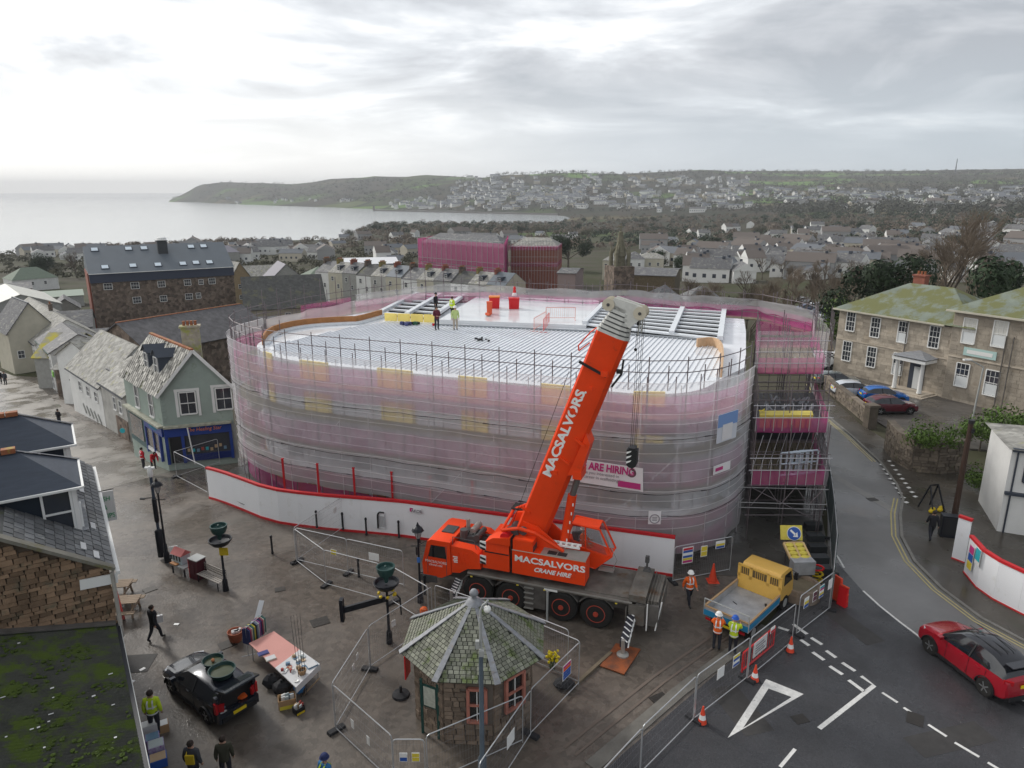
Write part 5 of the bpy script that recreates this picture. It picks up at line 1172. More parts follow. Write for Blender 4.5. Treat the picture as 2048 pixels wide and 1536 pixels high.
# ================================================================ small street things
m_cone=mat('cone_red',(.72,.07,.03),rough=.5)
def cone(px,py,label,tall=.75,mono=False,z=0.):
    p=at(px,py,z);t=thing('traffic_cone',label,'cone',p,group='traffic cones');k=tall/.75
    b=B();b.box((0,0,.025),(.42*k,.42*k,.05));b.obj('base',m_foot if not mono else m_cone,t)
    segs=[(.17,.05,.13,.22,m_cone),(.13,.22,.095,.40,m_cone if mono else m_txw),(.095,.40,.06,.55,m_cone),(.06,.55,.03,.75,m_cone if mono else m_cone)]
    for i,(r0,z0,r1,z1,mm)in enumerate(segs):b=B();b.lathe([(r0*k,z0*k),(r1*k,z1*k)],(0,0,0),14);b.obj('sleeve' if mm is m_txw else 'cone_body',mm,t,smooth=40)
cone(1509,1362,'cone at the fence corner below the tipper truck');cone(1580,1304,'cone by the white dashes, right of the red barrier');cone(1404,1447,'cone above the give-way triangle, at the fence foot');cone(1425,1163,'plain red cone without white bands near the gap fence',1.0,True)
m_bol=mat('bollard_black',(.012,.013,.016),rough=.45)
for i,(px,py)in enumerate([(634,1055),(686,1059),(733,1070),(798,1076),(839,1086),(718,1155),(545,1107),(850,1190)]):
    lab=['black bollard by the hoarding, nearest the shops','second black bollard along the hoarding from the shops','black bollard left of the arched picture on the hoarding','black bollard right of the arched picture on the hoarding','black bollard behind the lamp post by the crane cab','black bollard inside the small fenced enclosure','lone black bollard in the open square','black bollard at the foot of the lamp by the crane cab'][i]
    p=at(px,py);t=thing('bollard',lab,'bollard',p,group='black bollards');b=B();b.lathe([(.075,0),(.07,.1),(.055,.12),(.055,.95)],(0,0,0),10);b.obj('shaft',m_bol,t,smooth=40);b=B();b.lathe([(.07,.95),(.075,1.02),(.05,1.08),(.01,1.1)],(0,0,0),10);b.obj('cap',m_bol,t,smooth=40)
m_iron=mat('cast_iron_black',(.012,.014,.02),rough=.4,var=.2)
def lantern(px,py,h_,label,sgn=None):
    p=at(px,py);t=thing('lamp_post',label,'lamp post',p,group='black lantern lamp posts')
    b=B();b.lathe([(.16,0),(.15,.5),(.10,.6),(.09,1.0),(.055,1.1),(.045,h_-.7),(.08,h_-.62)],(0,0,0),12);b.obj('post',m_iron,t,smooth=40)
    b=B();b.tube((-.35,0,h_-1.0),(.35,0,h_-1.0),.02);b.obj('ladder_bar',m_iron,t)
    b=B();b.lathe([(.10,h_-.6),(.19,h_-.22)],(0,0,0),4);b.obj('lantern_glass',mat('lantern_glass',(.35,.36,.36),rough=.15,alpha=.6),t)
    b=B();[b.tube((.10*cos(k*pi/2),.10*sin(k*pi/2),h_-.6),(.19*cos(k*pi/2),.19*sin(k*pi/2),h_-.2),.012,4)for k in range(4)];b.obj('lantern_frame',m_iron,t)
    b=B();b.lathe([(.30,h_-.22),(.22,h_-.08),(.08,h_+.02),(.05,h_+.12),(.01,h_+.22)],(0,0,0),8);b.obj('lantern_hood',m_iron,t)
    if sgn:b=B();b.box((0,-.07,sgn),(.16,.02,.26));b.obj('sign_plate',mat('blue_plate',(.05,.16,.45),rough=.5),t)
lantern(335,1124,4.6,'tall black lantern lamp post beside the camera pole');lantern(841,1205,4.0,'black lantern lamp post in front of the crane cab',2.3)
p=at(324,1112);t=thing('camera_pole','dark blue-black camera pole with white head behind the lamp post','pole',p)
b=B();b.lathe([(.20,0),(.20,1.5),(.12,1.6)],(0,0,0),12);b.obj('cabinet',m_iron,t,smooth=40)
b=B();b.lathe([(.075,1.55),(.075,4.6)],(0,0,0),10);b.obj('shaft',mat('slate_blue_pole',(.05,.07,.10),rough=.4),t,smooth=40)
b=B();b.lathe([(.09,2.0),(.12,2.1),(.12,3.3),(.09,3.4)],(0,0,0),10);b.obj('sleeve',m_iron,t,smooth=40)
b=B();b.lathe([(.09,4.6),(.13,4.7),(.13,5.05),(.06,5.2)],(0,0,0),10);b.box((0,0,5.1),(.5,.12,.1));b.obj('camera_head',m_txw,t,smooth=40)
b=B();b.tube((-.7,0,3.35),(.1,0,3.45),.025);b.box((-.6,0,3.36),(.25,.1,.08));b.obj('arm',m_iron,t)
def basketpost(px,py,h_,label,sign=None,finger=False):
    p=at(px,py);t=thing('planter_post',label,'planter post',p,group='planter posts');t.scale=(1.25,1.25,1);m_bk=mat('basket_green',(.02,.06,.055),rough=.45)
    b=B();b.lathe([(.12,0),(.10,.6),(.05,.7),(.04,h_-.9)],(0,0,0),10);b.obj('post',m_iron,t,smooth=40)
    b=B();b.lathe([(.05,h_-1.05),(.30,h_-1.0),(.44,h_-.78),(.44,h_-.72),(.40,h_-.72),(.34,h_-.85),(.04,h_-.9)],(0,0,0),16);b.obj('lower_basket',m_iron,t,smooth=40)
    b=B();b.lathe([(.06,h_-.75),(.10,h_-.45),(.24,h_-.38),(.31,h_-.18),(.32,h_),(.28,h_),(.26,h_-.14),(.03,h_-.2)],(0,0,0),16);b.obj('upper_basket',m_bk,t,smooth=40)
    b=B();b.sph((0,0,h_-.02),.06,n=6);b.obj('finial',m_bk,t)
    if sign:b=B();b.box((.12,-.07,h_-1.35),(.34,.03,.40));b.obj('yellow_sign',m_yfoot,t)
    if finger:
        b=B();b.beam((-.05,-.05,h_-1.5),(-1.45,-.45,h_-1.75),.09,.26);b.beam((-1.45,-.47,h_-1.2),(-1.45,-.43,h_-2.25),.22,.12,up=(1,0,0));b.obj('finger_board',m_iron,t)
        b=B();b.path([(.05,0,h_-1.4),(.25,.05,h_-1.3),(.42,.1,h_-1.6),(.44,.1,h_-2.4)],.03);b.obj('scroll_bracket',m_iron,t)
        b=B();[b.sph((.28*cos(k),.28*sin(k),h_-1.3),.07,n=5,jit=.3)for k in range(7)];b.obj('yellow_planting',m_yfoot,t)
basketpost(452,1182,3.55,'planter post with yellow sign by the bench',True);basketpost(779,1287,3.75,'planter post with finger board by the fenced enclosure',False,True)
p=at(965,1560);h_=CAMZ-hypot(p.x,p.y)*tan(TH+atan((1205-768)/FPX));t=thing('street_lamp','grey-blue street lamp with hanging white globe in front of the kiosk','street lamp',p)
m_gbl=mat('grey_blue_pole',(.10,.13,.16),rough=.45,var=.2);m_ggr=mat('pale_grey_pole',(.36,.37,.36),rough=.5)
b=B();b.lathe([(.16,0),(.14,.9),(.085,1.0),(.07,h_-1.9)],(0,0,0),12);b.obj('column',m_gbl,t,smooth=40)
b=B();b.lathe([(.055,h_-1.9),(.045,h_-.5)],(0,0,0),10);b.path([(0,0,h_-.5),(0.01,0,h_-.25),(.08,0,h_-.08),(.2,0,h_+.02),(.24,0,h_+.1)],.035,8);b.obj('swan_neck',m_ggr,t,smooth=50)
b=B();b.tube((.22,0,h_-.1),(.22,0,h_),.015);b.obj('hanger',m_iron,t);b=B();b.sph((.22,0,h_-.22),.12,n=14);b.obj('globe',mat('opal_globe',(.80,.80,.77),rough=.3),t,smooth=80)
b=B();b.box((.03,-.12,h_-1.7),(.16,.14,.2));b.box((-.1,-.1,h_-1.4),(.12,.12,.26));b.obj('control_box',m_ggr,t)
p=at(1094,1245);t=thing('steel_post','plain galvanised post standing beside the crane wheels','post',p);b=B();b.lathe([(.05,0),(.05,1.6)],(0,0,0),8);b.obj('shaft',m_ggr,t);b=B();b.lathe([(.055,1.6),(.02,1.66)],(0,0,0),8);b.obj('cap',m_ggr,t)
t=thing('flower_bunch','bunch of yellow flowers tied to the fence right of the kiosk','flowers',at(1105,1345));random.seed(9)
b=B();[b.sph((random.uniform(-.25,.25),random.uniform(-.2,.2),.75+random.uniform(-.2,.2)),.06,n=5,jit=.2)for _ in range(40)];o=b.obj('blooms',mat('flower_yellow',(.75,.60,.02),rough=.6),t);o['kind']='stuff'
b=B();[b.tube((random.uniform(-.1,.1),0,.1),(random.uniform(-.2,.2),0,.7),.012,4)for _ in range(14)];b.obj('stems',mat('stem_green',(.05,.09,.03)),t)['kind']='stuff'
t=thing('refuse_sack','black sack lying inside the right corner of the kiosk fence','sack',at(1128,1375));b=B();b.sph((0,0,.2),.35,(1.2,.8,.6),10,jit=.12);b.obj('sack_body',m_foot,t);b=B();b.sph((.1,0,.42),.07,n=6);b.obj('knot',m_foot,t)
t=thing('post_base','black round weight with a short stub beside the kiosk','post base',at(802,1392));b=B();b.lathe([(.36,0),(.33,.12),(.1,.18)],(0,0,0),16);b.obj('weight',m_foot,t);b=B();b.lathe([(.06,.1),(.05,.45)],(0,0,0),8);b.obj('stub',m_foot,t)
t=thing('orange_drum','small orange drum behind the kiosk by the front outrigger','drum',at(848,1232));b=B();b.lathe([(.16,0),(.18,.1),(.18,.35),(.14,.42)],(0,0,0),12);b.obj('body',m_orj,t,smooth=40);b=B();b.lathe([(.14,.42),(.05,.46)],(0,0,0),10);b.obj('lid',m_orj,t)
# ================================================================ market stalls, clothes rail, boxes
st=thing('market_table','long trestle stall, half pink top and half white cloth','stall table',at(560,1340));q=[at(*p_,.8)for p_ in[(498,1288),(548,1264),(640,1330),(592,1377)]]
m_pk=mat('pink_top',(.62,.30,.26),rough=.7,var=.06);m_wcl=mat('white_cloth',(.62,.62,.62),rough=.8,var=.1)
mid1=q[0]*.42+q[3]*.58;mid2=q[1]*.42+q[2]*.58
b=B();b.ext([q[0],mid1,mid2,q[1]],(0,0,.04));b.obj('pink_top',m_pk,st,w=st)
b=B();b.ext([mid1,q[3],q[2],mid2],(0,0,.05));[b.ext([a_,c_,c_+V((0,0,-.22)),a_+V((0,0,-.22))],(.01,.01,0))for a_,c_ in((q[3],q[2]),)];b.obj('white_cloth',m_wcl,st,w=st)
for p_ in q:
    a_=p_*.92+(q[0]+q[2])*.04;b=B();b.tube(a_,(a_.x,a_.y,0),.022);b.obj('leg',m_ggr,st,w=st)
b=B();b.beam(at(605,1392,.02),at(640,1355,.5),.04,.04);b.obj('leg',mat('pine',(.34,.24,.15)),st,w=st)
def item(name,label,cat,p,s,m_,rz=0.,lid=None):
    t=thing(name,label,cat,p,rz);b=B();b.box((0,0,s[2]/2),s);b.obj('body',m_,t)
    if lid:b=B();b.box((0,0,s[2]+.006),(s[0]*.9,s[1]*.9,.012));b.obj('cover',lid,t)
    return t
m_card=mat('cardboard',(.40,.25,.13),rough=.85,var=.15);m_bkc=mat('book_blue',(.10,.12,.28),rough=.5)
def tb(u_,v_):return q[0]*(1-u_)*(1-v_)+q[3]*u_*(1-v_)+q[1]*(1-u_)*v_+q[2]*u_*v_+V((0,0,.05))
item('picture_book','navy picture book at the edge of the pink stall top','book',tb(.28,.08),(.42,.26,.03),m_bkc,.6,mat('navy_cover',(.03,.04,.18),rough=.4));item('open_tray','cream tray lying next to the navy picture book','tray',tb(.42,.12),(.4,.3,.04),mat('cream',(.62,.57,.48)),.6,m_wcl)
random.seed(14);goods=[('glass_dish','glass'),('china_plate','plate'),('small_box','box'),('tin','tin')]
m_bric=[mat('bric_white',(.68,.68,.66),rough=.3),mat('bric_blue',(.15,.25,.35),rough=.3),mat('bric_glass',(.45,.50,.50),rough=.1),mat('bric_tan',(.42,.30,.18),rough=.4),mat('bric_red',(.35,.06,.05),rough=.4)]
for i in range(26):
    p_=tb(.62+.36*random.random(),.06+.86*random.random());nm,ct=goods[i%4];t=thing(nm,'small '+['pressed glass dish','china plate','trinket box','tin'][i%4]+' among the bric-a-brac on the white cloth',ct,p_,random.random()*3,'bric-a-brac on the stall')
    b=B()
    if i%4<2:b.lathe([(.03,0),(.09,.03),(.10,.035),(.07,.03),(.01,.012)],(0,0,0),12)
    elif i%4==2:b.box((0,0,.05),(.16,.11,.10))
    else:b.lathe([(.06,0),(.06,.11),(.05,.12)],(0,0,0),10)
    b.obj('body',random.choice(m_bric),t)
item('board_game','blue patterned board game standing at the far end of the stall','board game',tb(.93,.80),(.42,.30,.05),m_bric[1],.7,m_wcl)
t=thing('trinket_basket','brown wicker basket at the front end of the white cloth','basket',tb(.92,.42));b=B();b.lathe([(.12,0),(.16,.12),(.17,.2),(.14,.2),(.12,.05)],(0,0,0),12);b.obj('basket',m_card,t)
t=thing('fishing_rods','tall dark fishing rods standing upright behind the stall','fishing rods',at(605,1390));a_=at(603,1395)
for i in range(4):b=B();b.tube(a_+V((.06*i,.04*i,0)),a_+V((-.30+.10*i,.45+.07*i,3.3)),.014,5,r2=.006);b.obj('rod',m_iron,t,w=t)
t=thing('blue_bag','bright blue bag hanging from the front corner of the stall','bag',at(600,1396));b=B();b.sph((0,0,.5),.22,(1,.7,1.2),10,jit=.15);b.obj('sack',mat('blue_bag',(.03,.16,.38),rough=.5),t);b=B();b.path([(-.1,0,.7),(0,0,.86),(.1,0,.7)],.012);b.obj('handle',m_blue,t)
for i,(px,py,l_)in enumerate([(545,1372,'black bin bag under the pink half of the stall'),(565,1385,'second black bin bag under the stall, nearer the boxes')]):
    t=thing('bin_bag',l_,'bag',at(px,py));b=B();b.sph((0,0,.25),.34,(1.1,.9,.8),10,jit=.15);b.obj('sack',m_foot,t);b=B();b.sph((0,0,.54),.06,n=6);b.obj('knot',m_foot,t)
def openbox(px,py,s,label,m_,fills,band=None,rz=.5):
    t=thing('box',label,'box',at(px,py),rz);w_,d_,h_=s
    for c_,dd in(((0,-d_/2,h_/2),(w_,.02,h_)),((0,d_/2,h_/2),(w_,.02,h_)),((-w_/2,0,h_/2),(.02,d_-.02,h_)),((w_/2,0,h_/2),(.02,d_-.02,h_)),((0,0,.015),(w_-.02,d_-.02,.03))):b=B();b.box(c_,dd);b.obj('box_side',m_,t)
    if band:b=B();b.box((0,-d_/2-.012,h_*.22),(w_*.9,.01,h_*.4));b.obj('printed_band',band,t)
    for i in range(7):b=B();b.box((random.uniform(-.35,.35)*w_,random.uniform(-.35,.35)*d_,h_*.9),(.14,.04,.25),random.random()*.5);b.obj('contents',random.choice(fills),t)
openbox(575,1412,(.62,.42,.42),'open cardboard box with yellow band, full of books, below the stall',m_card,m_bric,m_yel,.35);openbox(598,1425,(.36,.30,.28),'smaller dark box of magazines against the cardboard box',m_blk,m_bric,m_yfoot,.8)
t=thing('tub','orange and tan round tub of goods left of the clothes rail','tub',at(472,1282));b=B();b.lathe([(.24,0),(.30,.25),(.33,.5),(.30,.5),(.28,.4),(.02,.38)],(0,0,0),16);b.obj('tub_body',mat('terracotta_tub',(.42,.12,.06),rough=.6,var=.3),t,smooth=40);b=B();[b.box((random.uniform(-.15,.15),random.uniform(-.15,.15),.48),(.16,.12,.1),random.random())for _ in range(6)];b.obj('contents',m_wcl,t)['kind']='stuff'
t=thing('clothes_rail','chrome clothes rail hung with coloured garments behind the stall','clothes rail',at(505,1310));a_,c_=at(497,1312),at(530,1283)
b=B();b.path([a_,a_+V((0,0,1.35)),c_+V((0,0,1.35)),c_],.016);b.path([a_+V((-.25,-.1,.03)),a_+V((.25,.1,.03))],.016);b.path([c_+V((-.25,-.1,.03)),c_+V((.25,.1,.03))],.016);b.obj('rail',m_galv,t,w=t)
gcol=[(.03,.04,.12),(.30,.05,.10),(.45,.42,.35),(.04,.15,.14),(.55,.48,.08),(.02,.02,.02),(.20,.25,.35),(.5,.5,.5),(.3,.1,.3)]
for i in range(13):
    k=(i+.5)/13;p_=a_*(1-k)+c_*k;tt=thing('garment','garment hanging on the clothes rail behind the stall','garment',(p_.x,p_.y,1.33),atan2((c_-a_).y,(c_-a_).x)+1.5,'garments on the rail');b=B();b.add([(-.2,0,-.08),(0,0,0),(.2,0,-.08),(.22,.03,-.75),(-.22,.03,-.75),(-.2,.05,-.08),(0,.05,0),(.2,.05,-.08),(.22,.06,-.75),(-.22,.06,-.75)],[(0,1,2,3,4),(9,8,7,6,5),(0,5,6,1),(1,6,7,2),(2,7,8,3),(3,8,9,4),(4,9,5,0)]);c2=gcol[i%9]
    b.obj('cloth',mat('garment_%d'%(i%9),c2,rough=.85),tt);b=B();b.path([(0,.02,0),(0,.02,.05)],.006);b.obj('hanger',m_galv,tt)
t=thing('mirror','narrow standing mirror behind the clothes rail','mirror',at(524,1290));b=B();b.beam(at(518,1278)+V((0,0,1.0)),at(530,1262)+V((0,0,1.55)),.22,.02,up=(0,1,0));b.obj('glass',m_galv,t,w=t);b=B();b.path([at(528,1288),at(526,1288)+V((0,0,1.3))],.02);b.obj('stand',m_galv,t,w=t)
p=at(366,1142);t=thing('toy_house','toy house with pink roof on the bench end by the lamp posts','toy house',p+V((0,0,.55)),-.5)
b=B();b.box((0,0,.25),(.72,.5,.5));b.obj('wall',mat('pale_blue_paint',(.45,.55,.58),rough=.6),t);b=B();b.ext([(-.42,-.32,.5),(-.42,.32,.5),(-.42,0,.78)],(.84,0,0));b.obj('roof',mat('pink_roof',(.52,.16,.15),rough=.6,var=.2),t)
for i in range(3):b=B();b.box((-.22+.22*i,-.255,.3),(.09,.02,.26));b.obj('window',m_blk,t)
b=B();b.box((-.1,-.36,.03),(.5,.2,.05));b.obj('porch',m_ply,t)
p=at(366,1146);t=thing('bench_table','low grey table under the toy house','table',p,-.5);b=B();b.box((0,0,.5),(1.1,.6,.06));b.obj('top',m_ggr,t);[B().box((sx*.45,sy*.22,.24),(.06,.06,.48)).obj('leg',m_iron,t)for sx in(-1,1)for sy in(-1,1)]
p=at(398,1155);t=thing('cabinet','dark red metal cabinet between toy house and bench','cabinet',p,-.5);b=B();b.box((0,0,.55),(.62,.55,1.1));b.obj('body',mat('dark_maroon',(.07,.012,.02),rough=.4),t);b=B();b.box((-.33,-.02,.55),(.06,.5,1.05));b.obj('side',m_hr,t);b=B();b.box((0,0,1.12),(.7,.6,.05));b.obj('top',m_ggr,t);b=B();b.box((-.05,-.29,.6),(.3,.02,.5));b.obj('door',mat('dark_maroon',(.07,.012,.02)),t)
p=at(350,1128);t=thing('chair','white and dark folding chair left of the toy house','chair',p,.4);b=B();b.box((0,0,.45),(.42,.42,.05));b.obj('seat',m_blk,t);b=B();b.box((0,.2,.72),(.42,.04,.45));b.obj('backrest',m_txw,t);[B().box((sx*.18,sy*.18,.22),(.04,.04,.44)).obj('leg',m_iron,t)for sx in(-1,1)for sy in(-1,1)]
a_,c_=at(403,1160),at(447,1180);t=thing('bench','slatted bench with iron frame beside the planter post','bench',(a_+c_)/2,atan2((c_-a_).y,(c_-a_).x));L_=(c_-a_).length
for i in range(4):b=B();b.box((0,-.18+.12*i,.45),(L_,.09,.035));b.obj('seat_slat',mat('weathered_slat',(.33,.30,.27),rough=.7),t)
for i in range(3):b=B();b.box((0,.26,.58+.13*i),(L_,.03,.09));b.obj('back_slat',MATS['weathered_slat'],t)
for x_ in(-L_/2+.1,L_/2-.1):b=B();b.path([(x_,-.22,0),(x_,-.22,.44),(x_,.24,.44),(x_,.28,.95)],.03);b.path([(x_,.24,.44),(x_,.28,0)],.03);b.obj('iron_leg',m_iron,t)
def picnic(px,py,rz,label):
    t=thing('picnic_table',label,'picnic table',at(px,py),rz,'picnic tables by the stone wall');m_tim=mat('picnic_timber',(.33,.25,.18),rough=.8,var=.2)
    for i in range(5):b=B();b.box((0,-.3+.15*i,.74),(1.5,.13,.04));b.obj('top_plank',m_tim,t)
    for s_ in(-1,1):
        for i in range(2):b=B();b.box((0,s_*(.62+.14*i),.44),(1.5,.12,.04));b.obj('seat_plank',m_tim,t)
        for sx in(-1,1):b=B();b.beam((sx*.55,s_*.25,.72),(sx*.55,s_*.5,0),.05,.09,up=(1,0,0));b.obj('leg',m_tim,t)
        b=B();b.beam((s_*.55,-.75,.42),(s_*.55,.75,.42),.05,.09);b.obj('crossbar',m_tim,t)
picnic(233,1195,.15,'picnic table farther from the lens, by the white sign');picnic(248,1228,.15,'picnic table with the furled red umbrella leaning on it')
t=thing('furled_umbrella','furled salmon-red umbrella leaning on the nearer picnic table','umbrella',at(246,1242));a_=at(248,1240);b=B();b.tube(a_+V((0,0,.05)),a_+V((-.2,.1,1.5)),.06,8,r2=.04);b.obj('canopy',m_rbar,t,w=t);b=B();b.tube(a_+V((-.2,.1,1.5)),a_+V((-.22,.11,1.65)),.02,6);b.obj('tip',m_rbar,t,w=t)
for i,(px,py,s,m_,l_)in enumerate([(292,1472,(.5,.35,.55),m_wcl,'white carton of posters by the man in yellow, nearest the wall'),(298,1496,(.45,.4,.5),mat('mixed_print',(.55,.35,.42),rough=.6,var=.5,scale=9,col2=(.1,.15,.5)),'pink and white patterned carton below the white carton'),(305,1510,(.5,.45,.5),mat('mixed_print2',(.5,.52,.6),rough=.6,var=.5,scale=9,col2=(.25,.12,.35)),'patterned bag of goods above the blue crate'),(308,1530,(.55,.45,.35),m_blue,'blue plastic crate at the bottom of the goods by the wall'),(316,1462,(.42,.35,.35),m_card,'small cardboard box at the feet of the man in yellow')]):item('crate' if m_ is m_blue else 'carton',l_,'crate' if m_ is m_blue else 'carton',at(px+10,py,0),s,m_,.5,m_bric[i%4])
for i,(px,py)in enumerate([(353,1250),(285,1340),(240,1243),(264,1364)]):tag(B().box(tuple(at(px,py)+V((0,0,.03))),(.22,.14,.04),i).obj('litter',m_txw),['scrap of white litter on the setts in front of the walking woman','scrap of white litter left of the parked dark car','scrap of white litter under the picnic table','scrap of white litter near the gutter by the dark car'][i],'litter')
# ================================================================ cars
m_cgls=mat('car_glass',(.012,.014,.018),rough=.06,spec=.9);m_trim=mat('car_trim',(.018,.018,.02),rough=.55);m_rim=mat('alloy_rim',(.32,.33,.34),rough=.3,metal=.7)
m_hl=mat('headlamp',(.60,.62,.65),rough=.12);m_tl=mat('tail_lamp',(.40,.01,.015),rough=.2);m_plw=mat('plate_white',(.75,.75,.72),rough=.5);m_ply_=mat('plate_yellow',(.75,.55,.02),rough=.5)
HATCH=[(0,.38,.58,.64,.80,.62),(.02,.24,.68,.78,.92,.74),(.10,.2,.80,.90,.98,.80),(.235,.2,.90,1.0,1,.84),(.28,.2,.93,1.06,1,.82),(.44,.2,.96,1.47,1,.66),(.58,.2,.98,1.55,1,.68),(.78,.2,1.0,1.49,1,.66),(.90,.22,1.02,1.30,.99,.66),(.955,.26,1.0,1.06,.96,.78),(.985,.34,.90,.96,.93,.80),(1,.42,.60,.64,.86,.72)]
ESTATE=HATCH[:7]+[(.80,.2,.99,1.53,1,.69),(.93,.22,1.0,1.45,.99,.70),(.975,.28,.96,1.08,.97,.8),(.99,.34,.88,.94,.94,.82),(1,.42,.60,.64,.88,.75)]
VAN=[(0,.4,.8,.86,.82,.7),(.02,.25,.95,1.05,.94,.8),(.10,.22,1.05,1.2,.99,.84),(.15,.22,1.1,1.3,1,.84),(.16,.22,1.12,1.34,1,.84),(.27,.22,1.2,1.9,1,.8),(.35,.22,1.2,1.98,1,.84),(.70,.22,1.2,2.0,1,.84),(.96,.24,1.2,1.96,1,.84),(.985,.3,1.15,1.9,.98,.82),(.995,.35,1.1,1.3,.96,.84),(1,.45,.8,.9,.94,.8)]
def car(label,loc,rz,L_=4.3,Wd=1.8,k=1.,col_=(.4,.01,.02),roof=None,prof=HATCH,group=None,simple=False,name='parked_car',cat='car',open_tail=False,wr=.33,cladding=False,rough=.22,plate='',glassfrom=4,ax=(.185,.80)):
    t=thing(name,label,cat,loc,rz,group);mb=mat('paint_%02x%02x%02x'%tuple(int(c*255)for c in col_),col_,rough=rough,coat=.7,metal=.15);mr=roof or mb
    if open_tail:prof=[p for p in prof if p[0]<=.93]
    rings=[];hw=Wd/2
    for(xf,zb,zs,zt,w_,tw_)in prof:
        x=L_*(.5-xf);zb,zs,zt=zb*1,zs*k,zt*k;yw=hw*w_;yt=hw*tw_*w_
        half=[(0,zb),(yw*.86,zb),(yw*.97,zb+.12),(yw,zb*.4+zs*.6),(yw*.965,zs),(yt+(yw-yt)*.06,zt-.055*(1 if zt>zs+.2 else.3)),(yt*.82,zt-.005),(0,zt+.02)]
        rings.append([(x,y,z)for y,z in half]+[(x,-y,z)for y,z in half[-2:0:-1]])
    n=len(rings[0]);b=B();vs=[v for r in rings for v in r];fs=[];ms_=[]
    cab0,cab1=glassfrom,len(prof)-4
    for i in range(len(rings)-1):
        for j in range(n):
            jj=j if j<7 else n-1-j;f=(i*n+j,i*n+(j+1)%n,(i+1)*n+(j+1)%n,(i+1)*n+j)
            mi=0
            if cab0<i+1 and i<=cab1 and jj==4 and prof[i][3]-prof[i][2]>.1 and(prof is not VAN or i<6):mi=1
            if i==cab0 and jj>=5:mi=1
            if i==cab1 and jj>=5 and not open_tail and prof is not VAN:mi=1
            if jj in(5,6)and cab0<i<cab1:mi=2
            if jj<=1:mi=3
            fs.append(f);ms_.append(mi)
    b.v=vs;b.f=fs[:];b.m=ms_
    b.f.append(tuple(range(n)));b.m.append(0);b.f.append(tuple(range((len(rings)-1)*n,len(rings)*n))[::-1]);b.m.append(3 if open_tail else 0)
    body=b.obj('body',[mb,m_cgls,mr,m_trim],t,smooth=28)
    xs=[L_*(.5-a_)for a_ in ax]
    for x in xs:
        for s_ in(-1,1):
            b=B();b.lathe([(wr*.55,-.10),(wr*.93,-.10),(wr,-.05),(wr,.06),(wr*.93,.10),(wr*.6,.10)],(x,s_*(hw-.09),wr),22,axis='y');w_=b.obj('wheel',m_tyre,t,smooth=35)
            B().lathe([(wr*.60,s_*.095),(wr*.56,s_*.06),(.02,s_*.05)],(x,s_*(hw-.09),wr),20,axis='y').obj('brake_disc',m_gr,w_)
            b=B()
            for q in range(5):b.beam((x,s_*(hw+.005),wr),(x+wr*.58*cos(q*1.257),s_*(hw+.005),wr+wr*.58*sin(q*1.257)),.05,.02,up=(0,1,0))
            if not simple:b.obj('rim',m_rim,w_)
            b=B();pts=[(x+(wr+.05)*cos(a_),s_*(hw+.004),wr+(wr+.05)*sin(a_))for a_ in[i*pi/10 for i in range(11)]]
            for p_,q_ in zip(pts,pts[1:]):b.beam(p_,q_,.03,.09,up=(0,1,0))
            b.obj('wheel_arch',m_trim,t)
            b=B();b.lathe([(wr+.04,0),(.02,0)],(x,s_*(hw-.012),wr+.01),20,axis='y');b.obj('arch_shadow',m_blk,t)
    if simple:
        b=B();b.box((L_/2-.06,0,.72*k),(.06,Wd*.8,.1));b.obj('headlight',m_hl,t);return t
    for s_ in(-1,1):
        b=B();b.beam((L_/2-.10,s_*hw*.60,.70*k),(L_/2-.38,s_*hw*.90,.76*k),.09,.14);b.obj('headlight',m_hl,t)
        b=B();b.beam((-L_/2+.04,s_*hw*.62,.92*k),(-L_/2+.22,s_*hw*.93,.95*k),.08,.16 if not open_tail else.3);b.obj('tail_light',m_tl,t)
        b=B();b.box((L_*.5-L_*.31,s_*(hw+.10),1.0*k),(.14,.2,.13));b.obj('door_mirror',mb,t)
        for xx in(.36,.60,.78):
            b=B();b.beam((L_*(.5-xx),s_*hw*1.004,.32),(L_*(.5-xx)-.03,s_*hw*.985,.95*k),.012,.012);b.obj('door_seam',m_trim,t)
        b=B();b.beam((L_*(.5-.60),s_*hw*.978,.98*k),(L_*(.5-.61),s_*hw*.72,1.46*k),.07,.02);b.obj('door_pillar',m_trim,t)
        for xx in(.52,.70):b=B();b.box((L_*(.5-xx),s_*hw*.995,.86*k),(.18,.03,.03));b.obj('door_handle',mb,t)
        b=B();b.box((0,s_*hw*.97,.26),(L_*.5,.05,.12));b.obj('sill',m_trim,t)
    b=B();b.box((L_/2-.02,0,.45),(.05,Wd*.62,.22));b.obj('grille',m_trim,t)
    b=B();b.box((-L_/2+.01,0,.42),(.08,Wd*.78,.20));b.obj('rear_bumper',m_trim,t)
    b=B();b.box((-L_/2-.02,0,.80*k if not open_tail else.5),(.03,.52,.12));b.obj('number_plate',m_ply_,t)
    b=B();b.box((L_/2+.005,0,.42),(.03,.52,.11));b.obj('number_plate',m_plw,t)
    return t
def car3(a_,c_,side=.9,z=0.):
    """centre and heading from the ground points of a front and a rear wheel of the near side"""
    return a_,c_
h_=atan2(26.5-24.0,17.8-18.4)
rc=car('glossy red crossover car with black roof driving along the road',(18.95,25.1,.045),h_,4.38,1.84,1.15,(.34,.006,.018),mat('gloss_black',(.012,.012,.016),rough=.12,coat=.8),name='red_car',wr=.375)
b=B();b.box((-1.85,0,1.62),(.35,1.15,.04));b.obj('roof_spoiler',MATS['gloss_black'],rc)
for i in range(3):b=B();b.beam((.5,-.35+.35*i,1.79),(-1.3,-.33+.33*i,1.77),.03,.015);b.obj('roof_rib',m_trim,rc)
hd_=atan2(.62,-.79)
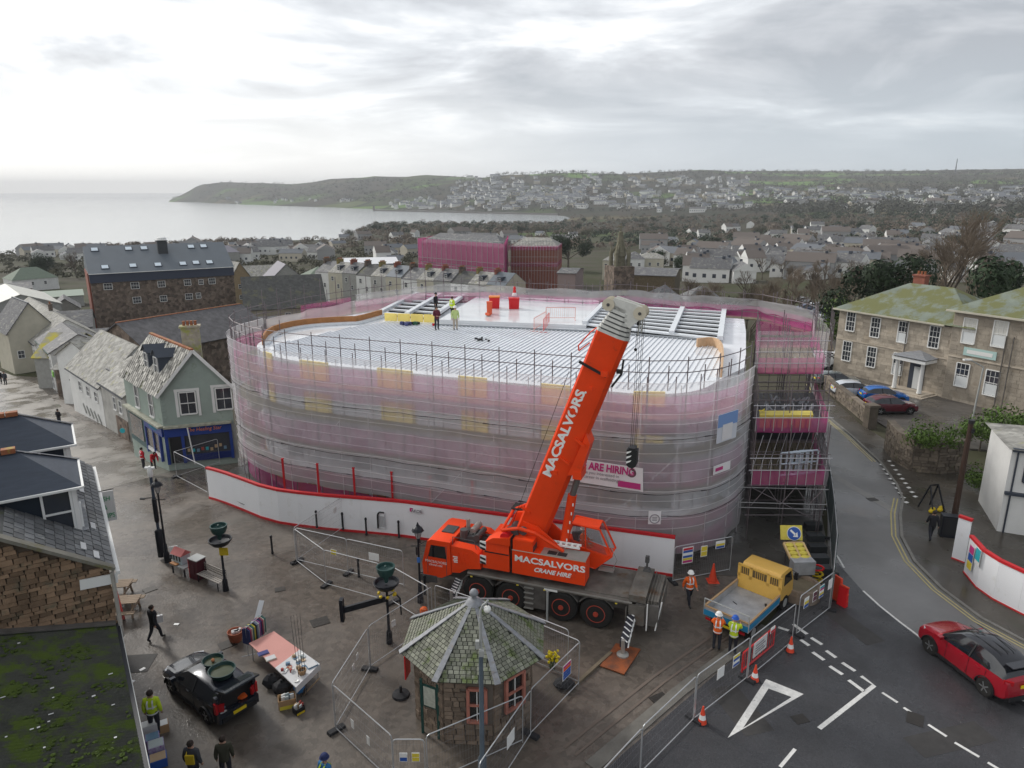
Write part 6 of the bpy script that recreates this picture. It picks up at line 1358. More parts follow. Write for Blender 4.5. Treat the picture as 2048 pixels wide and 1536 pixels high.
dk=car('dark blue-black hatchback with its tailgate open and tubs on the roof',(-11.75,23.55,.04),hd_,4.25,1.76,.98,(.012,.016,.026),prof=ESTATE,name='dark_car',open_tail=True)
b=B();b.box((-1.55,0,.62),(.95,1.3,.05));b.obj('boot_floor',m_trim,dk);b=B();b.box((-2.02,0,.5),(.2,1.6,.35));b.obj('rear_valance',mat('paint_03040',(.012,.016,.026),rough=.25,coat=.6),dk)
for s_ in(-1,1):b=B();b.box((-1.92,s_*.74,.98),(.18,.12,.75));b.obj('rear_pillar',MATS['paint_03040'],dk);b=B();b.box((-1.95,s_*.80,.92),(.14,.10,.42));b.obj('tail_light',m_tl,dk)
b=B();b.beam((-1.75,0,1.52),(-2.55,0,1.78),1.36,.06);tgt=b.obj('tailgate',MATS['paint_03040'],dk);b=B();b.beam((-1.9,0,1.605),(-2.3,0,1.735),1.1,.012);b.obj('rear_window',m_cgls,tgt)
for s_ in(-1,1):b=B();b.tube((-1.9,s_*.62,1.0),(-2.2,s_*.6,1.64),.014,5);b.obj('gas_strut',m_trim,dk)
def dloc(x,y,z):q=rot2(x,y,hd_);return V((-11.75+q[0],23.55+q[1],z+.04))
random.seed(21)
for(x,y,s,m_,l_)in[(-1.85,-.3,(.4,.35,.2),m_orj,'orange bag in the open boot of the dark car'),(-1.6,.1,(.3,.3,.25),m_wcl,'white bundle in the open boot of the dark car'),(-1.75,.45,(.3,.2,.12),m_bric[1],'blue box on the left of the open boot'),(-2.0,.55,(.12,.3,.06),m_wcl,'white bottle at the edge of the open boot'),(-1.55,-.5,(.35,.3,.2),m_teal,'teal cloth on the right of the open boot')]:
    t=thing('boot_item',l_,'bag',dloc(x,y,.65),hd_);b=B();b.sph((0,0,s[2]/2),.5,(s[0],s[1],s[2]),8,jit=.15);b.obj('body',m_,t);b=B();b.box((0,0,s[2]*.8),(s[0]*.3,s[1]*.3,.04));b.obj('fold',m_,t)
m_tub=mat('dark_tub',(.015,.05,.045),rough=.4);m_moss=mat('tub_water',(.06,.075,.035),rough=.3,var=.3,scale=6)
for(x,r_,y,l_)in[(-.35,.40,-.1,'smaller dark green tub on the roof of the dark car'),(-1.15,.50,.0,'larger dark tub at the rear of the dark car roof')]:
    t=thing('roof_tub',l_,'tub',dloc(x,y,1.53));b=B();b.lathe([(r_*.75,0),(r_,.24),(r_*.93,.24),(r_*.7,.05)],(0,0,0),24);b.obj('tub',m_tub,t,smooth=40);b=B();b.lathe([(r_*.85,.13),(.01,.14)],(0,0,0),20);b.obj('contents',m_moss,t)
t=thing('roof_fruit','small orange lump inside the smaller roof tub','gourd',dloc(-.35,-.1,1.70));b=B();b.sph((0,0,.03),.07,n=8);b.obj('skin',mat('tan_orange',(.55,.22,.10)),t);b=B();b.tube((0,0,.08),(0,0,.12),.012);b.obj('stalk',m_card,t)
car('maroon estate car parked beside the stone gate pier',(33.6,60.4,.14),0.02,4.3,1.8,1.0,(.10,.008,.018),name='parked_car',wr=.33,group='cars parked by the stone building')
car('white and blue car parked behind the stone wall',(32.9,65.6,.14),-.10,4.3,1.8,.98,(.55,.58,.62),name='parked_car',group='cars parked by the stone building')
car('bright blue car half hidden behind the maroon one',(34.6,63.6,.14),-.08,4.1,1.8,.98,(.01,.12,.42),name='parked_car',group='cars parked by the stone building')
car('grey car parked nearest the stone building wall',(32.8,69.4,.14),-.08,4.3,1.8,.95,(.12,.14,.14),name='parked_car',group='cars parked by the stone building')
car('white car at the right edge, in front of the stone building',(47.4,60.0,.14),pi,4.2,1.8,1,(.65,.65,.64),name='parked_car',group='cars parked by the stone building')
vn=car('white van with chequered side band beyond the stone wall',(34.2,77.2,.15),pi-.35,5.2,2.0,1.0,(.68,.69,.69),prof=VAN,name='white_van',cat='van')
b=B();[b.box((-1.9+.22*i,1.005,1.38+.16*((i+j)%2)+.32*(j//2)),(.2,.012,.15))for i in range(7)for j in(0,2)];b.obj('chequer_band',m_blk,vn)
for i,(px,py,c_,l_)in enumerate([(1612,622,(.10,.12,.20),'dark blue car at the left of the far car park'),(1632,618,(.55,.56,.58),'silver car in the middle of the far car park'),(1606,606,(.62,.63,.64),'white car in the back row of the far car park'),(1640,632,(.03,.04,.08),'navy car at the front of the far car park'),(1650,645,(.4,.42,.45),'pale grey car nearest the bend of the far car park')]):
    g=G(px,py);car(l_,g,.4,4.2,1.8,1,c_,simple=True,name='parked_car',group='cars in the far car park')
# ================================================================ tipper truck, fence load and arrow sign
m_ty=mat('truck_yellow',(.78,.47,.10),rough=.4,var=.08,scale=2,coat=.3);m_tb=mat('truck_blue',(.02,.22,.42),rough=.4);m_bed=mat('bed_grey',(.44,.45,.47),rough=.5,metal=.2,var=.3,scale=2)
RL,RR,FR_,FL_=at(1414,1214,1.15),at(1492,1252,1.15),at(1566,1186,1.15),at(1468,1168,1.15)
hv=((FR_+FL_)/2-(RL+RR)/2);ang=atan2(hv.y,hv.x);cen=(RL+RR+FR_+FL_)/4
tp=thing('tipper_truck','yellow-cabbed tipper truck with empty grey bed and blue sides','truck',(cen.x,cen.y,0),ang)
LB=3.1;WB=2.1
def tb_(nm,m_,fn,par=None,**k):b=B();fn(b);return b.obj(nm,m_,par or tp,**k)
tb_('bed_floor',m_bed,lambda b:b.box((0,0,.82),(LB,WB,.08)))
for s_ in(-1,1):
    tb_('side_board',m_bed,lambda b:b.box((0,s_*(WB/2-.03),1.02),(LB,.05,.36)));tb_('side_stripe',m_tb,lambda b:b.box((0,s_*(WB/2+.005),1.0),(LB,.02,.26)));tb_('side_rail',mat('timber_rail',(.46,.30,.16),rough=.7,var=.2),lambda b:b.box((0,s_*(WB/2-.02),1.23),(LB,.08,.06)))
tb_('tail_board',m_bed,lambda b:b.box((-LB/2,0,1.02),(.05,WB-.1,.36)));tb_('tail_stripe',m_tb,lambda b:b.box((-LB/2-.035,0,.95),(.02,WB,.26)));tb_('tail_rail',MATS['timber_rail'],lambda b:b.box((-LB/2,0,1.24),(.08,WB,.06)))
tb_('tail_goal_post',m_ggr,lambda b:b.path([(-LB/2-.02,-WB/2,.8),(-LB/2-.02,-WB/2,1.6),(-LB/2-.02,WB/2,1.6),(-LB/2-.02,WB/2,.8)],.03))
tb_('headboard',m_ty,lambda b:(b.box((LB/2+.05,0,1.15),(.07,WB,.6)),b.box((LB/2+.05,0,2.02),(.07,WB,.10)),[b.box((LB/2+.05,y_,1.75),(.07,.14,.62))for y_ in(-1.0,-.42,.42,1.0)],b.box((LB/2+.05,0,1.52),(.07,WB,.14))))
tb_('headboard_mesh',mat('mesh_dark',(.14,.10,.05),rough=.6),lambda b:b.box((LB/2+.06,0,1.78),(.02,WB-.1,.45)))
for y_ in(-.7,0,.7):
    tb_('mesh_bar',m_ty,lambda b:[b.box((LB/2+.03,y_-.2+.1*i,1.78),(.02,.02,.42))for i in range(5)]and None)['kind']='stuff'
x0=LB/2+.12
cabp=[(x0,.75),(x0,1.95),(x0+.15,2.12),(x0+1.0,2.12),(x0+1.35,1.95),(x0+1.62,1.3),(x0+1.68,.6),(x0+.9,.55)]
tb_('cab',m_ty,lambda b:b.ext([(x_,-.92,z_)for x_,z_ in cabp],(0,1.84,0)),smooth=30)
for s_ in(-1,1):tb_('side_window',m_glass,lambda b:b.ext([(x_,s_*.925,z_)for x_,z_ in[(x0+.55,1.35),(x0+.55,1.92),(x0+1.22,1.9),(x0+1.45,1.35)]],(0,s_*.01,0)));tb_('mirror',m_blk,lambda b:(b.box((x0+1.4,s_*1.12,1.6),(.1,.16,.34)),b.tube((x0+1.3,s_*.9,1.9),(x0+1.4,s_*1.12,1.8),.012)))
tb_('windscreen',m_glass,lambda b:b.add([(x0+1.375,-.8,1.9),(x0+1.375,.8,1.9),(x0+1.615,.8,1.36),(x0+1.615,-.8,1.36)],[(0,3,2,1),(0,1,2,3)]))
tb_('bumper',m_trim,lambda b:b.box((x0+1.66,0,.5),(.14,1.8,.25)));tb_('chassis',m_trim,lambda b:b.box((.7,0,.62),(4.6,.8,.25)))
for x_ in(-.75,x0+.85):
    for s_ in(-1,1):
        w_=tb_('wheel',m_tyre,lambda b:b.lathe([(.2,-.14),(.36,-.14),(.38,0),(.36,.14),(.2,.14)],(x_,s_*.80,.38),20,axis='y'),smooth=35);tb_('rim',m_ggr,lambda b:b.lathe([(.22,s_*.145),(.15,s_*.08),(.02,s_*.1)],(x_,s_*.80,.38),16,axis='y'),w_)
for s_ in(-1,1):tb_('tail_light',m_tl,lambda b:b.box((-LB/2-.06,s_*.8,.68),(.04,.25,.1)))
tb_('bed_debris',m_blk,lambda b:(b.box((.9,-.7,.88),(.2,.1,.04),.5),b.box((.1,.4,.88),(.25,.03,.02),1.2)))
tb_('number_plate',m_ply_,lambda b:b.box((-LB/2-.06,0,.66),(.02,.5,.11)))
m_cush=mat('padded_yellow',(.72,.60,.10),rough=.6,var=.2,scale=5);m_tan=mat('tan_frame',(.60,.42,.20),rough=.6)
c0=at(1600,1172);t=thing('crash_cushion','yellow padded crash cushion tilted on a pale grey box behind the truck','crash cushion',c0,.05)
def cc(nm,m_,fn):b=B();fn(b);return b.obj(nm,m_,t)
cc('pale_box',m_bed,lambda b:b.box((0,0,1.1),(1.1,.5,.7)));cc('box_base',m_cs,lambda b:b.box((0,.2,.45),(.9,.8,.7)))
def sp_(u_,v_):return V((-.5+1.0*u_,.2+1.0*v_,1.35+.38*v_))
for k_ in(0,.5,1.):cc('frame_rail',m_tan,lambda b:b.beam(sp_(k_,0),sp_(k_,1),.10,.12))
for j_ in(0,1.):cc('frame_rail',m_tan,lambda b:b.beam(sp_(0,j_),sp_(1,j_),.10,.12))
for i in range(2):
    for j in range(4):cc('pad',m_cush,lambda b:b.sph(tuple(sp_(.25+.5*i,.125+.25*j)+V((0,0,.02))),.2,(1.25,.85,.5),8))
t=thing('arrow_sign','round blue sign with white arrow on a yellow backing board','sign',at(1588,1150)+V((0,.9,0)))
pc,_=at(1586,1067,2.6),0;pc=V((t.location.x,t.location.y,0));r_=ray(1588,1067);tt_=pc.y/r_.y;pz=CAMZ+r_.z*tt_;px_=r_.x*tt_-pc.x;
nrm=V((-.1,-.93,.36)).normalized();rg=V((1,0,0));rg=(rg-nrm*rg.dot(nrm)).normalized();upd=nrm.cross(rg);c_=V((px_,0,pz))
def disc(r,off_,m_,nm):b=B();pts=[c_+nrm*off_+rg*(r*cos(a_))+upd*(r*sin(a_))for a_ in[i*pi/14 for i in range(28)]];b.ext(pts,nrm*.012);return b.obj(nm,m_,t)
b=B();b.ext([c_-nrm*.03+rg*a_+upd*e_ for a_,e_ in((-.68,-.32),(.42,-.36),(.42,.42),(-.68,.42))],nrm*.02);b.obj('backing_board',m_cush,t)
disc(.36,.0,m_txw,'sign_rim');disc(.33,.014,m_blue,'sign_face')
d_=(rg*.7-upd*.7).normalized();e_=nrm.cross(d_)
b=B();b.poly([c_+nrm*.03+p for p in(d_*-.25+e_*.05,d_*-.25-e_*.05,d_*.08-e_*.05,d_*.08+e_*.05)]);b.poly([c_+nrm*.03+p for p in(d_*.06+e_*.17,d_*.06+e_*.07,d_*.13,d_*.06-e_*.07,d_*.06-e_*.17,d_*.26)]);b.obj('arrow',m_txw,t)
for x_ in(-.3,.3):b=B();b.tube((px_+x_,.05,0),(px_+x_,.05,pz),.03);b.obj('post',m_pole,t)
t=thing('stone_planter','rough round stone planter behind the tipper truck cab','planter',at(1598,1192));b=B();b.lathe([(.95,0),(1.0,.45),(.95,.7),(.8,.7),(.75,.5),(.02,.5)],(0,0,0),18);b.obj('planter_wall',m_kst,t);b=B();b.lathe([(.78,.56),(.02,.6)],(0,0,0),14);b.obj('soil',m_decks,t)
random.seed(31)
for i in range(5):tag(B().box(tuple(at(1625+4*i,1060+22*i)+V((0,0,.25))),(.9,.5,.35)).obj('crate',mat('dark_crate',(.05,.055,.06),rough=.6,rnd=.3)),['grey','second grey','third grey','fourth grey','lowest grey'][i]+' crate of the row between tower and green fence, counting from the back','crate','crates inside the green fence')
t=thing('hose_heap','tangle of yellow and red hose beside the crash cushion','hose',at(1632,1168));
for i,m_ in enumerate((m_yfoot,m_yfoot,m_rbin)):b=B();b.path([(.28*cos(a_*.8+i),.22*sin(a_*.8+i),.1+.35*i+.02*a_)for a_ in range(10)],.05,5);b.obj('hose_coil',m_,t)
for i,(px,py,l_)in enumerate([(1672,1200,'red plastic road barrier standing at the green fence end'),(1684,1212,'second red plastic road barrier, leaning in front of the first')]):
    t=thing('plastic_barrier',l_,'barrier',at(px,py),.35+.2*i,'red plastic barriers');b=B();b.ext([(-.12,-.22,0),(.12,-.22,0),(.05,-.2,1.25-.25*i),(-.05,-.2,1.25-.25*i)],(0,.44,0));b.obj('body',m_rbin if i else m_cone,t);[B().lathe([(.05,-.23),(.05,.23)],(0,0,.35+.35*j),8,axis='y').obj('socket',m_cone,t)for j in range(3)]
a_,c_=at(1499,1340,0),at(1556,1290,0);a_,c_=at(1500,1356),at(1563,1300);off__=V((-.25,.3,0))
t=thing('red_barrier','red mesh barrier with white notice behind the fence by the tipper','barrier',a_+off__);b=B();b.path([a_+off__+V((0,0,.05)),a_+off__+V((0,0,.95)),c_+off__+V((0,0,.95)),c_+off__+V((0,0,.05)),a_+off__+V((0,0,.12))],.04,5);b.obj('frame',m_rbin,t,w=t)
b=B();u=(c_-a_);[b.tube(a_+off__+u*(i/14)+V((0,0,.1)),a_+off__+u*(i/14)+V((0,0,.95)),.012,4)for i in range(1,14)];b.obj('infill_bars',m_rbin,t,w=t)
b=B();n_=V((u.y,-u.x,0)).normalized()*.05;b.ext([a_+off__+n_+u*k_+V((0,0,z_))for k_,z_ in((.28,.35),(.70,.35),(.70,1.05),(.28,1.05))],n_*.3);b.obj('notice',m_txw,t,w=t);
for j in range(4):b=B();b.beam(a_+off__+n_*1.4+u*.34+V((0,0,.5+.12*j)),a_+off__+n_*1.4+u*(.64-.05*(j%2))+V((0,0,.5+.12*j)),.012,.05);b.obj('printed_line',m_txt,t,w=t)
# ================================================================ people in the square and on the roof
person('worker in orange hi-vis and white helmet walking beside the crane deck',at(1377,1210),.25,'walk',m_orj,trs=m_trs,hat=m_hat,bandcol=m_refl)
person('worker in orange hi-vis leaning on the tail of the tipper truck',at(1432,1300),pi-.35,'reach',m_orj,hat=m_hat,bandcol=m_refl)
person('worker in yellow hi-vis and blue helmet beside the tipper truck tail',at(1464,1308),pi-.5,'reach',m_yej,hat=mat('blue_helmet',(.02,.10,.45),rough=.35),bandcol=m_refl)
person('officer in yellow hi-vis jacket by the mossy roof edge',at(312,1470),pi+.2,'stand',m_yej,bandcol=m_refl,ht=1.85)
person('person in black walking past the picnic tables with a white bag',at(312,1281),pi-.5,'walk',m_blkj,ht=1.72)
t=thing('tote_bag','white tote bag carried by the person in black','bag',at(321,1262));b=B();b.box((0,0,.62),(.34,.12,.34),.5);b.obj('bag_body',m_wcl,t);b=B();b.path([(-.1,0,.79),(0,0,1.0),(.1,0,.79)],.012);b.obj('strap',m_wcl,t)
p1=person('person in dark jacket with a yellow patch at the bottom of the square',at(392,1572),pi-.1,'stand',mat('dark_slate_coat',(.05,.055,.065),rough=.85))
t=thing('yellow_bag','yellow bag on the back of the person in the dark jacket','bag',at(392,1572)+V((0,0,0)));b=B();b.box((.02,-.19,1.22),(.28,.06,.34));b.obj('bag_body',m_yfoot,t);b=B();b.path([(-.1,-.17,1.38),(-.1,0,1.5)],.015);b.obj('strap',m_yfoot,t)
person('person in olive coat at the bottom of the square',at(455,1562),pi+.3,'stand',mat('olive_coat',(.045,.045,.03),rough=.85))
person('person in blue and yellow at the lower edge of the picture',at(655,1600),2.6,'stand',mat('blue_jacket',(.03,.15,.35),rough=.8),hat=mat('navy_cap',(.02,.03,.10)),bandcol=m_yej,ht=1.7)
person('person in red jacket with white bands outside the blue shop',at(288,938,-1.9),2.4,'stand',m_redj,bandcol=m_refl)
person('person in red jacket bending over outside the blue shop',at(308,938,-1.6),.8,'bend',m_redj,bandcol=None)
person('dark figure pushing something along the sloping street',at(120,852,-3.6),2.9,'carry',m_blkj)
person('left figure of the pair far down the street',at(2,768,-4.6),.2,'stand',m_blkj);person('right figure of the pair far down the street',at(12,770,-4.6),.1,'stand',mat('dark_slate_coat',(.05,.055,.065)))
person('person in black walking on the pavement beside the cable reel frame',at(1860,1080,.11),pi-.2,'walk',m_blkj)
person('roof worker in dark clothes and yellow vest reading a folder',at(874,660,DK),.5,'carry',mat('maroon_top',(.10,.015,.03)),bandcol=None)
person('roof worker in pale trousers and lime vest facing the lens',at(911,660,DK),.2,'stand',mat('lime_pale',(.45,.55,.22),rough=.8),trs=mat('sand_trousers',(.36,.31,.25),rough=.85),hat=m_hat)
person('roof worker in yellow vest and dark trousers at the yellow edge',at(905,636,DK),2.4,'stand',m_yej,bandcol=m_refl)
person('roof worker in dark top behind the one with the folder',at(872,628,DK),1.2,'stand',m_blkj,hat=m_blk)
# ================================================================ buildings
m_fr=mat('white_frame',(.70,.70,.68),rough=.5);m_pane=mat('window_pane',(.03,.035,.045),rough=.08,spec=.9);m_blind=mat('pale_blind',(.55,.54,.50),rough=.7)
m_sl1=mat('slate_grey',(.135,.135,.14),rough=.7,var=.35,scale=1.2,cell=(2.6,.22),stretch=(1,1,3),moss=(.26,.25,.22),mscale=.8,mthr=.54,bump=.4,bscale=4)
m_sl2=mat('slate_pale',(.34,.33,.30),rough=.75,var=.45,scale=1.4,cell=(2.6,.28),moss=(.30,.29,.15),mscale=1.0,mthr=.58,bump=.5,bscale=5)
m_sl3=mat('slate_dark',(.045,.055,.075),rough=.5,var=.2,scale=2)
m_ridge=mat('ridge_tile',(.36,.13,.06),rough=.8,var=.35,scale=4,moss=(.30,.25,.05),mscale=3)
m_cream=mat('cream_render',(.50,.47,.38),rough=.85,var=.15,scale=.8);m_wr=mat('white_render',(.70,.70,.68),rough=.85,var=.14,scale=.8);m_gren=mat('grey_render',(.33,.33,.31),rough=.85,var=.2)
m_sage=mat('sage_render',(.31,.37,.33),rough=.8,var=.14,scale=.7,moss=(.20,.26,.19),mscale=.9,mthr=.6);m_lime=mat('limewash',(.46,.45,.42),rough=.85,var=.3,scale=1)
m_rub=mat('rubble_stone',(.19,.145,.115),rough=.9,var=.4,scale=1.6,cell=(1.7,.45),bump=.6,bscale=4,moss=(.10,.09,.075),mscale=2.2);m_brick=mat('red_brick',(.28,.10,.07),rough=.85,var=.25,scale=3)
def window(root,c,u,n,w_,h_,fm=None,nx=2,ny=2,wr_=None,sill=True,pane=None):
    """sash window: frame with bars, pane as its child; c centre on the wall, u along the wall, n outwards"""
    fm=fm or m_fr;u=V(u);n=V(n);z=V((0,0,1));t_=.09 if w_>.8 else.07;b=B()
    def bar(a_,e_,th,dp=.05):b.beam(a_+n*dp,e_+n*dp,th,.06,up=n)
    tl,tr,bl,br=c-u*w_/2+z*h_/2,c+u*w_/2+z*h_/2,c-u*w_/2-z*h_/2,c+u*w_/2-z*h_/2
    b.beam(tl+n*.04,tr+n*.04,t_,.07);b.beam(bl+n*.05,br+n*.05,t_*(2 if sill else 1),.09);b.beam(tl+n*.04,bl+n*.04,.07,t_,up=u);b.beam(tr+n*.04,br+n*.04,.07,t_,up=u)
    b.beam(c-u*w_/2+n*.03,c+u*w_/2+n*.03,.05,.06)
    for i in range(1,nx):p=c-u*w_/2+u*w_*i/nx;b.beam(p-z*h_/2+n*.02,p+z*h_/2+n*.02,.03,.03,up=u)
    for j in range(1,ny):
        if ny%2==0 and j==ny//2:continue
        p=c-z*h_/2+z*h_*j/ny;b.beam(p-u*w_/2+n*.02,p+u*w_/2+n*.02,.03,.03)
    f_=b.obj('window',fm,root,w=wr_ or root);b=B();q=[bl,br,tr,tl];b.poly([p+n*.012 for p in q]);b.obj('pane',pane or m_pane,f_,w=wr_ or root);return f_
def roof_slab(b,e0,e1,r1,r0,th=.12,mi=0):
    n=(e1-e0).cross(r0-e0).normalized();
    if n.z<0:n=-n
    b.ext([e0,e1,r1,r0],n*th,mi)
def chimney(root,p,w_,d_,h_,pots=2,m_=None,rz=0.,par=None):
    b=B();b.box((p.x,p.y,p.z+h_/2),(w_,d_,h_),rz);b.box((p.x,p.y,p.z+h_+.06),(w_*1.18,d_*1.25,.14),rz);c_=b.obj('chimney',m_ or m_rub,par or root,w=root)
    for i in range(pots):
        k=(i+.5)/pots-.5;x_,y_=rot2(k*w_*.85,0,rz);b=B();b.lathe([(.11,0),(.10,.3),(.13,.36)],(p.x+x_,p.y+y_,p.z+h_+.12),7);b.obj('chimney_pot',m_ridge,c_,w=root)
    return c_
def house(label,p1,p2,depth,he,rr,wall,roof,name='house',cat='house',ridge_m=None,over=.25,windows=(),chim=(),zb=None,hip=0.,group=None,wu=(.9,1.3),far=False,gable_front=False,keep=False,door=False,eave=None):
    """p1->p2 base line nearest the camera; the body lies behind it"""
    p1,p2=V(p1),V(p2);z0=min(p1.z,p2.z)if zb is None else zb;u=V((p2.x-p1.x,p2.y-p1.y,0));L_=u.length;u.normalize();n=V((-u.y,u.x,0))
    if n.y<0 and not gable_front and not keep:n=-n
    o=V((p1.x,p1.y,z0));t=thing(name,label,cat,o,atan2(u.y,u.x),group);z=V((0,0,1))
    def q(a_,d_,h_):return o+u*a_+n*d_+z*h_
    b=B();base=-3.0
    cs_=[q(0,0,0),q(L_,0,0),q(L_,depth,0),q(0,depth,0)]
    b.add([c-z*3 for c in cs_]+[c+z*he for c in cs_],[(0,1,5,4),(1,2,6,5),(2,3,7,6),(3,0,4,7),(4,5,6,7)])
    if gable_front:
        b.add([q(0,0,he),q(L_,0,he),q(L_/2,0,he+rr),q(0,depth,he),q(L_,depth,he),q(L_/2,depth,he+rr)],[(0,1,2),(3,5,4)])
    elif hip==0:b.add([q(0,0,he),q(0,depth,he),q(0,depth/2,he+rr),q(L_,0,he),q(L_,depth,he),q(L_,depth/2,he+rr)],[(0,1,2),(3,5,4)])
    b.obj('wall',wall,t,w=t)
    b=B();ov=over;k_=ov*rr/(depth/2)
    if gable_front:
        k_=ov*rr/(L_/2)
        roof_slab(b,q(-ov,-ov,he-k_),q(-ov,depth+ov,he-k_),q(L_/2,depth+ov,he+rr),q(L_/2,-ov,he+rr));roof_slab(b,q(L_+ov,-ov,he-k_),q(L_+ov,depth+ov,he-k_),q(L_/2,depth+ov,he+rr),q(L_/2,-ov,he+rr))
        ra,rb=q(L_/2,-ov,he+rr+.12),q(L_/2,depth+ov,he+rr+.12)
    elif hip==0:
        roof_slab(b,q(-ov,-ov,he-k_),q(L_+ov,-ov,he-k_),q(L_+ov,depth/2,he+rr),q(-ov,depth/2,he+rr));roof_slab(b,q(-ov,depth+ov,he-k_),q(L_+ov,depth+ov,he-k_),q(L_+ov,depth/2,he+rr),q(-ov,depth/2,he+rr))
        ra,rb=q(-ov,depth/2,he+rr+.12),q(L_+ov,depth/2,he+rr+.12)
    else:
        e_=[q(-ov,-ov,he-.05),q(L_+ov,-ov,he-.05),q(L_+ov,depth+ov,he-.05),q(-ov,depth+ov,he-.05)];ra,rb=q(min(hip,L_/2-.05),depth/2,he+rr),q(max(L_-hip,L_/2+.05),depth/2,he+rr)
        b.add(e_+[ra,rb],[(0,1,5,4),(1,2,5),(2,3,4,5),(3,0,4),(3,2,1,0)])
    rf=b.obj('roof',roof,t,w=t)
    if ridge_m is not None and not far:
        m_=int((rb-ra).length/.45)+1;b=B()
        for i in range(m_):b.beam(ra+(rb-ra)*(i/m_),ra+(rb-ra)*((i+.94)/m_),.24,.14)
        b.obj('ridge_tiles',ridge_m,t,w=t)['kind']='stuff'
    if eave is not None:
        b=B();b.beam(q(-.1,-ov-.05,he-k_-.04),q(L_+.1,-ov-.05,he-k_-.04),.12,.10);b.obj('gutter',eave,t,w=t)
    for wd in windows:
        a_,h_=wd[0],wd[1];w_,hh=(wd[2],wd[3])if len(wd)>3 else wu;side=wd[4]if len(wd)>4 else 'f'
        if side=='f':window(t,q(a_,0,h_),u,-n,w_,hh)
        elif side=='l':window(t,q(0,a_,h_),-n,-u,w_,hh)
        else:window(t,q(L_,a_,h_),n,u,w_,hh)
    if door:b=B();b.ext([q(door-.45,-.03,0),q(door+.45,-.03,0),q(door+.45,-.03,2.0),q(door-.45,-.03,2.0)],-n*.05);b.obj('door',m_sl3,t,w=t)
    for(a_,d_,w_,pots)in chim:chimney(t,q(a_,d_,he+rr*(1-abs(d_/depth-.5)*2)-.3),w_,.5,1.3,pots,rz=atan2(u.y,u.x)if w_<2 else atan2(u.y,u.x)+pi/2,m_=m_rub if not far else None,par=rf)
    return t,q
def plane(px,py,P0,u):
    r=ray(px,py);den=r.x*u.y-r.y*u.x;t=(P0.x*u.y-P0.y*u.x)/den;return V((r.x*t,r.y*t,CAMZ+r.z*t))
# ---- the sage green corner shop
c0,r0,l0=at(337,927,-1.5),at(475,912,-1.5),at(265,880,-1.8);l0.z=-1.5
u1=(r0-c0);Lf=u1.length;u1.normalize();u2=(l0-c0);Ls=8.8;u2.normalize();z_=V((0,0,1));n1=V((u1.y,-u1.x,0));n2=V((-u2.y,u2.x,0));n2=n2 if n2.x<0 else-n2
n2=V((u2.y,-u2.x,0));n2=n2 if n2.dot(V((-1,-1,0)))>0 else-n2
sh=thing('corner_shop','sage green corner shop with blue shopfront, gable and slate roof','shop',c0)
def sq(a_,d_,h_):return c0+u1*a_+u2*d_+z_*h_
HE,RR=5.85,3.0
b=B();cs_=[sq(0,0,0),sq(Lf,0,0),sq(Lf,Ls,0),sq(0,Ls,0)];b.add([c-z_*2 for c in cs_]+[c+z_*HE for c in cs_],[(0,1,5,4),(1,2,6,5),(2,3,7,6),(3,0,4,7),(4,5,6,7)]);b.add([sq(0,0,HE),sq(Lf,0,HE),sq(Lf/2,0,HE+RR),sq(0,Ls,HE),sq(Lf,Ls,HE),sq(Lf/2,Ls,HE+RR)],[(0,1,2),(3,5,4)]);b.obj('wall',m_sage,sh,w=sh)
m_wsl=mat('lichened_slate',(.40,.39,.35),rough=.75,var=.5,scale=7,col2=(.12,.12,.11),moss=(.16,.17,.06),mscale=1.1,mthr=.56,bump=.6,bscale=6)
b=B();roof_slab(b,sq(-.3,-.35,HE-.35),sq(-.3,Ls+.1,HE-.35),sq(Lf/2,Ls+.1,HE+RR),sq(Lf/2,-.35,HE+RR),.10);roof_slab(b,sq(Lf+.3,-.35,HE-.35),sq(Lf+.3,Ls+.1,HE-.35),sq(Lf/2,Ls+.1,HE+RR),sq(Lf/2,-.35,HE+RR),.10);rf=b.obj('roof',m_wsl,sh,w=sh)
random.seed(17)
e0_,e1_,rg_=sq(-.3,-.35,HE-.35),sq(-.3,Ls+.1,HE-.35),sq(Lf/2,-.35,HE+RR);su=(e1_-e0_).normalized();ss=(rg_-e0_);sl_=ss.length;ss.normalize();sn=su.cross(ss).normalized();sn=sn if sn.z>0 else-sn;cnt=0
m_ls=mat('loose_slate',(.40,.385,.35),rough=.7,rnd=.55,var=.3,scale=5)
for i in range(13):
    for j in range(22):
        if random.random()<.12:continue
        piece('slate',e0_+su*(.2+.405*(j+.5*(i%2)))+ss*(.15+sl_/13*i)+sn*.13,(su*.36,(ss+sn*.10)*.34,sn*.035),m_ls,rf,sh);cnt+=1
b=B();[b.beam(sq(a_,-.38,h1),sq(Lf/2,-.38,HE+RR+.05),.10,.22)for a_,h1 in((-.35,HE-.40),(Lf+.35,HE-.40))];b.obj('bargeboard',m_fr,sh,w=sh)
b=B();b.beam(sq(Lf/2,-.3,HE+RR+.14),sq(Lf/2,Ls,HE+RR+.14),.26,.14);b.obj('ridge_tiles',m_ridge,sh,w=sh)
for px,py in((376,806),(448,797)):window(sh,plane(px,py,c0,u1),u1,n1,1.15,1.75,nx=2,ny=2)
for px in(376,448):
    p=plane(px,806 if px<400 else 797,c0,u1);b=B()
    for a_,w__,h__ in((-.78,.2,2.15),(.78,.2,2.15)):b.beam(p+u1*a_-z_*h__/2+n1*.02,p+u1*a_+z_*h__/2+n1*.02,.04,w__,up=u1)
    b.beam(p-u1*.9+z_*1.05+n1*.02,p+u1*.9+z_*1.05+n1*.02,.05,.2);b.obj('window_surround',m_fr,sh,w=sh)
for d_ in(2.2,5.6):window(sh,sq(0,d_,4.3),-u2,n2,.95,1.9)
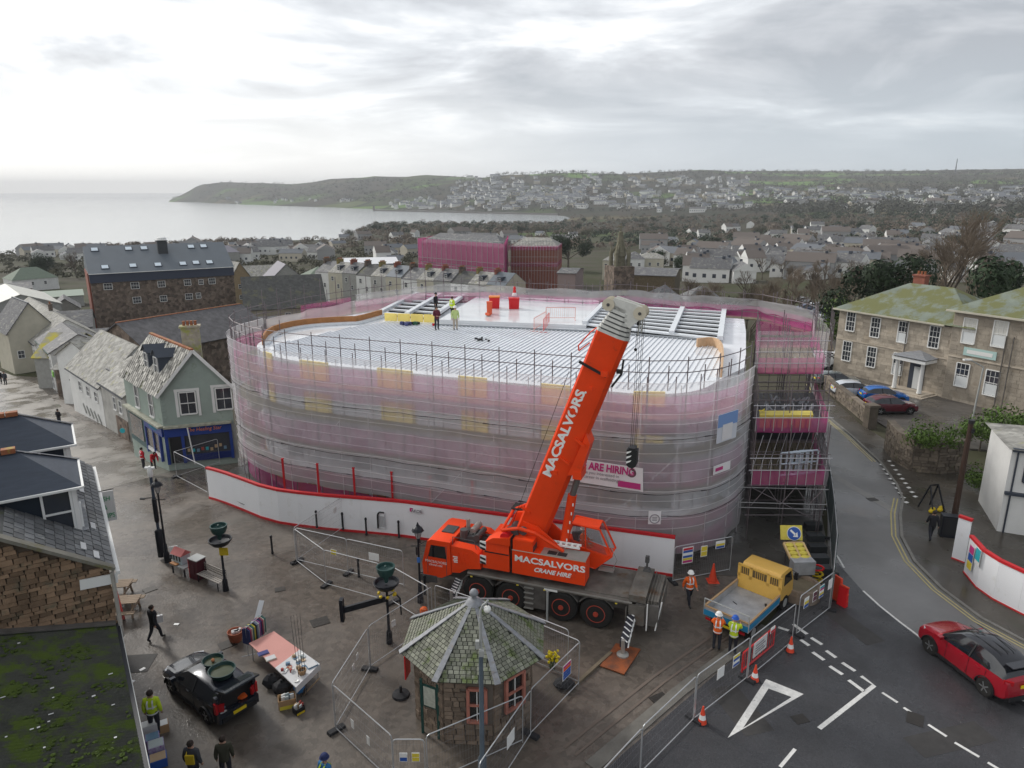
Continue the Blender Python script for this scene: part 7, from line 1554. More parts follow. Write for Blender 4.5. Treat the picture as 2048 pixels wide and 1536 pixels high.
for i in range(9):b=B();b.beam(sq(.02,.0,3.5+.26*i)+(n1+n2)*.02,sq(.32 if i%2 else.22,0,3.5+.26*i)+n1*.02,.05,.13);b.obj('quoin',m_sage,sh,w=sh)
m_nb=mat('navy_shopfront',(.012,.025,.13),rough=.4);m_nb2=mat('blue_shopfront',(.02,.05,.24),rough=.4)
b=B();b.beam(sq(0,0,3.0)+n1*.2,sq(4.9,0,3.0)+n1*.2,.5,.16);b.beam(sq(0,0,3.0)+n2*.2,sq(0,8.6,3.0)+n2*.2,.5,.16);b.obj('cornice',mat('mossy_cornice',(.42,.42,.34),rough=.8,var=.4,scale=3),sh,w=sh)
b=B();b.beam(sq(0,0,2.55)+n1*.10,sq(4.85,0,2.55)+n1*.10,.16,.75);b.beam(sq(0,.1,2.55)+n2*.10,sq(0,4.2,2.55)+n2*.10,.16,.75);b.obj('fascia',m_nb2,sh,w=sh)
text('The Healing Star',tuple(plane(408,856,c0,u1)+n1*.22),u1,(0,0,1),.30,mat('gilt_orange',(.80,.26,.10),rough=.5),sh,sh,shear=.2,sx=.9);text('Healing Star',tuple(sq(0,2.1,2.55)+n2*.2),-u2,(0,0,1),.26,m_teal,sh,sh,shear=.2)
b=B();[b.box(tuple(sq(a_,0,1.1)+n1*.1),(.22,.2,2.3),atan2(u1.y,u1.x))for a_ in(.1,1.25,4.75)];[b.box(tuple(sq(0,d_,1.1)+n2*.1),(.2,.2,2.3),atan2(u2.y,u2.x))for d_ in(.9,2.3,4.1)];b.obj('pilaster',m_nb2,sh,w=sh)
for a_,a2 in((1.35,4.65),):b=B();b.beam(sq(a_,0,1.35)+n1*.06,sq(a2,0,1.35)+n1*.06,.05,1.6);b.obj('shop_window',m_pane,sh,w=sh);b=B();b.beam(sq(a_,0,.3)+n1*.1,sq(a2,0,.3)+n1*.1,.1,.55);b.obj('stallriser',m_nb,sh,w=sh)
random.seed(8)
for i in range(9):b=B();b.box(tuple(sq(1.6+.33*i,0,.85+.5*random.random())+n1*.1),(.2,.05,.25),atan2(u1.y,u1.x));b.obj('window_display',random.choice(m_bric+[m_teal]),sh,w=sh)
for d0,d1 in((1.0,2.2),(2.4,4.0)):b=B();b.beam(sq(0,d0,1.35)+n2*.08,sq(0,d1,1.35)+n2*.08,.05,1.6);b.obj('shop_window',mat('display_pane',(.16,.11,.08),rough=.15,var=.6,scale=3,col2=(.03,.05,.06)),sh,w=sh);b=B();b.beam(sq(0,d0,.35)+n2*.12,sq(0,d1,.35)+n2*.12,.1,.3);b.obj('window_sill',m_fr,sh,w=sh)
b=B();b.beam(sq(0,4.4,1.45)+n2*.05,sq(0,8.4,1.45)+n2*.05,.1,2.8);b.obj('green_shopfront',mat('dark_teal_front',(.015,.07,.075),rough=.4),sh,w=sh)
b=B();b.beam(sq(0,4.9,1.5)+n2*.12,sq(0,8.1,1.5)+n2*.12,.05,1.9);b.obj('shop_window',MATS['display_pane'],sh,w=sh)
b=B();b.beam(sq(.3,0,1.1)+n1*.06,sq(1.15,0,1.1)+n1*.06,.05,2.2);b.obj('door',m_blk,sh,w=sh)
b=B();b.box(tuple(sq(4.95,0,1.3)+n1*.03),(.5,.05,2.9),atan2(u1.y,u1.x));b.obj('side_wall',m_gren,sh,w=sh)
b=B();b.tube(sq(1.6,-.9,0),sq(1.5,-.5,2.9),.05,6);b.obj('white_pole',m_fr,sh,w=sh)
for d_ in(2.3,4.6):
    k0=.75;zr=HE-.35+(RR+.35)*(k0+.3)/(Lf/2+.3);b=B();w2_=.62
    f1,f2=sq(k0,d_-w2_,zr-.1),sq(k0,d_+w2_,zr-.1);bk=u1*1.9
    b.add([f1,f2,f2+z_*1.55,f1+z_*1.55,f1+bk,f2+bk,f2+bk+z_*1.55,f1+bk+z_*1.55,(f1+f2)/2+z_*2.0],[(0,1,2,3),(0,3,7,4),(1,5,6,2),(3,2,8)]);dm=b.obj('dormer',m_sl3,sh,w=sh)
    b=B();ra=(f1+f2)/2+z_*2.1-u1*.15;rb=ra+u1*2.6
    for f_,s_ in((f1,-1),(f2,1)):roof_slab(b,f_+z_*1.5-u1*.15+u2*s_*.12,f_+z_*1.5+u1*2.2+u2*s_*.12,rb,ra,.06)
    b.obj('dormer_roof',m_sl3,dm,w=sh);window(dm,(f1+f2)/2+z_*.8,u2*-1,-u1,.8,1.3,wr_=sh)
chimney(sh,plane(415,690,c0+u2*3.4+u1*0,u1)*1 if False else sq(Lf/2+.9,2.2,HE+RR-1.6),1.3,.75,3.1,4,mat('lichen_render',(.42,.38,.30),rough=.9,var=.35,scale=2.5,moss=(.32,.33,.10),mscale=2,mthr=.5),atan2(u1.y,u1.x),par=rf)
# ---- the row along the sloping street
def gg(px,py,d=0):g=G(px,py);return g
hA,qA=house('small lime-washed house next to the corner shop with turquoise wall plaque',gg(262,884),gg(214,856),6.5,5.0,2.1,m_lime,m_sl2,eave=m_sl3,windows=[(1.6,3.6),(3.4,3.6)],over=.2)
pp=G(250,893);b=B();b.box((pp.x,pp.y,pp.z+1.5),(.08,.5,.5));b=B();b.lathe([(.24,0),(.24,.05)],tuple(pp+V((.2,-.4,1.7))),14,axis='y');b.obj('plaque',m_teal,hA,w=hA)
b=B();b.wallp(gg(262,884),gg(240,872),gg(262,884).z-.3,gg(262,884).z+2.0,.12);b.obj('stone_plinth',m_rub,hA,w=hA)
hB,qB=house('white slate-hung house with long pale roof along the sloping street',gg(213,855),gg(150,822),8,5.4,3.6,m_wr,m_sl2,eave=m_sl3,windows=[(2,3.9,1.2,1.1),(5,3.9,1.2,1.1),(8,3.9,1.2,1.1)],over=.25)
b=B()
for i in range(5):b.beam(qB(1.5+1.4*i,-.06,1.0),qB(2.4+1.4*i,-.06,1.9),.04,.3)
b.obj('shopfront_panel',m_gren,hB,w=hB)
e_=qB(1,2.2,5.9);b=B();b.box(tuple(e_),(1.3,1.6,1.5),hB.rotation_euler.z);dm=b.obj('dormer',m_sl3,hB,w=hB);b=B();b.box(tuple(e_+V((0,0,.85))),(1.7,2.0,.12),hB.rotation_euler.z);b.obj('dormer_roof',m_sl1,dm,w=hB)
hC,qC=house('narrow white house with green shop sign beyond the gap in the row',gg(114,782),gg(88,758),7,6,2.0,m_wr,m_sl1,eave=m_dgr,windows=[(1.5,4.2),(3.6,4.2),(1.5,1.6,1.4,2),(3.8,1.6,1.4,2)])
b=B();b.beam(qC(-1.2,-.2,3.2),qC(-.1,-.2,3.2),.1,.8);b.obj('shop_sign',mat('leaf_green',(.20,.48,.08),rough=.5),hC,w=hC)
hD,qD=house('pale house with long eaves and white upper wall down the street',gg(82,750),gg(20,704),9,6.6,3.2,m_wr,m_sl2,eave=m_sl3,windows=[(2,4.8),(5,4.8),(8,4.8),(11,4.8),(2.5,1.5,2,1.8),(6.5,1.5,2,1.8),(10.5,1.5,2,1.8)],chim=[(12,4.5,.9,2)])
hE,qE=house('grey shop at the far left end of the street row',gg(16,700),gg(-40,672),9,6.5,3,m_gren,m_sl1,windows=[(2,4.8),(5,4.8)])
def boxed(label,px,py,wpx,he,rr,wall,roof,depth=8.,rot=0.,dist=None,**k):
    """house standing on the terrain where the pixel meets it, facing the camera, turned by rot degrees"""
    g=G(px,py)if dist is None else None
    if g is None:
        r=ray(px,py);hd2=hypot(r.x,r.y);t_=dist/hd2;g=V((r.x*t_,r.y*t_,T(r.x*t_,r.y*t_)))
    d=hypot(g.x,g.y);w_=wpx*d/FPX;a_=-atan2(g.x,g.y)+radians(rot);u=V((cos(a_),sin(a_),0));return house(label,g-u*w_/2,g+u*w_/2,depth,he,rr,wall,roof,**k)
def wins(n,w_,hs,w0=.9,h0=1.2):return[(w_*(i+.5)/n,h_,w0,h0)for i in range(n)for h_ in hs]
D_=dict
boxed('cream gabled house with dark verge behind the street row, far left',70,690,70,6.5,4.2,m_cream,m_sl1,9,12,dist=132,gable_front=True,windows=wins(2,5,(3,)),ridge_m=m_sl3)
boxed('cream gable with blue-framed side window, right of the taller cream gable',137,680,56,4.8,2.8,m_cream,m_sl1,8,10,dist=136,gable_front=True,windows=wins(1,4,(2.6,)))
boxed('low cream building with wide window below the big slate roof',203,668,62,3.4,1.7,m_cream,m_sl1,9,-4,dist=132,windows=[(2.4,2.0,2.1,1.1)])
boxed('moss-stained yellowish roof among the backs of the street row',100,705,62,4.4,2.6,m_gren,mat('yellow_moss_slate',(.30,.29,.25),rough=.8,var=.3,moss=(.42,.36,.04),mscale=.5,mthr=.47),8,-38,dist=114)
boxed('back yard building with small white window behind the row',140,760,50,3.6,1.4,m_rub,m_sl2,6,-35,dist=106,windows=[(1.5,2.4)])
boxed('low white lean-to with hipped grey roof behind the street row',175,770,48,3.4,1.5,m_wr,m_sl2,6,-28,dist=96,windows=[(1.2,1.8)])
boxed('brown rendered shed with mossy cap behind the row',150,738,40,5.2,.8,mat('brown_render',(.13,.10,.06),rough=.9,var=.3),m_sl1,6,-10,dist=114)
ha,hb_=at(236,645,3.2),at(478,608,3.2);u=(hb_-ha).normalized();nn=V((u.y,-u.x,0));a_=V((ha.x,ha.y,-4.5))+nn*6;c_=V((hb_.x,hb_.y,-4.5))+nn*6
house('long slate-roofed hall with orange ridge behind the corner shop',a_,c_,12,4.6,3.0,m_rub,mat('mottled_slate',(.135,.13,.135),rough=.75,var=.45,scale=1.4,stretch=(1,1,.5),bump=.3,bscale=5),zb=-4.5,ridge_m=m_ridge,over=.3,name='hall',cat='hall')
house('white louvred gable roof between the corner shop and the long hall',at(188,735,-1),at(240,722,-1),6,3.6,1.8,m_wr,m_sl2,zb=-3.5,windows=[(1.3,2.2)])
# ---- large mill-like stone building with skylights
A0,A1=at(179,549,2.4),at(466,534,2.4);u=(A1-A0);LM=u.length;u.normalize();n=V((-u.y,u.x,0));ml=thing('stone_warehouse','large rubble-stone building with blue-grey slate roof and skylights','building',(A0.x,A0.y,-9),atan2(u.y,u.x))
def mq(a_,d_,z):return V((A0.x,A0.y,z))+u*a_+n*d_
DM=17;b=B();b.prism([mq(0,.3,0),mq(LM,.3,0),mq(LM,DM,0),mq(0,DM,0)],-12,.6);b.obj('wall',m_rub,ml,w=ml)
m_msl=mat('blue_slate',(.115,.135,.155),rough=.5,var=.12,scale=.4,bump=.1,bscale=3)
b=B();b.prism([mq(-.1,0,0),mq(LM+.1,0,0),mq(LM+.1,DM,0),mq(-.1,DM,0)],.5,2.4);b.obj('fascia_band',mat('navy_slate',(.045,.055,.085),rough=.6),ml,w=ml)
rt=7.6;b=B();b.add([mq(-.2,-.2,2.45),mq(LM+.2,-.2,2.45),mq(LM+.2,9.5,rt),mq(-.2,9.5,rt),mq(-.2,DM,2.45),mq(LM+.2,DM,2.45)],[(0,1,2,3),(3,2,5,4),(0,3,4),(1,5,2)]);b.obj('roof',m_msl,ml,w=ml)
b=B();b.beam(mq(-.2,-.25,2.42),mq(LM+.2,-.25,2.42),.12,.12);b.obj('gutter',m_fr,ml,w=ml)
for(px,py)in((189,500),(257,498),(288,497),(382,494),(407,493),(210,535),(266,532),(316,530),(366,528),(392,526),(419,525)):
    r=ray(px,py);N_=(u.cross(mq(0,9.7,rt)-mq(0,0,2.45))).normalized();t_=(mq(0,-.2,2.45)-V((0,0,CAMZ))).dot(N_)/r.dot(N_);p=V((r.x*t_,r.y*t_,CAMZ+r.z*t_));sl=(mq(0,9.7,rt)-mq(0,0,2.45)).normalized()
    piece('skylight',p+V((0,0,.06)),(u*1.55,sl*1.5,N_*.14),m_sl3,ml,ml);o_s=piece('skylight_pane',p+V((0,0,.16)),(u*1.25,sl*1.2,N_*.08),mat('bright_pane',(.62,.70,.76),rough=.12),ml,ml)
for(px,py,w_,h_)in((216,573,1.6,1.3),(270,571,1.6,1.4),(323,568,1.5,1.3),(375,565,1.4,1.3),(402,564,1.0,1.1),(424,562,1.4,1.3),(274,600,1.6,1.3),(327,597,1.4,1.3),(378,593,1.5,1.3),(397,591,1.0,1.2)):window(ml,plane(px,py,mq(0,.3,0),u),u,-n,w_,h_,nx=3,ny=3)
chimney(ml,mq(LM*.53,6.5,5.3),2.0,1.6,3.1,0,mat('slate_clad',(.05,.055,.06),rough=.7),atan2(u.y,u.x));b=B();b.lathe([(1.2,0),(.9,.5),(.1,.6)],tuple(mq(LM*.53,6.5,8.7)),10);b.obj('white_cap',m_fr,ml,w=ml)
b=B();b.prism([mq(-.35,2,0),mq(-.05,2,0),mq(-.05,15,0),mq(-.35,15,0)],-12,2.4);b.obj('end_wall',m_brick,ml,w=ml)
# ---- mid-distance town, left to right
boxed('house with green hipped roof and cream chimney by the sea, far left',62,507,66,4.5,4,m_wr,mat('green_slate',(.17,.21,.16),rough=.8,var=.2),12,15,dist=330,hip=5,windows=wins(3,13,(2.8,)))
boxed('red-brown shed at the far left edge, in front of the sea',8,512,60,3.5,1.5,mat('rust_wall',(.22,.10,.06),rough=.9),m_sl1,12,0,dist=290)
boxed('white shallow-gabled hall at the far left',35,560,110,7.5,2.4,m_gren,mat('white_sheet',(.55,.55,.50),rough=.6,var=.2),22,6,dist=170,gable_front=True)
boxed('low house with pale green vaulted roof at the far left',112,512,60,3.2,1.2,m_gren,mat('green_sheet',(.28,.33,.27),rough=.7),10,0,dist=250)
boxed('small pointed grey gable left of the big slate roof',117,530,42,4,2.4,m_gren,m_sl1,9,0,dist=200,gable_front=True)
boxed('grey roofed terrace just left of the big slate roof',132,575,56,5.5,2.2,m_gren,m_sl1,10,-5,dist=140,windows=wins(1,3,(3.2,)))
boxed('long grey terrace roof on the sea skyline, left of centre',255,478,130,4.5,2.5,m_cream,m_sl1,14,4,dist=430)
boxed('long ochre roof on the sea skyline, left of centre',372,474,110,4.5,2.5,m_gren,m_sl2,14,2,dist=450)
boxed('large square slate-roofed house on the sea skyline',450,472,44,7,3.5,m_gren,mat('violet_slate',(.20,.19,.22),rough=.7),14,6,dist=450,hip=5)
boxed('rusty-eaved gabled house beside the big slate roof',478,522,38,8.5,4.2,mat('ochre_stone',(.33,.25,.15),rough=.9,var=.2),m_sl2,12,25,dist=215,gable_front=True,windows=wins(1,5,(3,6)))
boxed('long grey chapel roof right of the big slate building',568,562,150,4.2,6.2,mat('pale_stone',(.33,.29,.22),rough=.9,var=.2),mat('brown_slate',(.085,.085,.082),rough=.8,var=.35,cell=(1.5,.2),moss=(.12,.12,.07),mscale=.4),18,3,dist=165,name='chapel',cat='chapel',windows=[(15,2.2,1.2,1.8),(9,2.2,1.2,1.8)])
boxed('violet slate gable with four small skylights above the chapel roof',570,512,64,5.5,5,m_gren,mat('violet_slate',(.20,.19,.22),rough=.7),14,10,dist=240,gable_front=True)
boxed('pale roofed house behind the chapel, with red bay',520,500,74,5,3.4,m_cream,m_sl2,12,5,dist=270,windows=wins(2,12,(2.8,)))
boxed('long brown stone wall building below the chapel',530,606,128,4.5,1.2,mat('brown_stone',(.17,.11,.07),rough=.9,var=.3),m_sl1,8,0,dist=128)
boxed('dark hipped roof in front of the chapel, right side',610,590,110,3.6,2.6,m_gren,m_sl1,14,8,dist=112,hip=5)
boxed('conical grey-roofed building with magenta net under its eaves',640,505,60,6,3.2,m_cream,mat('green_slate',(.17,.21,.16)),14,8,dist=235,hip=5)
boxed('broad white flat-roofed building behind the chimney terrace',740,522,110,9,1.0,mat('blue_grey_clad',(.27,.30,.33),rough=.7),mat('white_membrane',(.66,.67,.68),rough=.5),22,3,dist=225)
boxed('grey slate house right of the broad white building',800,528,46,6,2.6,m_gren,m_sl3,10,-8,dist=205,windows=wins(2,5,(2.2,4.4)))
boxed('long low white-eaved house left of the magenta scaffolding',816,522,60,4,1.8,m_wr,m_sl3,10,0,dist=240,windows=wins(4,9,(2.2,)))
boxed('white houses on the skyline just left of the pines',700,492,70,4,1.5,m_wr,m_sl1,10,0,dist=330,windows=wins(4,14,(2.2,)))
boxed('white hipped villa left of the stone spire',1226,512,40,7,2.2,m_cream,m_sl2,12,-10,dist=260,hip=3,windows=wins(3,7,(2.2,5.2)))
boxed('white villa right of the stone spire',1272,512,34,7.5,2.2,m_wr,m_sl1,12,5,dist=265,hip=3,windows=wins(2,6,(2.2,5.4)))
boxed('cream villa with flat top to the right of the spire',1302,508,50,7.5,1.6,m_cream,m_sl2,12,0,dist=270,hip=3,windows=wins(3,9,(2.2,5.4)))
boxed('plain brown warehouse to the right of the spire base',1300,548,96,7.5,.8,mat('brown_render',(.13,.10,.06)),m_sl1,20,-6,dist=185)
boxed('plain mauve-grey block at the end of the magenta scaffolding',1133,545,36,9,.6,mat('mauve_render',(.26,.20,.19),rough=.9),m_sl1,12,-10,dist=165)
boxed('long dark slate roof running to the spire',1200,575,150,3.6,3.2,m_rub,mat('brown_slate',(.12,.12,.115)),14,-8,dist=130)
boxed('blue-grey slate roof right of the spire base',1290,592,140,3.0,3.2,m_rub,m_msl,14,3,dist=118)
boxed('pink-fronted house with hipped roof behind the bare trees',1340,590,62,5,2.6,mat('pinkish_render',(.42,.30,.25),rough=.85),m_sl1,10,12,dist=140,hip=3,windows=wins(2,6,(2.2,4)))
boxed('white house with small panes behind the right end of the scaffold',1410,600,70,4.2,2.4,m_wr,m_sl1,10,8,dist=150,hip=3,windows=wins(3,6,(2.4,)))
# ---- terrace with chimneys and dormers behind the site
tl0,tl1=V((-56,203,0)),V((-1.6,167,0));u=(tl1-tl0);LT=u.length;u.normalize();nT=12;wT=LT/nT
walls_=[m_wr,m_cream,m_gren,m_wr,m_lime,m_cream];roofs_=[m_sl1,m_sl2,m_sl1,mat('brown_slate',(.12,.12,.115)),m_sl2,m_msl]
ords=['first','second','third','fourth','fifth','sixth','seventh','eighth','ninth','tenth','eleventh','last']
for i in range(nT):
    p=tl0+u*(wT*i);q2=tl0+u*(wT*(i+1)-.03);zt=T(p.x,p.y);t,q=house(ords[i]+' house from the left in the chimney-topped terrace behind the site',V((p.x,p.y,zt)),V((q2.x,q2.y,zt)),9,5.2+.15*(i%3),2.6,walls_[i%6],roofs_[i%6],name='terraced_house',group='terraced houses behind the site',over=.02,zb=-8+.02*i,windows=[(wT*.3,3.8,.9,1.2),(wT*.7,1.8,.9,1.2)],door=False)
    chimney(t,q(.25,4.5,7.2),2.2,.55,1.5,6,m_=[m_rub,mat('lichen_stack',(.26,.21,.08),rough=.9,var=.3),m_brick][i%3],rz=atan2(u.y,u.x)+pi/2)
    if i%3!=0:b=B();b.box(tuple(q(wT*.55,2.3,6.6)),(1.3,2.2,1.5),atan2(u.y,u.x));dm=b.obj('dormer',m_sl3,t,w=t);window(dm,q(wT*.55,1.2,6.6),u,V((u.y,-u.x,0))if V((u.y,-u.x,0)).y<0 else V((-u.y,u.x,0)),.8,1.0,wr_=t)
# ---- two buildings wrapped in magenta netting
for k,(x0p,x1p,yb,ytp,d_,l_)in enumerate([(836,1008,533,476,228,'building wrapped in magenta net behind the terrace, left of the pair'),(1016,1116,528,486,226,'building with magenta net and scaffold behind the terrace, right of the pair')]):
    def pt(px,d):r=ray(px,500);h2=hypot(r.x,r.y);return V((r.x/h2*d,r.y/h2*d,0))
    a_,c_,e_=pt(x0p,d_),pt(x1p,d_-26*(1-k)),pt(x1p+8,d_+14);zt=CAMZ-d_*tan(atan((ytp-768)/FPX)+TH);t=thing('netted_building',l_,'building',(a_.x,a_.y,-11),0,'buildings wrapped in magenta netting')
    f_=V((a_.x+6,a_.y+20,0));b=B();b.prism([a_+V((.8,.8,0)),c_+V((-.5,.8,0)),e_,f_],-12,zt-1.2);b.obj('wall',m_brick if k else m_gren,t,w=t)
    b=B();top=[a_+V((.4,.4,zt-1.2)),c_+V((0,.4,zt-1.2)),e_+V((0,0,zt-1.2)),f_+V((0,0,zt-1.2))];m1_,m2_=(top[0]+top[3])/2+V((3,0,2.4)),(top[1]+top[2])/2+V((-3,0,2.4));b.add(top+[m1_,m2_],[(0,1,5,4),(1,2,5),(2,3,4,5),(3,0,4)]);b.obj('roof',m_sl2 if k else m_sl1,t,w=t)
    for z0,z1 in((-11,-7.6),(-7.4,-4.9),(-4.8,-2.0),(-1.8,zt))if not k else((-3.6,-2.2),(zt-2.2,zt-.8)):sheet('debris_net',[f_+V((-.8,0,0)),a_,c_,e_],[z0,(z0+z1)/2,z1],netmat('far_magenta',(.62,.06,.26),.62)if not k else m_pink,t,t,.3,.1,step=1.5,seed=z0)
    for i in range(18):p=a_+(c_-a_)*(i/17);rod('standard',p+V((0,-.3,-11)),p+V((0,-.3,zt+1.0)),.05,m_ggr,t,t)
    for z0 in(-4.8,-2.6,-.5,zt+.5):rod('ledger',a_+V((0,-.35,z0)),c_+V((0,-.35,z0)),.05,m_ggr,t,t)
# ---- gothic stone spire
r=ray(1238,560);d_=150;h2=hypot(r.x,r.y);mo=V((r.x/h2*d_,r.y/h2*d_,0));zt=CAMZ-d_*tan(atan((447-768)/FPX)+TH);zb_=CAMZ-d_*tan(atan((530-768)/FPX)+TH);m_sp=mat('spire_stone',(.20,.185,.13),rough=.9,var=.4,scale=2)
t=thing('stone_spire','ornate gothic stone spire rising behind the site','monument',(mo.x,mo.y,-8));b=B();b.box((mo.x,mo.y,(zb_-8)/2),(4.6,4.6,zb_+8),.3);b.obj('base',m_rub,t,w=t);H_=zt-zb_
for i in range(4):a_=.3+pi/4+i*pi/2;p=mo+V((1.9*cos(a_),1.9*sin(a_),0));b=B();b.lathe([(.42,zb_),(.40,zb_+H_*.30),(.5,zb_+H_*.31),(.25,zb_+H_*.36),(.04,zb_+H_*.5)],(p.x,p.y,0),6);b.obj('pinnacle',m_sp,t,w=t)
for i in range(4):a_=.3+pi/4+i*pi/2;p=mo+V((1.9*cos(a_),1.9*sin(a_),zb_+H_*.28));b=B();b.tube(p,mo+V((0,0,zb_+H_*.62)),.2,5);b.obj('flying_rib',m_sp,t,w=t)
b=B();b.lathe([(1.15,zb_),(1.1,zb_+H_*.22),(1.3,zb_+H_*.24),(.9,zb_+H_*.45),(.45,zb_+H_*.78),(.55,zb_+H_*.80),(.3,zb_+H_*.82)],(mo.x,mo.y,0),8);b.obj('shaft',m_sp,t,w=t)
b=B();b.box((mo.x,mo.y,zt-.7),(.22,.22,1.6));b.box((mo.x,mo.y,zt-.6),(1.1,.2,.22));b.obj('cross',m_sp,t,w=t)
for px,py0,py1 in((1203,585,540),):p=ray(px,py0);k_=105/hypot(p.x,p.y);b=B();b.lathe([(.5,-8),(.42,2.0),(.15,5.6)],(p.x*k_,p.y*k_,0),6);t=thing('gable_pinnacle','small mossy stone pinnacle in front of the spire','pinnacle',(p.x*k_,p.y*k_,-8));b.obj('shaft',m_sp,t,w=t);b=B();b.sph((p.x*k_,p.y*k_,5.7),.25,n=6);b.obj('finial',m_sp,t,w=t)
# ================================================================ near row of buildings, lower left
LP0=V((-12.4,19.5,0));LD=V((-.547,.837,0));LN=V((.837,.547,0))
def LL(a,s,z=0.):return LP0+LD*a-LN*s+V((0,0,z))
def mk(name,m_,par,fn,**k):b=B();fn(b);return b.obj(name,m_,par,w=k.pop('w',par),**k)
na=thing('slate_roofed_building','near building with worn slate roof, two dark dormers and a sandstone gable','building',LL(0,0));za=lambda s:7.9+.675*s
mk('wall',mat('near_render',(.30,.29,.26),rough=.9,var=.2),na,lambda b:(b.prism([LL(.35,.3),LL(.35,12),LL(10,12),LL(10,.3)][::-1],0,7.8)))
m_ns=mat('near_slate',(.155,.16,.165),rough=.6,var=.35,scale=3,rnd=.30,moss=(.28,.28,.26),mscale=2.4,mthr=.60)
mk('roof',mat('near_slate_bed',(.085,.088,.09),rough=.8,var=.3,moss=(.06,.07,.03),mscale=1.2),na,lambda b:b.ext([LL(0,-.2,za(-.2)),LL(10.1,-.2,za(-.2)),LL(10.1,6,za(6)),LL(0,6,za(6))],(0,0,.10)))
random.seed(41);sv=(-LN+V((0,0,.675))).normalized();nv=LD.cross(sv).normalized();nv=nv if nv.z>0 else-nv
for i in range(11):
    for j in range(26):
        piece('slate',LL(.2+.385*(j+.5*(i%2)),-.1+.235*i,za(-.1+.235*i)+.13),(LD*random.uniform(.33,.37),(sv+nv*.09)*.27,nv*.02),m_ns,na,na)
mk('gutter',m_fr,na,lambda b:b.beam(LL(-.1,-.28,za(-.25)-.02),LL(10.2,-.28,za(-.25)-.02),.11,.10))
for a_,s_ in((.5,.2),(.9,.5),(2.9,.15),(6.3,.3)):piece('pale_patch',LL(a_,s_,za(s_)+.17),(LD*.5,sv*.16,nv*.02),m_wcl,na,na)
m_dk=mat('navy_slate',(.045,.055,.085),rough=.6);m_nav=mat('navy_cheek',(.012,.02,.032),rough=.5)
m_dr=mat('dormer_slate',(.055,.068,.092),rough=.55,var=.2,scale=1.5,stretch=(1,1,8),bump=.3,bscale=6)
for a0,l_ in((2.35,0),(7.05,1)):
    a1=a0+2.6
    dm=mk('dormer',m_nav,na,lambda b:b.ext([LL(a0,.55,7.9),LL(a0,5,7.9),LL(a0,5,9.85),LL(a0,.55,9.85)],LD*2.6))
    e0,e1,e2,e3,r0,r1=LL(a0-.2,.25,9.86),LL(a1+.2,.25,9.86),LL(a1+.2,6,9.86),LL(a0-.2,6,9.86),LL((a0+a1)/2,1.9,10.95),LL((a0+a1)/2,6,10.95)
    mk('dormer_roof',m_dr,dm,lambda b:b.add([e0,e1,e2,e3,r0,r1],[(0,1,4),(1,2,5,4),(3,0,4,5),(0,3,2,1)]),w=na)
    mk('gutter',m_fr,dm,lambda b:(b.beam(e3,e0,.07,.07),b.beam(e0,e1,.07,.07)),w=na)
    mk('ridge_tiles',m_ridge,dm,lambda b:[b.beam(r0+(r1-r0)*(i/10)+V((0,0,.06)),r0+(r1-r0)*((i+.93)/10)+V((0,0,.06)),.26,.16)for i in range(10)],w=na)
    mk('hip_lead',m_wcl,dm,lambda b:b.beam(r0+V((0,0,.03)),e1+V((0,0,.03)),.2,.03),w=na)
    window(dm,LL(a0-.02,1.02,9.08),LN,-LD,.78,1.45,nx=1,ny=2,wr_=na);window(dm,LL((a0+a1)/2,.53,9.08),LD,LN,2.3,1.45,nx=3,ny=2,wr_=na)
    mk('corner_post',m_fr,dm,lambda b:(b.box(tuple(LL(a0,.55,9.05)),(.14,.14,1.6),.99),b.beam(LL(a0,.42,8.28),LL(a0,1.5,8.28),.12,.12)),w=na)
    mk('lead_apron',m_lead,dm,lambda b:b.beam(LL(a0-.1,.42,za(.42)+.16),LL(a1+.1,.42,za(.42)+.16),.3,.03),w=na)
m_ss=mat('sandstone',(.25,.165,.105),rough=.9,var=.35,scale=1.6,rnd=.42,bump=.6,bscale=9,moss=(.15,.12,.08),mscale=2.5)
mk('gable_wall',mat('dark_mortar',(.10,.075,.055),rough=.95,var=.3),na,lambda b:b.ext([LL(.05,0,0),LL(.05,6,0),LL(.05,6,za(6)),LL(.05,0,za(0))],LD*.4))
random.seed(42);z=5.9;n_=0
while z<11.4:
    h_=random.uniform(.10,.19);s=random.uniform(-.12,.0)
    while s<3.3:
        w_=random.uniform(.14,.48)
        if z+h_<za(s)+.05 and z>5.6+.2*s and n_<295:piece('stone',LL(.02,s+w_/2,z+h_/2),(LN*(w_-.014),LD*random.uniform(.06,.14),V((0,0,h_-.012))),m_ss,na,na,'chip');n_+=1
        s+=w_
    z+=h_
mk('verge_coping',mat('verge_cement',(.20,.19,.16),rough=.9,var=.3,moss=(.14,.13,.06),mscale=2),na,lambda b:b.beam(LL(-.06,-.2,za(-.2)+.12),LL(-.06,6,za(6)+.12),.30,.10))
mk('white_flashing',m_fr,na,lambda b:b.beam(LL(-.1,-.25,7.55),LL(-.1,.75,7.62),.05,.32));mk('downpipe',mat('worn_pipe',(.40,.38,.34),rough=.7,var=.4),na,lambda b:b.tube(LL(-.12,-.12,7.8),LL(-.2,-.12,5.6),.06,8))
nb=thing('corrugated_roofed_building','near building with dark mossy corrugated roof in the lower left corner','building',LL(-1,0));kb=.26
mk('wall',m_rub,nb,lambda b:b.prism([LL(0,.12),LL(-14,.12),LL(-14,9),LL(0,9)],0,5.9))
b=B();n_=230;vs=[]
for i in range(n_+1):
    a_=-14*i/n_;dz=.030*(1 if i%2 else-1)
    for s in(.0,2,4.5,9):vs.append(tuple(LL(a_,s,6.0+kb*s+dz)))
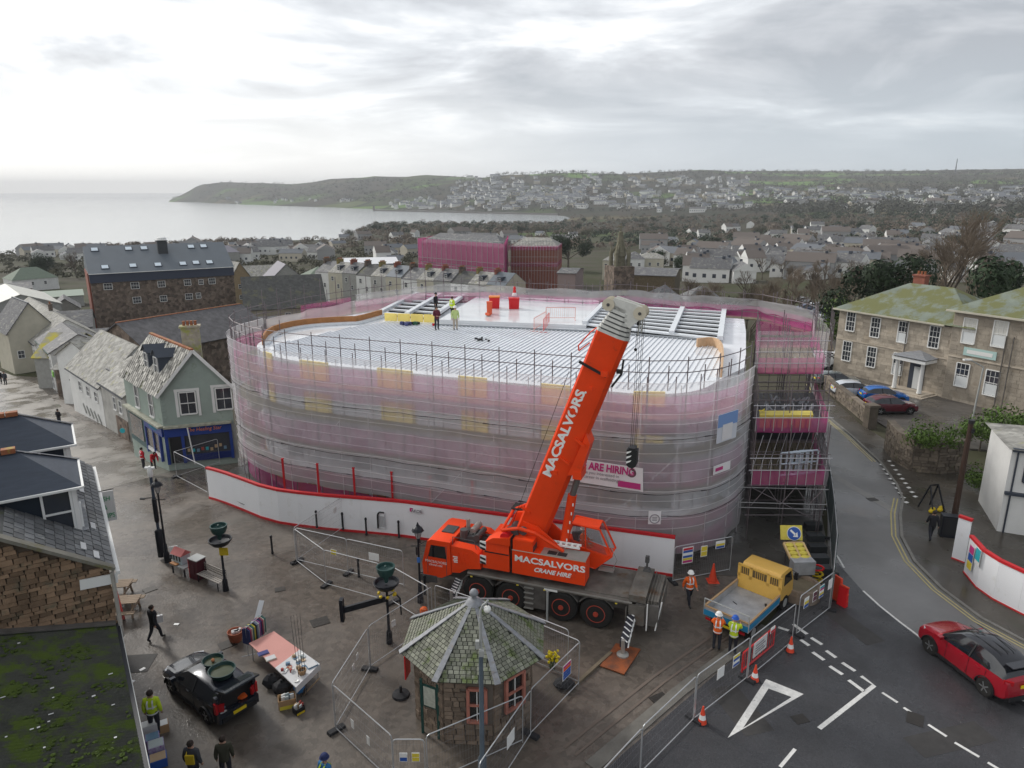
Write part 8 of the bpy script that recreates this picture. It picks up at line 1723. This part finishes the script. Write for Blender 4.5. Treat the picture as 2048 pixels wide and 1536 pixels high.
b.add(vs,[(i*4+j,i*4+j+1,(i+1)*4+j+1,(i+1)*4+j)for i in range(n_)for j in range(3)])
b.obj('corrugated_sheet',mat('mossy_corrugated',(.060,.062,.052),rough=.85,var=.35,scale=2,moss=(.062,.092,.012),mscale=1.5,mthr=.47,bump=.7,bscale=14),nb,w=nb)
mk('gutter',m_iron,nb,lambda b:b.beam(LL(0,-.05,5.95),LL(-14,-.05,5.95),.10,.08));mk('gutter_edge',m_ggr,nb,lambda b:b.beam(LL(0,-.11,5.98),LL(-14,-.11,5.98),.02,.03));mk('flashing',m_cs,nb,lambda b:b.beam(LL(-.1,0,6.08),LL(-.1,8,6.08+kb*8),.3,.05))
random.seed(43)
for i in range(14):s_=random.uniform(.3,3);a_=-random.uniform(.5,6);piece('lichen_patch',LL(a_,s_,6.035+kb*s_),(LD*random.uniform(.02,.05),LN*random.uniform(.04,.12),V((0,0,.012))),m_wcl,nb,nb)
random.seed(44);b=B()
for _ in range(900):
    a_,s_=-random.uniform(.2,8),random.uniform(.1,4)
    if mnz.noise(V((a_*.9,s_*.9,3)))>.02:r_=random.uniform(.025,.08);b.sph(tuple(LL(a_,s_,6.02+kb*s_)),r_,(1,1,.6),5,jit=.25)
b.obj('moss_cushions',mat('moss_green',(.055,.085,.012),rough=.95,var=.4,scale=5),nb,w=nb)['kind']='stuff'
fs=thing('hanging_sign','white hanging sign with green FISH & CHIPS lettering over the street','sign',LL(7,-.1,6.4));mk('board',m_fr,fs,lambda b:b.ext([LL(7,-.05,6.5),LL(7,-.72,6.5),LL(7,-.72,7.75),LL(7,-.05,7.75)],LD*.05))
for i,w_ in enumerate(('FISH','&','CHIPS')):text(w_,tuple(LL(6.98,-.38,7.45-.36*i)),LN,(0,0,1),.2,m_green,fs,fs,sx=.8)
mk('bracket',m_iron,fs,lambda b:b.tube(LL(7,.2,7.8),LL(7,-.75,7.8),.02));mk('flag_panel',m_wcl,fs,lambda b:b.beam(LL(7.8,.15,7.5),LL(7.8,-.35,7.5),.04,.3))
house('dark navy-roofed building at the left edge beyond the two dormers',LL(13,2.9),LL(21,2.9),8,7.2,2.0,m_nav,m_dr,zb=-.5,hip=2.5,keep=True,windows=[(1.5,6.0,1.8,1.3),(4.5,6.0,1.8,1.3)],name='shop_building',cat='building')
# ================================================================ stone building, walls, white building on the right
SB0=V((35.1,75.4,.1));su_=V((.505,-.863,0));sn_=V((-.863,-.505,0));m_ash=mat('ashlar',(.42,.365,.295),rough=.85,var=.25,scale=1.1,rnd=.24,cell=(1.6,.10),moss=(.31,.26,.20),mscale=.7,mthr=.56,bump=.2,bscale=10)
m_mr=mat('mossy_roof',(.20,.23,.19),rough=.85,var=.25,scale=.8,moss=(.14,.145,.06),mscale=.6,mthr=.42,bump=.5,bscale=6)
sb=thing('stone_office','two-storey sandstone building with mossy hipped roofs and white sash windows','building',SB0)
def SQ(a,d,z):return SB0+su_*a-sn_*d+V((0,0,z))
mk('wall',m_ash,sb,lambda b:(b.prism([SQ(0,0,0),SQ(12,0,0),SQ(12,9,0),SQ(0,9,0)],-1,6.85),b.prism([SQ(11.9,-.25,0),SQ(30,-.25,0),SQ(30,12,0),SQ(11.9,12,0)],-1,8.4)))
n_=0;rest=B();random.seed(51)
for(a0,a1,dd,H_)in((0,11.85,0,6.8),(11.95,27,-.25,8.35)):
    z=.0
    while z<H_-.2:
        h_=random.choice((.30,.34,.40));a_=a0
        while a_<a1-.1:
            w_=min(random.uniform(.55,1.0),a1-a_);c_=SQ(a_+w_/2,dd-.012,z+h_/2)
            if n_<297:piece('ashlar_block',c_,(su_*(w_-.02),sn_*.03,V((0,0,h_-.02))),m_ash,sb,sb);n_+=1
            else:rest.beam(c_-su_*(w_/2-.01),c_+su_*(w_/2-.01),.03,h_-.02)
            a_+=w_
        z+=h_
rest.obj('ashlar_courses',m_ash,sb,w=sb)['kind']='stuff'
def hipr(b,a0,a1,d0,d1,z,h_,hp):e=[SQ(a0,d0,z),SQ(a1,d0,z),SQ(a1,d1,z),SQ(a0,d1,z)];m0,m1=SQ(a0+hp,(d0+d1)/2,z+h_),SQ(a1-hp,(d0+d1)/2,z+h_);b.add(e+[m0,m1],[(0,1,5,4),(1,2,5),(2,3,4,5),(3,0,4),(3,2,1,0)])
mk('roof',m_mr,sb,lambda b:hipr(b,-.5,14,-.5,9.5,6.95,2.9,5));mk('roof',m_mr,sb,lambda b:hipr(b,11.4,24,-.75,12.5,8.5,3.2,5.8))
mk('gutter',m_cream,sb,lambda b:(b.beam(SQ(-.5,-.55,6.9),SQ(11.3,-.55,6.9),.16,.14),b.beam(SQ(11.4,-.8,8.42),SQ(24,-.8,8.42),.16,.16)))
mk('string_course',m_ash,sb,lambda b:(b.beam(SQ(0,-.04,3.75),SQ(11.9,-.04,3.75),.10,.14),b.beam(SQ(12,-.30,4.2),SQ(27,-.30,4.2),.10,.14)))
chimney(sb,SQ(5.2,5.2,9.2),1.2,.8,1.4,3,m_brick,atan2(su_.y,su_.x));mk('parapet',m_lead,sb,lambda b:b.beam(SQ(11.6,1,7.8),SQ(11.6,8,8.3),.2,.8))
m_half=mat('half_blind',(.60,.62,.62),rough=.5)
for px,py,w_,h_,bl in((1702,643,1.0,2.0,0),(1751,655,1.0,2.0,0),(1806,664,1.0,2.1,1),(1869,674,1.0,2.1,0),(1694,702,1.0,2.1,0),(1743,714,1.0,2.1,0),(1796,728,1.05,2.2,1)):
    p=plane(px,py,SQ(0,-.02,0),su_);window(sb,p,su_,sn_,w_,h_,nx=3,ny=4)
    if bl:mk('blind',m_half,sb,lambda b:b.beam(p-su_*.45-V((0,0,.55))+sn_*.03,p+su_*.45-V((0,0,.55))+sn_*.03,.012,.9))
for px,py,w_,h_,bl in((1939,662,1.15,2.3,1),(2000,668,1.15,2.3,1),(1924,750,1.15,2.2,2),(1983,766,1.15,2.3,2)):
    p=plane(px,py,SQ(0,-.27,0),su_);window(sb,p,su_,sn_,w_,h_,nx=3,ny=4,pane=m_blind if bl==1 else None)
    if bl:mk('poster' if bl==2 else 'blind',m_half,sb,lambda b:b.beam(p-su_*.5-V((0,0,.6))+sn_*.03,p+su_*.5-V((0,0,.6))+sn_*.03,.012,.95))
p=plane(1960,707,SQ(0,-.3,0),su_);mk('name_board',mat('duck_egg',(.40,.55,.52),rough=.5),sb,lambda b:b.beam(p-su_*1.4+sn_*.05,p+su_*1.4+sn_*.05,.05,.75));mk('board_print',m_fr,sb,lambda b:b.beam(p-su_*1.1+sn_*.085,p+su_*1.1+sn_*.085,.01,.35))
for q_ in(7.6,16.6,17.2):mk('rain_pipe',m_cs,sb,lambda b:b.tube(SQ(q_,-.12-(.25 if q_>12 else 0),.2),SQ(q_,-.12-(.25 if q_>12 else 0),6.8),.05,6))
pa_=8.0
for a_ in(pa_,pa_+2.5):mk('portico_column',m_fr,sb,lambda b:b.lathe([(.24,.3),(.20,.45),(.17,3.1),(.24,3.2)],tuple(SQ(a_,-1.6,0)),12),smooth=40)
mk('portico_roof',m_fr,sb,lambda b:b.prism([SQ(pa_-.4,0,0),SQ(pa_-.4,-2.0,0),SQ(pa_+2.9,-2.0,0),SQ(pa_+2.9,0,0)],3.3,3.6));mk('portico_lead',m_lead,sb,lambda b:b.add([SQ(pa_-.5,0,3.62),SQ(pa_-.5,-2.1,3.62),SQ(pa_+3,-2.1,3.62),SQ(pa_+3,0,3.62),SQ(pa_+1.2,0,4.1)],[(0,1,4),(1,2,4),(2,3,4)]))
mk('door',m_sl3,sb,lambda b:b.beam(SQ(pa_+.4,-.05,1.5),SQ(pa_+1.9,-.05,1.5),.08,2.8));mk('door_leaf',m_half,sb,lambda b:b.beam(SQ(pa_+.9,-.12,1.35),SQ(pa_+1.6,-.12,1.35),.06,2.2));mk('steps',m_ash,sb,lambda b:(b.prism([SQ(pa_-.6,0,0),SQ(pa_-.6,-2.2,0),SQ(pa_+3.1,-2.2,0),SQ(pa_+3.1,0,0)],.1,.3),b.prism([SQ(pa_-.9,0,0),SQ(pa_-.9,-2.6,0),SQ(pa_+3.4,-2.6,0),SQ(pa_+3.4,0,0)],.1,.2)))
m_ws=mat('wall_stone',(.20,.165,.13),rough=.9,var=.45,scale=1.2,rnd=.35,bump=.5,bscale=8,moss=(.10,.10,.05),mscale=1.4,mthr=.58)
def stonewall(label,pts,h,n_ind=150,cope=True):
    t=thing('stone_wall',label,'wall',pts[0]);b=B();o_=off(pts,.4);k=0;rest=B()
    for i in range(len(pts)-1):b.prism([pts[i],pts[i+1],o_[i+1],o_[i]],0,h)
    b.obj('core',m_mort,t,w=t)
    for p,q in zip(pts,pts[1:]):
        u=(q-p);l=u.length;u.normalize();n=V((u.y,-u.x,0));z=.05
        while z<h-.1:
            hh=random.uniform(.16,.30);x=0
            while x<l:
                w_=min(random.uniform(.25,.7),l-x+.01);c_=p+u*(x+w_/2)+n*.02+V((0,0,z+hh/2))
                if k<n_ind:piece('stone',c_,(u*(w_-.03),n*random.uniform(.06,.16),V((0,0,hh-.03))),m_ws,t,t,'chip');k+=1
                else:rest.beam(c_-u*w_*.47,c_+u*w_*.47,.1,hh-.03)
                x+=w_
            z+=hh
        if cope:mk('coping',m_ws,t,lambda b:b.beam(p+n*-.2+V((0,0,h+.05)),q+n*-.2+V((0,0,h+.05)),.55,.12))
    if rest.v:rest.obj('stones',m_ws,t,w=t)['kind']='stuff'
    return t
random.seed(52)
stonewall('long low stone wall between the pavement and the parked cars',[at(1622,752),at(1655,785),at(1700,822),at(1733,850)],1.25,280)
stonewall('tall curved stone wall of the raised bed at the road corner',[at(1768,900),at(1788,925),at(1822,945),at(1870,950),at(1926,946)],2.3,280)
p=at(1738,856);t=thing('gate_pier','square stone gate pier with cap at the end of the low wall','pier',p,.1);mk('pier_shaft',m_ws,t,lambda b:b.box((0,0,.95),(.75,.75,1.9)),w=None);mk('cap',m_ws,t,lambda b:b.box((0,0,1.98),(.95,.95,.18)),w=None)
wb=thing('white_building','white flat-faced building at the right edge behind the small hoarding','building',(27.8,37.9,0));
mk('wall',m_wr,wb,lambda b:b.prism([(28.0,37.4),(38,33),(40,38),(29.6,41.6)],0,5.2));mk('roof',m_sl2,wb,lambda b:b.add([(27.7,37.2,5.2),(38.2,32.6,5.2),(40.3,38.2,5.2),(29.4,42,5.2),(34,38,5.9)],[(0,1,4),(1,2,4),(2,3,4),(3,0,4),(3,2,1,0)]))
u=V((10,-4.4,0)).normalized();n=V((u.y,-u.x,0));[window(wb,V((28.0,37.4,z9))+u*x9,u,n,1.3,1.2,nx=2,ny=1,fm=m_sl3)for x9,z9 in((1.4,3.9),(4.2,3.9),(3.2,1.4))];mk('rain_pipe',m_sl3,wb,lambda b:b.tube(V((28,37.4,.1))+u*.3+n*.06,V((28,37.4,5.1))+u*.3+n*.06,.05,6));mk('ledge',m_sl3,wb,lambda b:b.beam(V((28,37.4,2.55))+n*.1,V((38,33,2.55))+n*.1,.3,.16));mk('fascia',m_sl3,wb,lambda b:b.beam(V((28,37.4,5.15))+n*.15,V((38,33,5.15))+n*.15,.2,.2))
hoarding([at(1902,1120),at(1928,1130)],2.3,'short white hoarding return with red edges by the telegraph pole',hz=lambda k:2.6)
HR=chaikin([at(1926,1148),at(1960,1190),at(2060,1242),at(2200,1310)],1);hoarding(HR,2.2,'curved white hoarding with red rails at the right edge')
for(px0,py0,px1,py1,l_,ms_)in((1937,1092,1950,1130,'stacked coloured safety notices on the right hoarding',(m_mag,m_blue,m_yel)),(1951,1098,1968,1120,'teal square notice on the right hoarding',(m_teal,))):
    a_=HR[0];e_=(HR[1]-HR[0]).normalized();c0_=plane(px0,(py0+py1)/2,a_+V((e_.y,-e_.x,0))*.12,e_);t=thing('notice',l_,'notice',c0_,atan2(e_.y,e_.x))
    for i,m_ in enumerate(ms_):mk('printed_block',m_,t,lambda b:b.box((.22,0,.42-.42*i if len(ms_)>1 else.1),(.45,.02,.38 if len(ms_)>1 else.6)),w=None)
    mk('board',m_fr,t,lambda b:b.box((.22,.02,0),(.5,.015,1.3 if len(ms_)>1 else.85)),w=None)
p=at(1905,1052,.1);t=thing('telegraph_pole','tall dark brown telegraph pole behind the right hoarding','pole',p);mk('shaft',mat('creosote',(.06,.035,.025),rough=.8,var=.3),t,lambda b:b.tube((0,0,0),(.1,.1,6.3),.17,10,r2=.13),w=None);mk('cap',m_blk,t,lambda b:(b.tube((.1,.1,6.3),(.1,.1,6.5),.16,8),b.box((.15,-.08,5.9),(.15,.1,.25))),w=None)
p=at(1945,838,.13);t=thing('street_lamp','thin grey lamp with bent arm in the stone building forecourt','street lamp',p);mk('column',m_ggr,t,lambda b:b.tube((0,0,0),(.15,0,4.6),.07,8),w=None);mk('arm',m_ggr,t,lambda b:b.tube((.15,0,4.6),(-1.0,0,5.2),.05,6),w=None);mk('lamp_head',m_fr,t,lambda b:b.box((-1.3,0,5.25),(.7,.25,.12)),w=None)
p=at(1893,1072,.1);t=thing('utility_cabinet','black utility cabinet on the pavement beside the telegraph pole','cabinet',p,-.3);mk('body',m_iron,t,lambda b:b.box((0,0,.65),(.8,.5,1.3)),w=None);mk('door',m_blk,t,lambda b:b.box((0,-.26,.7),(.6,.02,1.0)),w=None)
p=at(1861,1018,.1);t=thing('folding_sign','black folding sign frame weighted with yellow sandbags','sign frame',p,.3)
mk('frame',m_iron,t,lambda b:[b.path([(-.45,y_,0),(-.3,0,1.6),(.3,0,1.6),(.45,y_,0)],.05)for y_ in(-.6,.5)],w=None)
for i in range(4):mk('sandbag',m_yfoot,t,lambda b:b.sph((-.5+.33*i,-.5+.2*(i%2),.15),.16,(1.2,.9,.8),8),w=None)
# ================================================================ trees
def bare_mesh(seed,h=9.,lev=5,spread=.55,many=3):
    random.seed(seed);tr=B();tw=B()
    def grow(p,d,l,r,k):
        q=p+d*l;(tr if k>lev-3 else tw).tube(p,q,r,5 if k>lev-2 else 3,r2=r*.68)
        if k==0:return
        for _ in range(many if k<=4 else 3):
            e=(d+V((random.uniform(-1,1),random.uniform(-1,1),random.uniform(-.35,.75)))*spread).normalized();grow(q if random.random()<.6 else p+(q-p)*random.uniform(.55,.95),e,l*random.uniform(.62,.84),r*(.68 if many==3 else.60),k-1)
    grow(V((0,0,-.5)),V((0,0,1)),h*.27,h*.020,lev);return tr,tw
def leaf_mesh(seed,h,w_,n=2400,s=.34,cone_=False):
    random.seed(seed);b=B();lobes=[(V((random.uniform(-.5,.5)*w_,random.uniform(-.5,.5)*w_,h*random.uniform(.38,.85))),random.uniform(.22,.40)*w_)for _ in range(11)]
    for _ in range(n):
        c_,r=random.choice(lobes);d=V((random.gauss(0,1),random.gauss(0,1),random.gauss(0,1))).normalized();p=c_+d*r*random.uniform(.65,1.08);p.z=max(.5,p.z)
        u=d.orthogonal().normalized();v=d.cross(u);a_=random.random()*6.3;u,v=u*cos(a_)+v*sin(a_),v*cos(a_)-u*sin(a_);q=s*random.uniform(.6,1.4);k=V((0,0,random.uniform(-.5,.5)))*q
        b.add([p-u*q,p-v*q*.5+k,p+u*q,p+v*q*.5-k],[(0,1,2,3)])
    t=B();t.tube((0,0,-.5),(0,0,h*.5),h*.03,6,r2=h*.015);[t.tube((0,0,h*.3),tuple(c_),h*.014,4,r2=h*.006)for c_,r in lobes[:6]];return t,b
m_bark=mat('bark',(.11,.09,.07),rough=.9,var=.3);m_twig=mat('twigs',(.15,.118,.088),rough=.95,rnd=.25);m_ev=mat('evergreen',(.022,.042,.016),rough=.8,rnd=.3,var=.5,scale=.8);m_bush=mat('bush_leaf',(.085,.15,.022),rough=.7,rnd=.2,var=.4,scale=1.5);m_olive=mat('scrub_leaf',(.06,.058,.028),rough=.9,rnd=.3,var=.4,scale=.6)
def tmpl(tr,cr,m1,m2):
    out=[]
    for b_,m_ in((tr,m1),(cr,m2)):me=bpy.data.meshes.new('tree_part');me.from_pydata([tuple(v)for v in b_.v],[],b_.f);me.materials.append(m_);out.append(me)
    return out
TB=[tmpl(*bare_mesh(s),m_bark,m_twig)for s in(1,2,3)];TBIG=[tmpl(*bare_mesh(s,9,6,.62,4),m_bark,m_twig)for s in(5,8)]
TE=[tmpl(*leaf_mesh(s,9,6,5200,.19),m_bark,m_ev)for s in(1,2)];TG=[tmpl(*leaf_mesh(s,3,3.6,1500,.16),m_bark,m_bush)for s in(4,)];TO=[tmpl(*leaf_mesh(s,6,8,1800,.3),m_bark,m_olive)for s in(7,8)]
def tree(g,tp,sc,label,name='bare_tree',cat='tree',group=None,sx=1.):
    t=thing(name,label,cat,g,random.random()*6.3,group);t.scale=(sc*sx,sc*sx,sc)
    for nm,me in zip(('trunk','crown'),tp):o=bpy.data.objects.new(nm,me);C.objects.link(o);o.parent=t
    return t
def by(px,d):r=ray(px,500);k=d/hypot(r.x,r.y);return V((r.x*k,r.y*k,T(r.x*k,r.y*k)))
random.seed(62)
for i in range(22):tree(by(1330+17*i+random.uniform(-8,8),random.uniform(112,175)),random.choice(TB+TBIG),random.uniform(.75,1.2),'bare brown tree in the loose row beyond the right end of the scaffold',group='bare trees beyond the scaffold')
for i in range(34):tree(by(random.uniform(1560,2040),random.uniform(125,290)),random.choice(TB+TBIG),random.uniform(.8,1.35),'bare brown tree behind the stone office and its neighbours',group='bare trees behind the stone office')
random.seed(61)
for px,d,sc,l_,tp in((1905,118,2.15,'tallest bare tree behind the mossy roofs',TBIG[0]),(1965,114,1.5,'wide bare tree between the tallest one and the evergreen at the edge',TBIG[1]),(1835,140,1.4,'slim bare tree left of the tallest one',TB[0]),(1555,135,1.15,'bare tree in the gardens above the right end of the scaffold',TBIG[1]),(1415,128,1.05,'bare tree right of the spire roofs, first of a loose row',TBIG[0]),(1350,122,1.0,'slender bare tree nearest the spire',TB[1]),(1500,190,1.2,'bare tree behind the car park',TB[2]),(1720,150,1.1,'bare tree by the white houses, left of the dark conifer',TB[0]),(145,395,1.6,'round bare tree on the sea skyline, left one',TBIG[1]),(215,400,1.5,'round bare tree on the sea skyline, right one',TBIG[0])):tree(by(px,d),tp,sc,l_)
for px,d,sc,l_ in((1765,103,1.35,'dark spreading evergreen behind the left mossy roof'),(2075,96,1.35,'large dark evergreen at the right edge'),(890,420,1.5,'first dark pine on the shore, left of the trio'),(915,425,1.6,'middle dark pine of the shore trio'),(942,430,1.4,'right dark pine of the shore trio'),(1137,300,1.9,'tall dark pine left of the spire'),(75,380,1.5,'wind-shaped pine above the green roof at the far left'),(580,128,.42,'small dark round shrub tree in front of the brown stone wall'),(1470,120,.8,'dark yew near the car park')):tree(by(px,d),random.choice(TE),sc,l_,'evergreen_tree')
for g,sc,l_ in((at(1862,905,1.7),.62,'bright green bush on the raised bed of the curved wall'),(at(1960,895,.3),.72,'yellow-green bush right of the curved wall'),(at(2015,885,0),.8,'green bush between the stone office and the white building'),(at(1968,985,.1),.5,'ivy bush against the white building'),(at(1655,680,-.2),.8,'green shrub beyond the white van'),(at(1700,668,-.5),1.5,'green hedge bush beside the stone office end')):tree(g,TG[0],sc,l_,'bush','bush')
n_=0
for i in range(175):
    px=random.uniform(560,2060);y_=random.uniform(438,560)if px>1300 else random.uniform(436,478);g=G(px,y_)
    if g is None or g.z<-30 or hypot(g.x,g.y)<125:continue
    k=random.random();
    if k<.55:tree(g,random.choice(TB),random.uniform(.7,1.25),'bare brown tree among the mid-distance gardens','bare_tree','tree','bare trees of the mid distance')
    elif k<.72:tree(g,random.choice(TE),random.uniform(.5,1.1),'dark evergreen among the mid-distance gardens','evergreen_tree','tree','evergreens of the mid distance')
    else:tree(g,random.choice(TO),random.uniform(.7,1.3),'olive scrub among the mid-distance gardens','scrub','bush','scrub of the mid distance')
def mass(name,m_,spots,n,s0,s1,seed,nq=38):
    random.seed(seed);b=B()
    for _ in range(n):
        x0_,x1_,y0_,y1_=random.choice(spots);g=G(random.uniform(x0_,x1_),random.uniform(y0_,y1_))
        if g is None or g.z<-30.5:continue
        d=hypot(g.x,g.y);s=random.uniform(s0,s1)
        for q in range(nq):
            dv=V((random.gauss(0,1),random.gauss(0,1),abs(random.gauss(0,.8)))).normalized();p=g+V((dv.x*s,dv.y*s,.4*s+dv.z*s));u=dv.orthogonal().normalized()*s*.26;v=dv.cross(u).normalized()*s*.15;b.add([p-u,p-v,p+u,p+v],[(0,1,2,3)])
    o=b.obj(name,m_);o['kind']='stuff';return o
mass('bare_woodland',m_twig,[(560,1160,441,500),(0,560,478,500),(560,1160,441,470),(1140,2060,432,500),(1140,2060,432,470),(1700,2060,500,530)],2600,2.4,4.2,71)
mass('dark_woodland',m_ev,[(640,1160,442,468),(1160,2060,430,500),(1560,2060,400,440)],900,2.5,5.0,72)
mass('hillside_trees',mat('hill_trees',(.06,.062,.045),rough=.95,var=.4,scale=.01),[(880,1500,350,425),(1500,2060,350,430),(1500,2060,350,430),(400,880,360,404),(900,2060,343,352)],3600,5,9,73,16)
mass('garden_hedges',m_olive,[(0,860,484,560)],700,1.5,3.0,74)
random.seed(81)
m_fw=[mat('far_white',(.66,.66,.64),rough=.9),mat('far_cream',(.48,.44,.36),rough=.9),mat('far_grey',(.30,.30,.30),rough=.9)];m_frf=[m_sl1,mat('far_slate',(.13,.14,.155),rough=.8),mat('far_brown',(.13,.11,.098),rough=.8)]
def fm(w_,d,h,r,mw,mr):
    b=B();b.box((0,0,h/2-1),(w_,d,h+2));x,y=w_/2+.2,d/2+.3
    b.add([(-x,-y,h),(x,-y,h),(x,y,h),(-x,y,h),(-x,0,h+r),(x,0,h+r)],[(0,1,5,4),(2,3,4,5)],1);b.add([(-x,-y,h),(-x,y,h),(-x,0,h+r),(x,-y,h),(x,y,h),(x,0,h+r)],[(0,1,2),(3,5,4)],0)
    for i in range(int(w_/3)):b.box((-w_/2+1.5+3*i,-d/2-.02,h*.5),(1.1,.04,1.2),mi=2)
    b.box((w_*.3,0,h+r),(.9,.9,1.2),mi=2);me=bpy.data.meshes.new('far_house');me.from_pydata(b.v,[],b.f);[me.materials.append(m_)for m_ in(mw,mr,m_sl3)];me.polygons.foreach_set('material_index',b.m);return me,b
FM=[fm(w_,d,h,r,m_fw[i%3 if i%2 else 0],m_frf[i%3])for i,(w_,d,h,r)in enumerate([(9,8,5,2.6),(14,8,5,2.4),(7,9,5.5,3),(22,8,5.2,2.6),(10,9,3,2.6),(16,10,6,3),(12,8,4.5,3)])]
PTS=[]
for(x0_,x1_,y0_,y1_,n,gl)in((1500,2055,440,570,120,2),(1300,1560,450,575,44,2),(1560,2055,374,432,150,1),(1165,1560,372,434,150,1),(900,1170,352,424,330,0),(780,920,396,420,60,0),(1160,1500,350,380,90,0),(450,700,397,408,14,0),(0,560,486,530,46,3),(300,850,488,530,34,3),(620,1160,468,500,16,3)):
    for _ in range(n):
        g=G(random.uniform(x0_,x1_),random.triangular(y0_,y1_,y0_+(y1_-y0_)*(.3 if gl==1 else.6)))
        if g is not None and g.z>-30 and hypot(g.x,g.y)>130:PTS.append((hypot(g.x,g.y),g,gl))
PTS.sort(key=lambda q:q[0]);rest={}
GL=[('pale house packed on the far hillside above the harbour','houses on the hillside above the harbour'),('small pale house among trees across the valley','houses among trees across the valley'),('house with grey roof in the mid-distance gardens right of the spire','houses in the mid-distance gardens'),('small house on the strip of town before the sea','houses on the strip before the sea')]
restB=B()
for i,(d,g,gl)in enumerate(PTS):
    k=random.randrange(7);me,bb=FM[k];rz=-atan2(g.x,g.y)+random.choice((0,0,.5,-.5,1.57))+random.uniform(-.2,.2);s=random.uniform(.8,1.15)*(1.25 if d>1200 else 1)
    if i<285:o=bpy.data.objects.new('far_house',me);C.objects.link(o);o.location=g;o.rotation_euler.z=rz;o.scale=(s,s,s);tag(o,GL[gl][0],'house',GL[gl][1])
    else:
        vs=[(g.x+rot2(v[0]*s,v[1]*s,rz)[0],g.y+rot2(v[0]*s,v[1]*s,rz)[1],g.z+v[2]*s)for v in bb.v];o_=len(restB.v);restB.v+=vs;restB.f+=[tuple(q+o_ for q in f)for f in bb.f];restB.m+=[{0:0 if k%2==0 else k%3,1:3,2:4}[m_]for m_ in bb.m]
restB.obj('distant_houses',m_fw+[m_frf[1],m_sl3])['kind']='stuff'
a_,c_=G(748,421),G(1118,429)
if a_ and c_:tag(mk('harbour_wall',mat('harbour_stone',(.16,.15,.14),rough=.9),None,lambda b:(b.beam((a_.x*.93,a_.y*.93,-29.5),(c_.x,c_.y,-29.5),9,4.5),b.tube((a_.x*.93,a_.y*.93,-28),(a_.x*.93,a_.y*.93,-18),3,8)),w=None),'long low harbour wall with a small light across the bay','harbour wall')
g=G(1212+698,348)or by(1910,3400);tag(mk('radio_mast',m_sl3,None,lambda b:b.tube((g.x,g.y,g.z-5),(g.x,g.y,g.z+52),2.5,5,r2=1.2),w=None),'thin radio mast on the right skyline','mast')
# ================================================================ finish: skinned figures and lettering become plain meshes
dg=bpy.context.evaluated_depsgraph_get();dg.update()
def seg(p,a,b_):
    d=b_-a;k=max(0,min(1,(p-a).dot(d)/max(1e-9,d.length_squared)));return(p-a-d*k).length
for o,bones,ms in PEND:
    nm=o.name.split('.')[0];me=bpy.data.meshes.new_from_object(o.evaluated_get(dg));me.name=nm;o.modifiers.clear();me.materials.clear()
    if bones:
        ks=['jac','trs','boot','skin']
        for k in ks:me.materials.append(ms[k])
        for f in me.polygons:
            c_=f.center;f.material_index=ks.index(min(bones,key=lambda q:seg(c_,q[0],q[1]))[2])
    else:me.materials.append(ms)
    o.data=me
for o in[o for o in bpy.data.objects if o.type=='FONT']:
    me=bpy.data.meshes.new_from_object(o.evaluated_get(dg));n=bpy.data.objects.new(o.name,me);M_=o.matrix_basis.copy();p_=o.parent;C.objects.link(n);n.parent=p_;n.matrix_basis=M_
    nm=o.name;bpy.data.objects.remove(o);n.name=nm
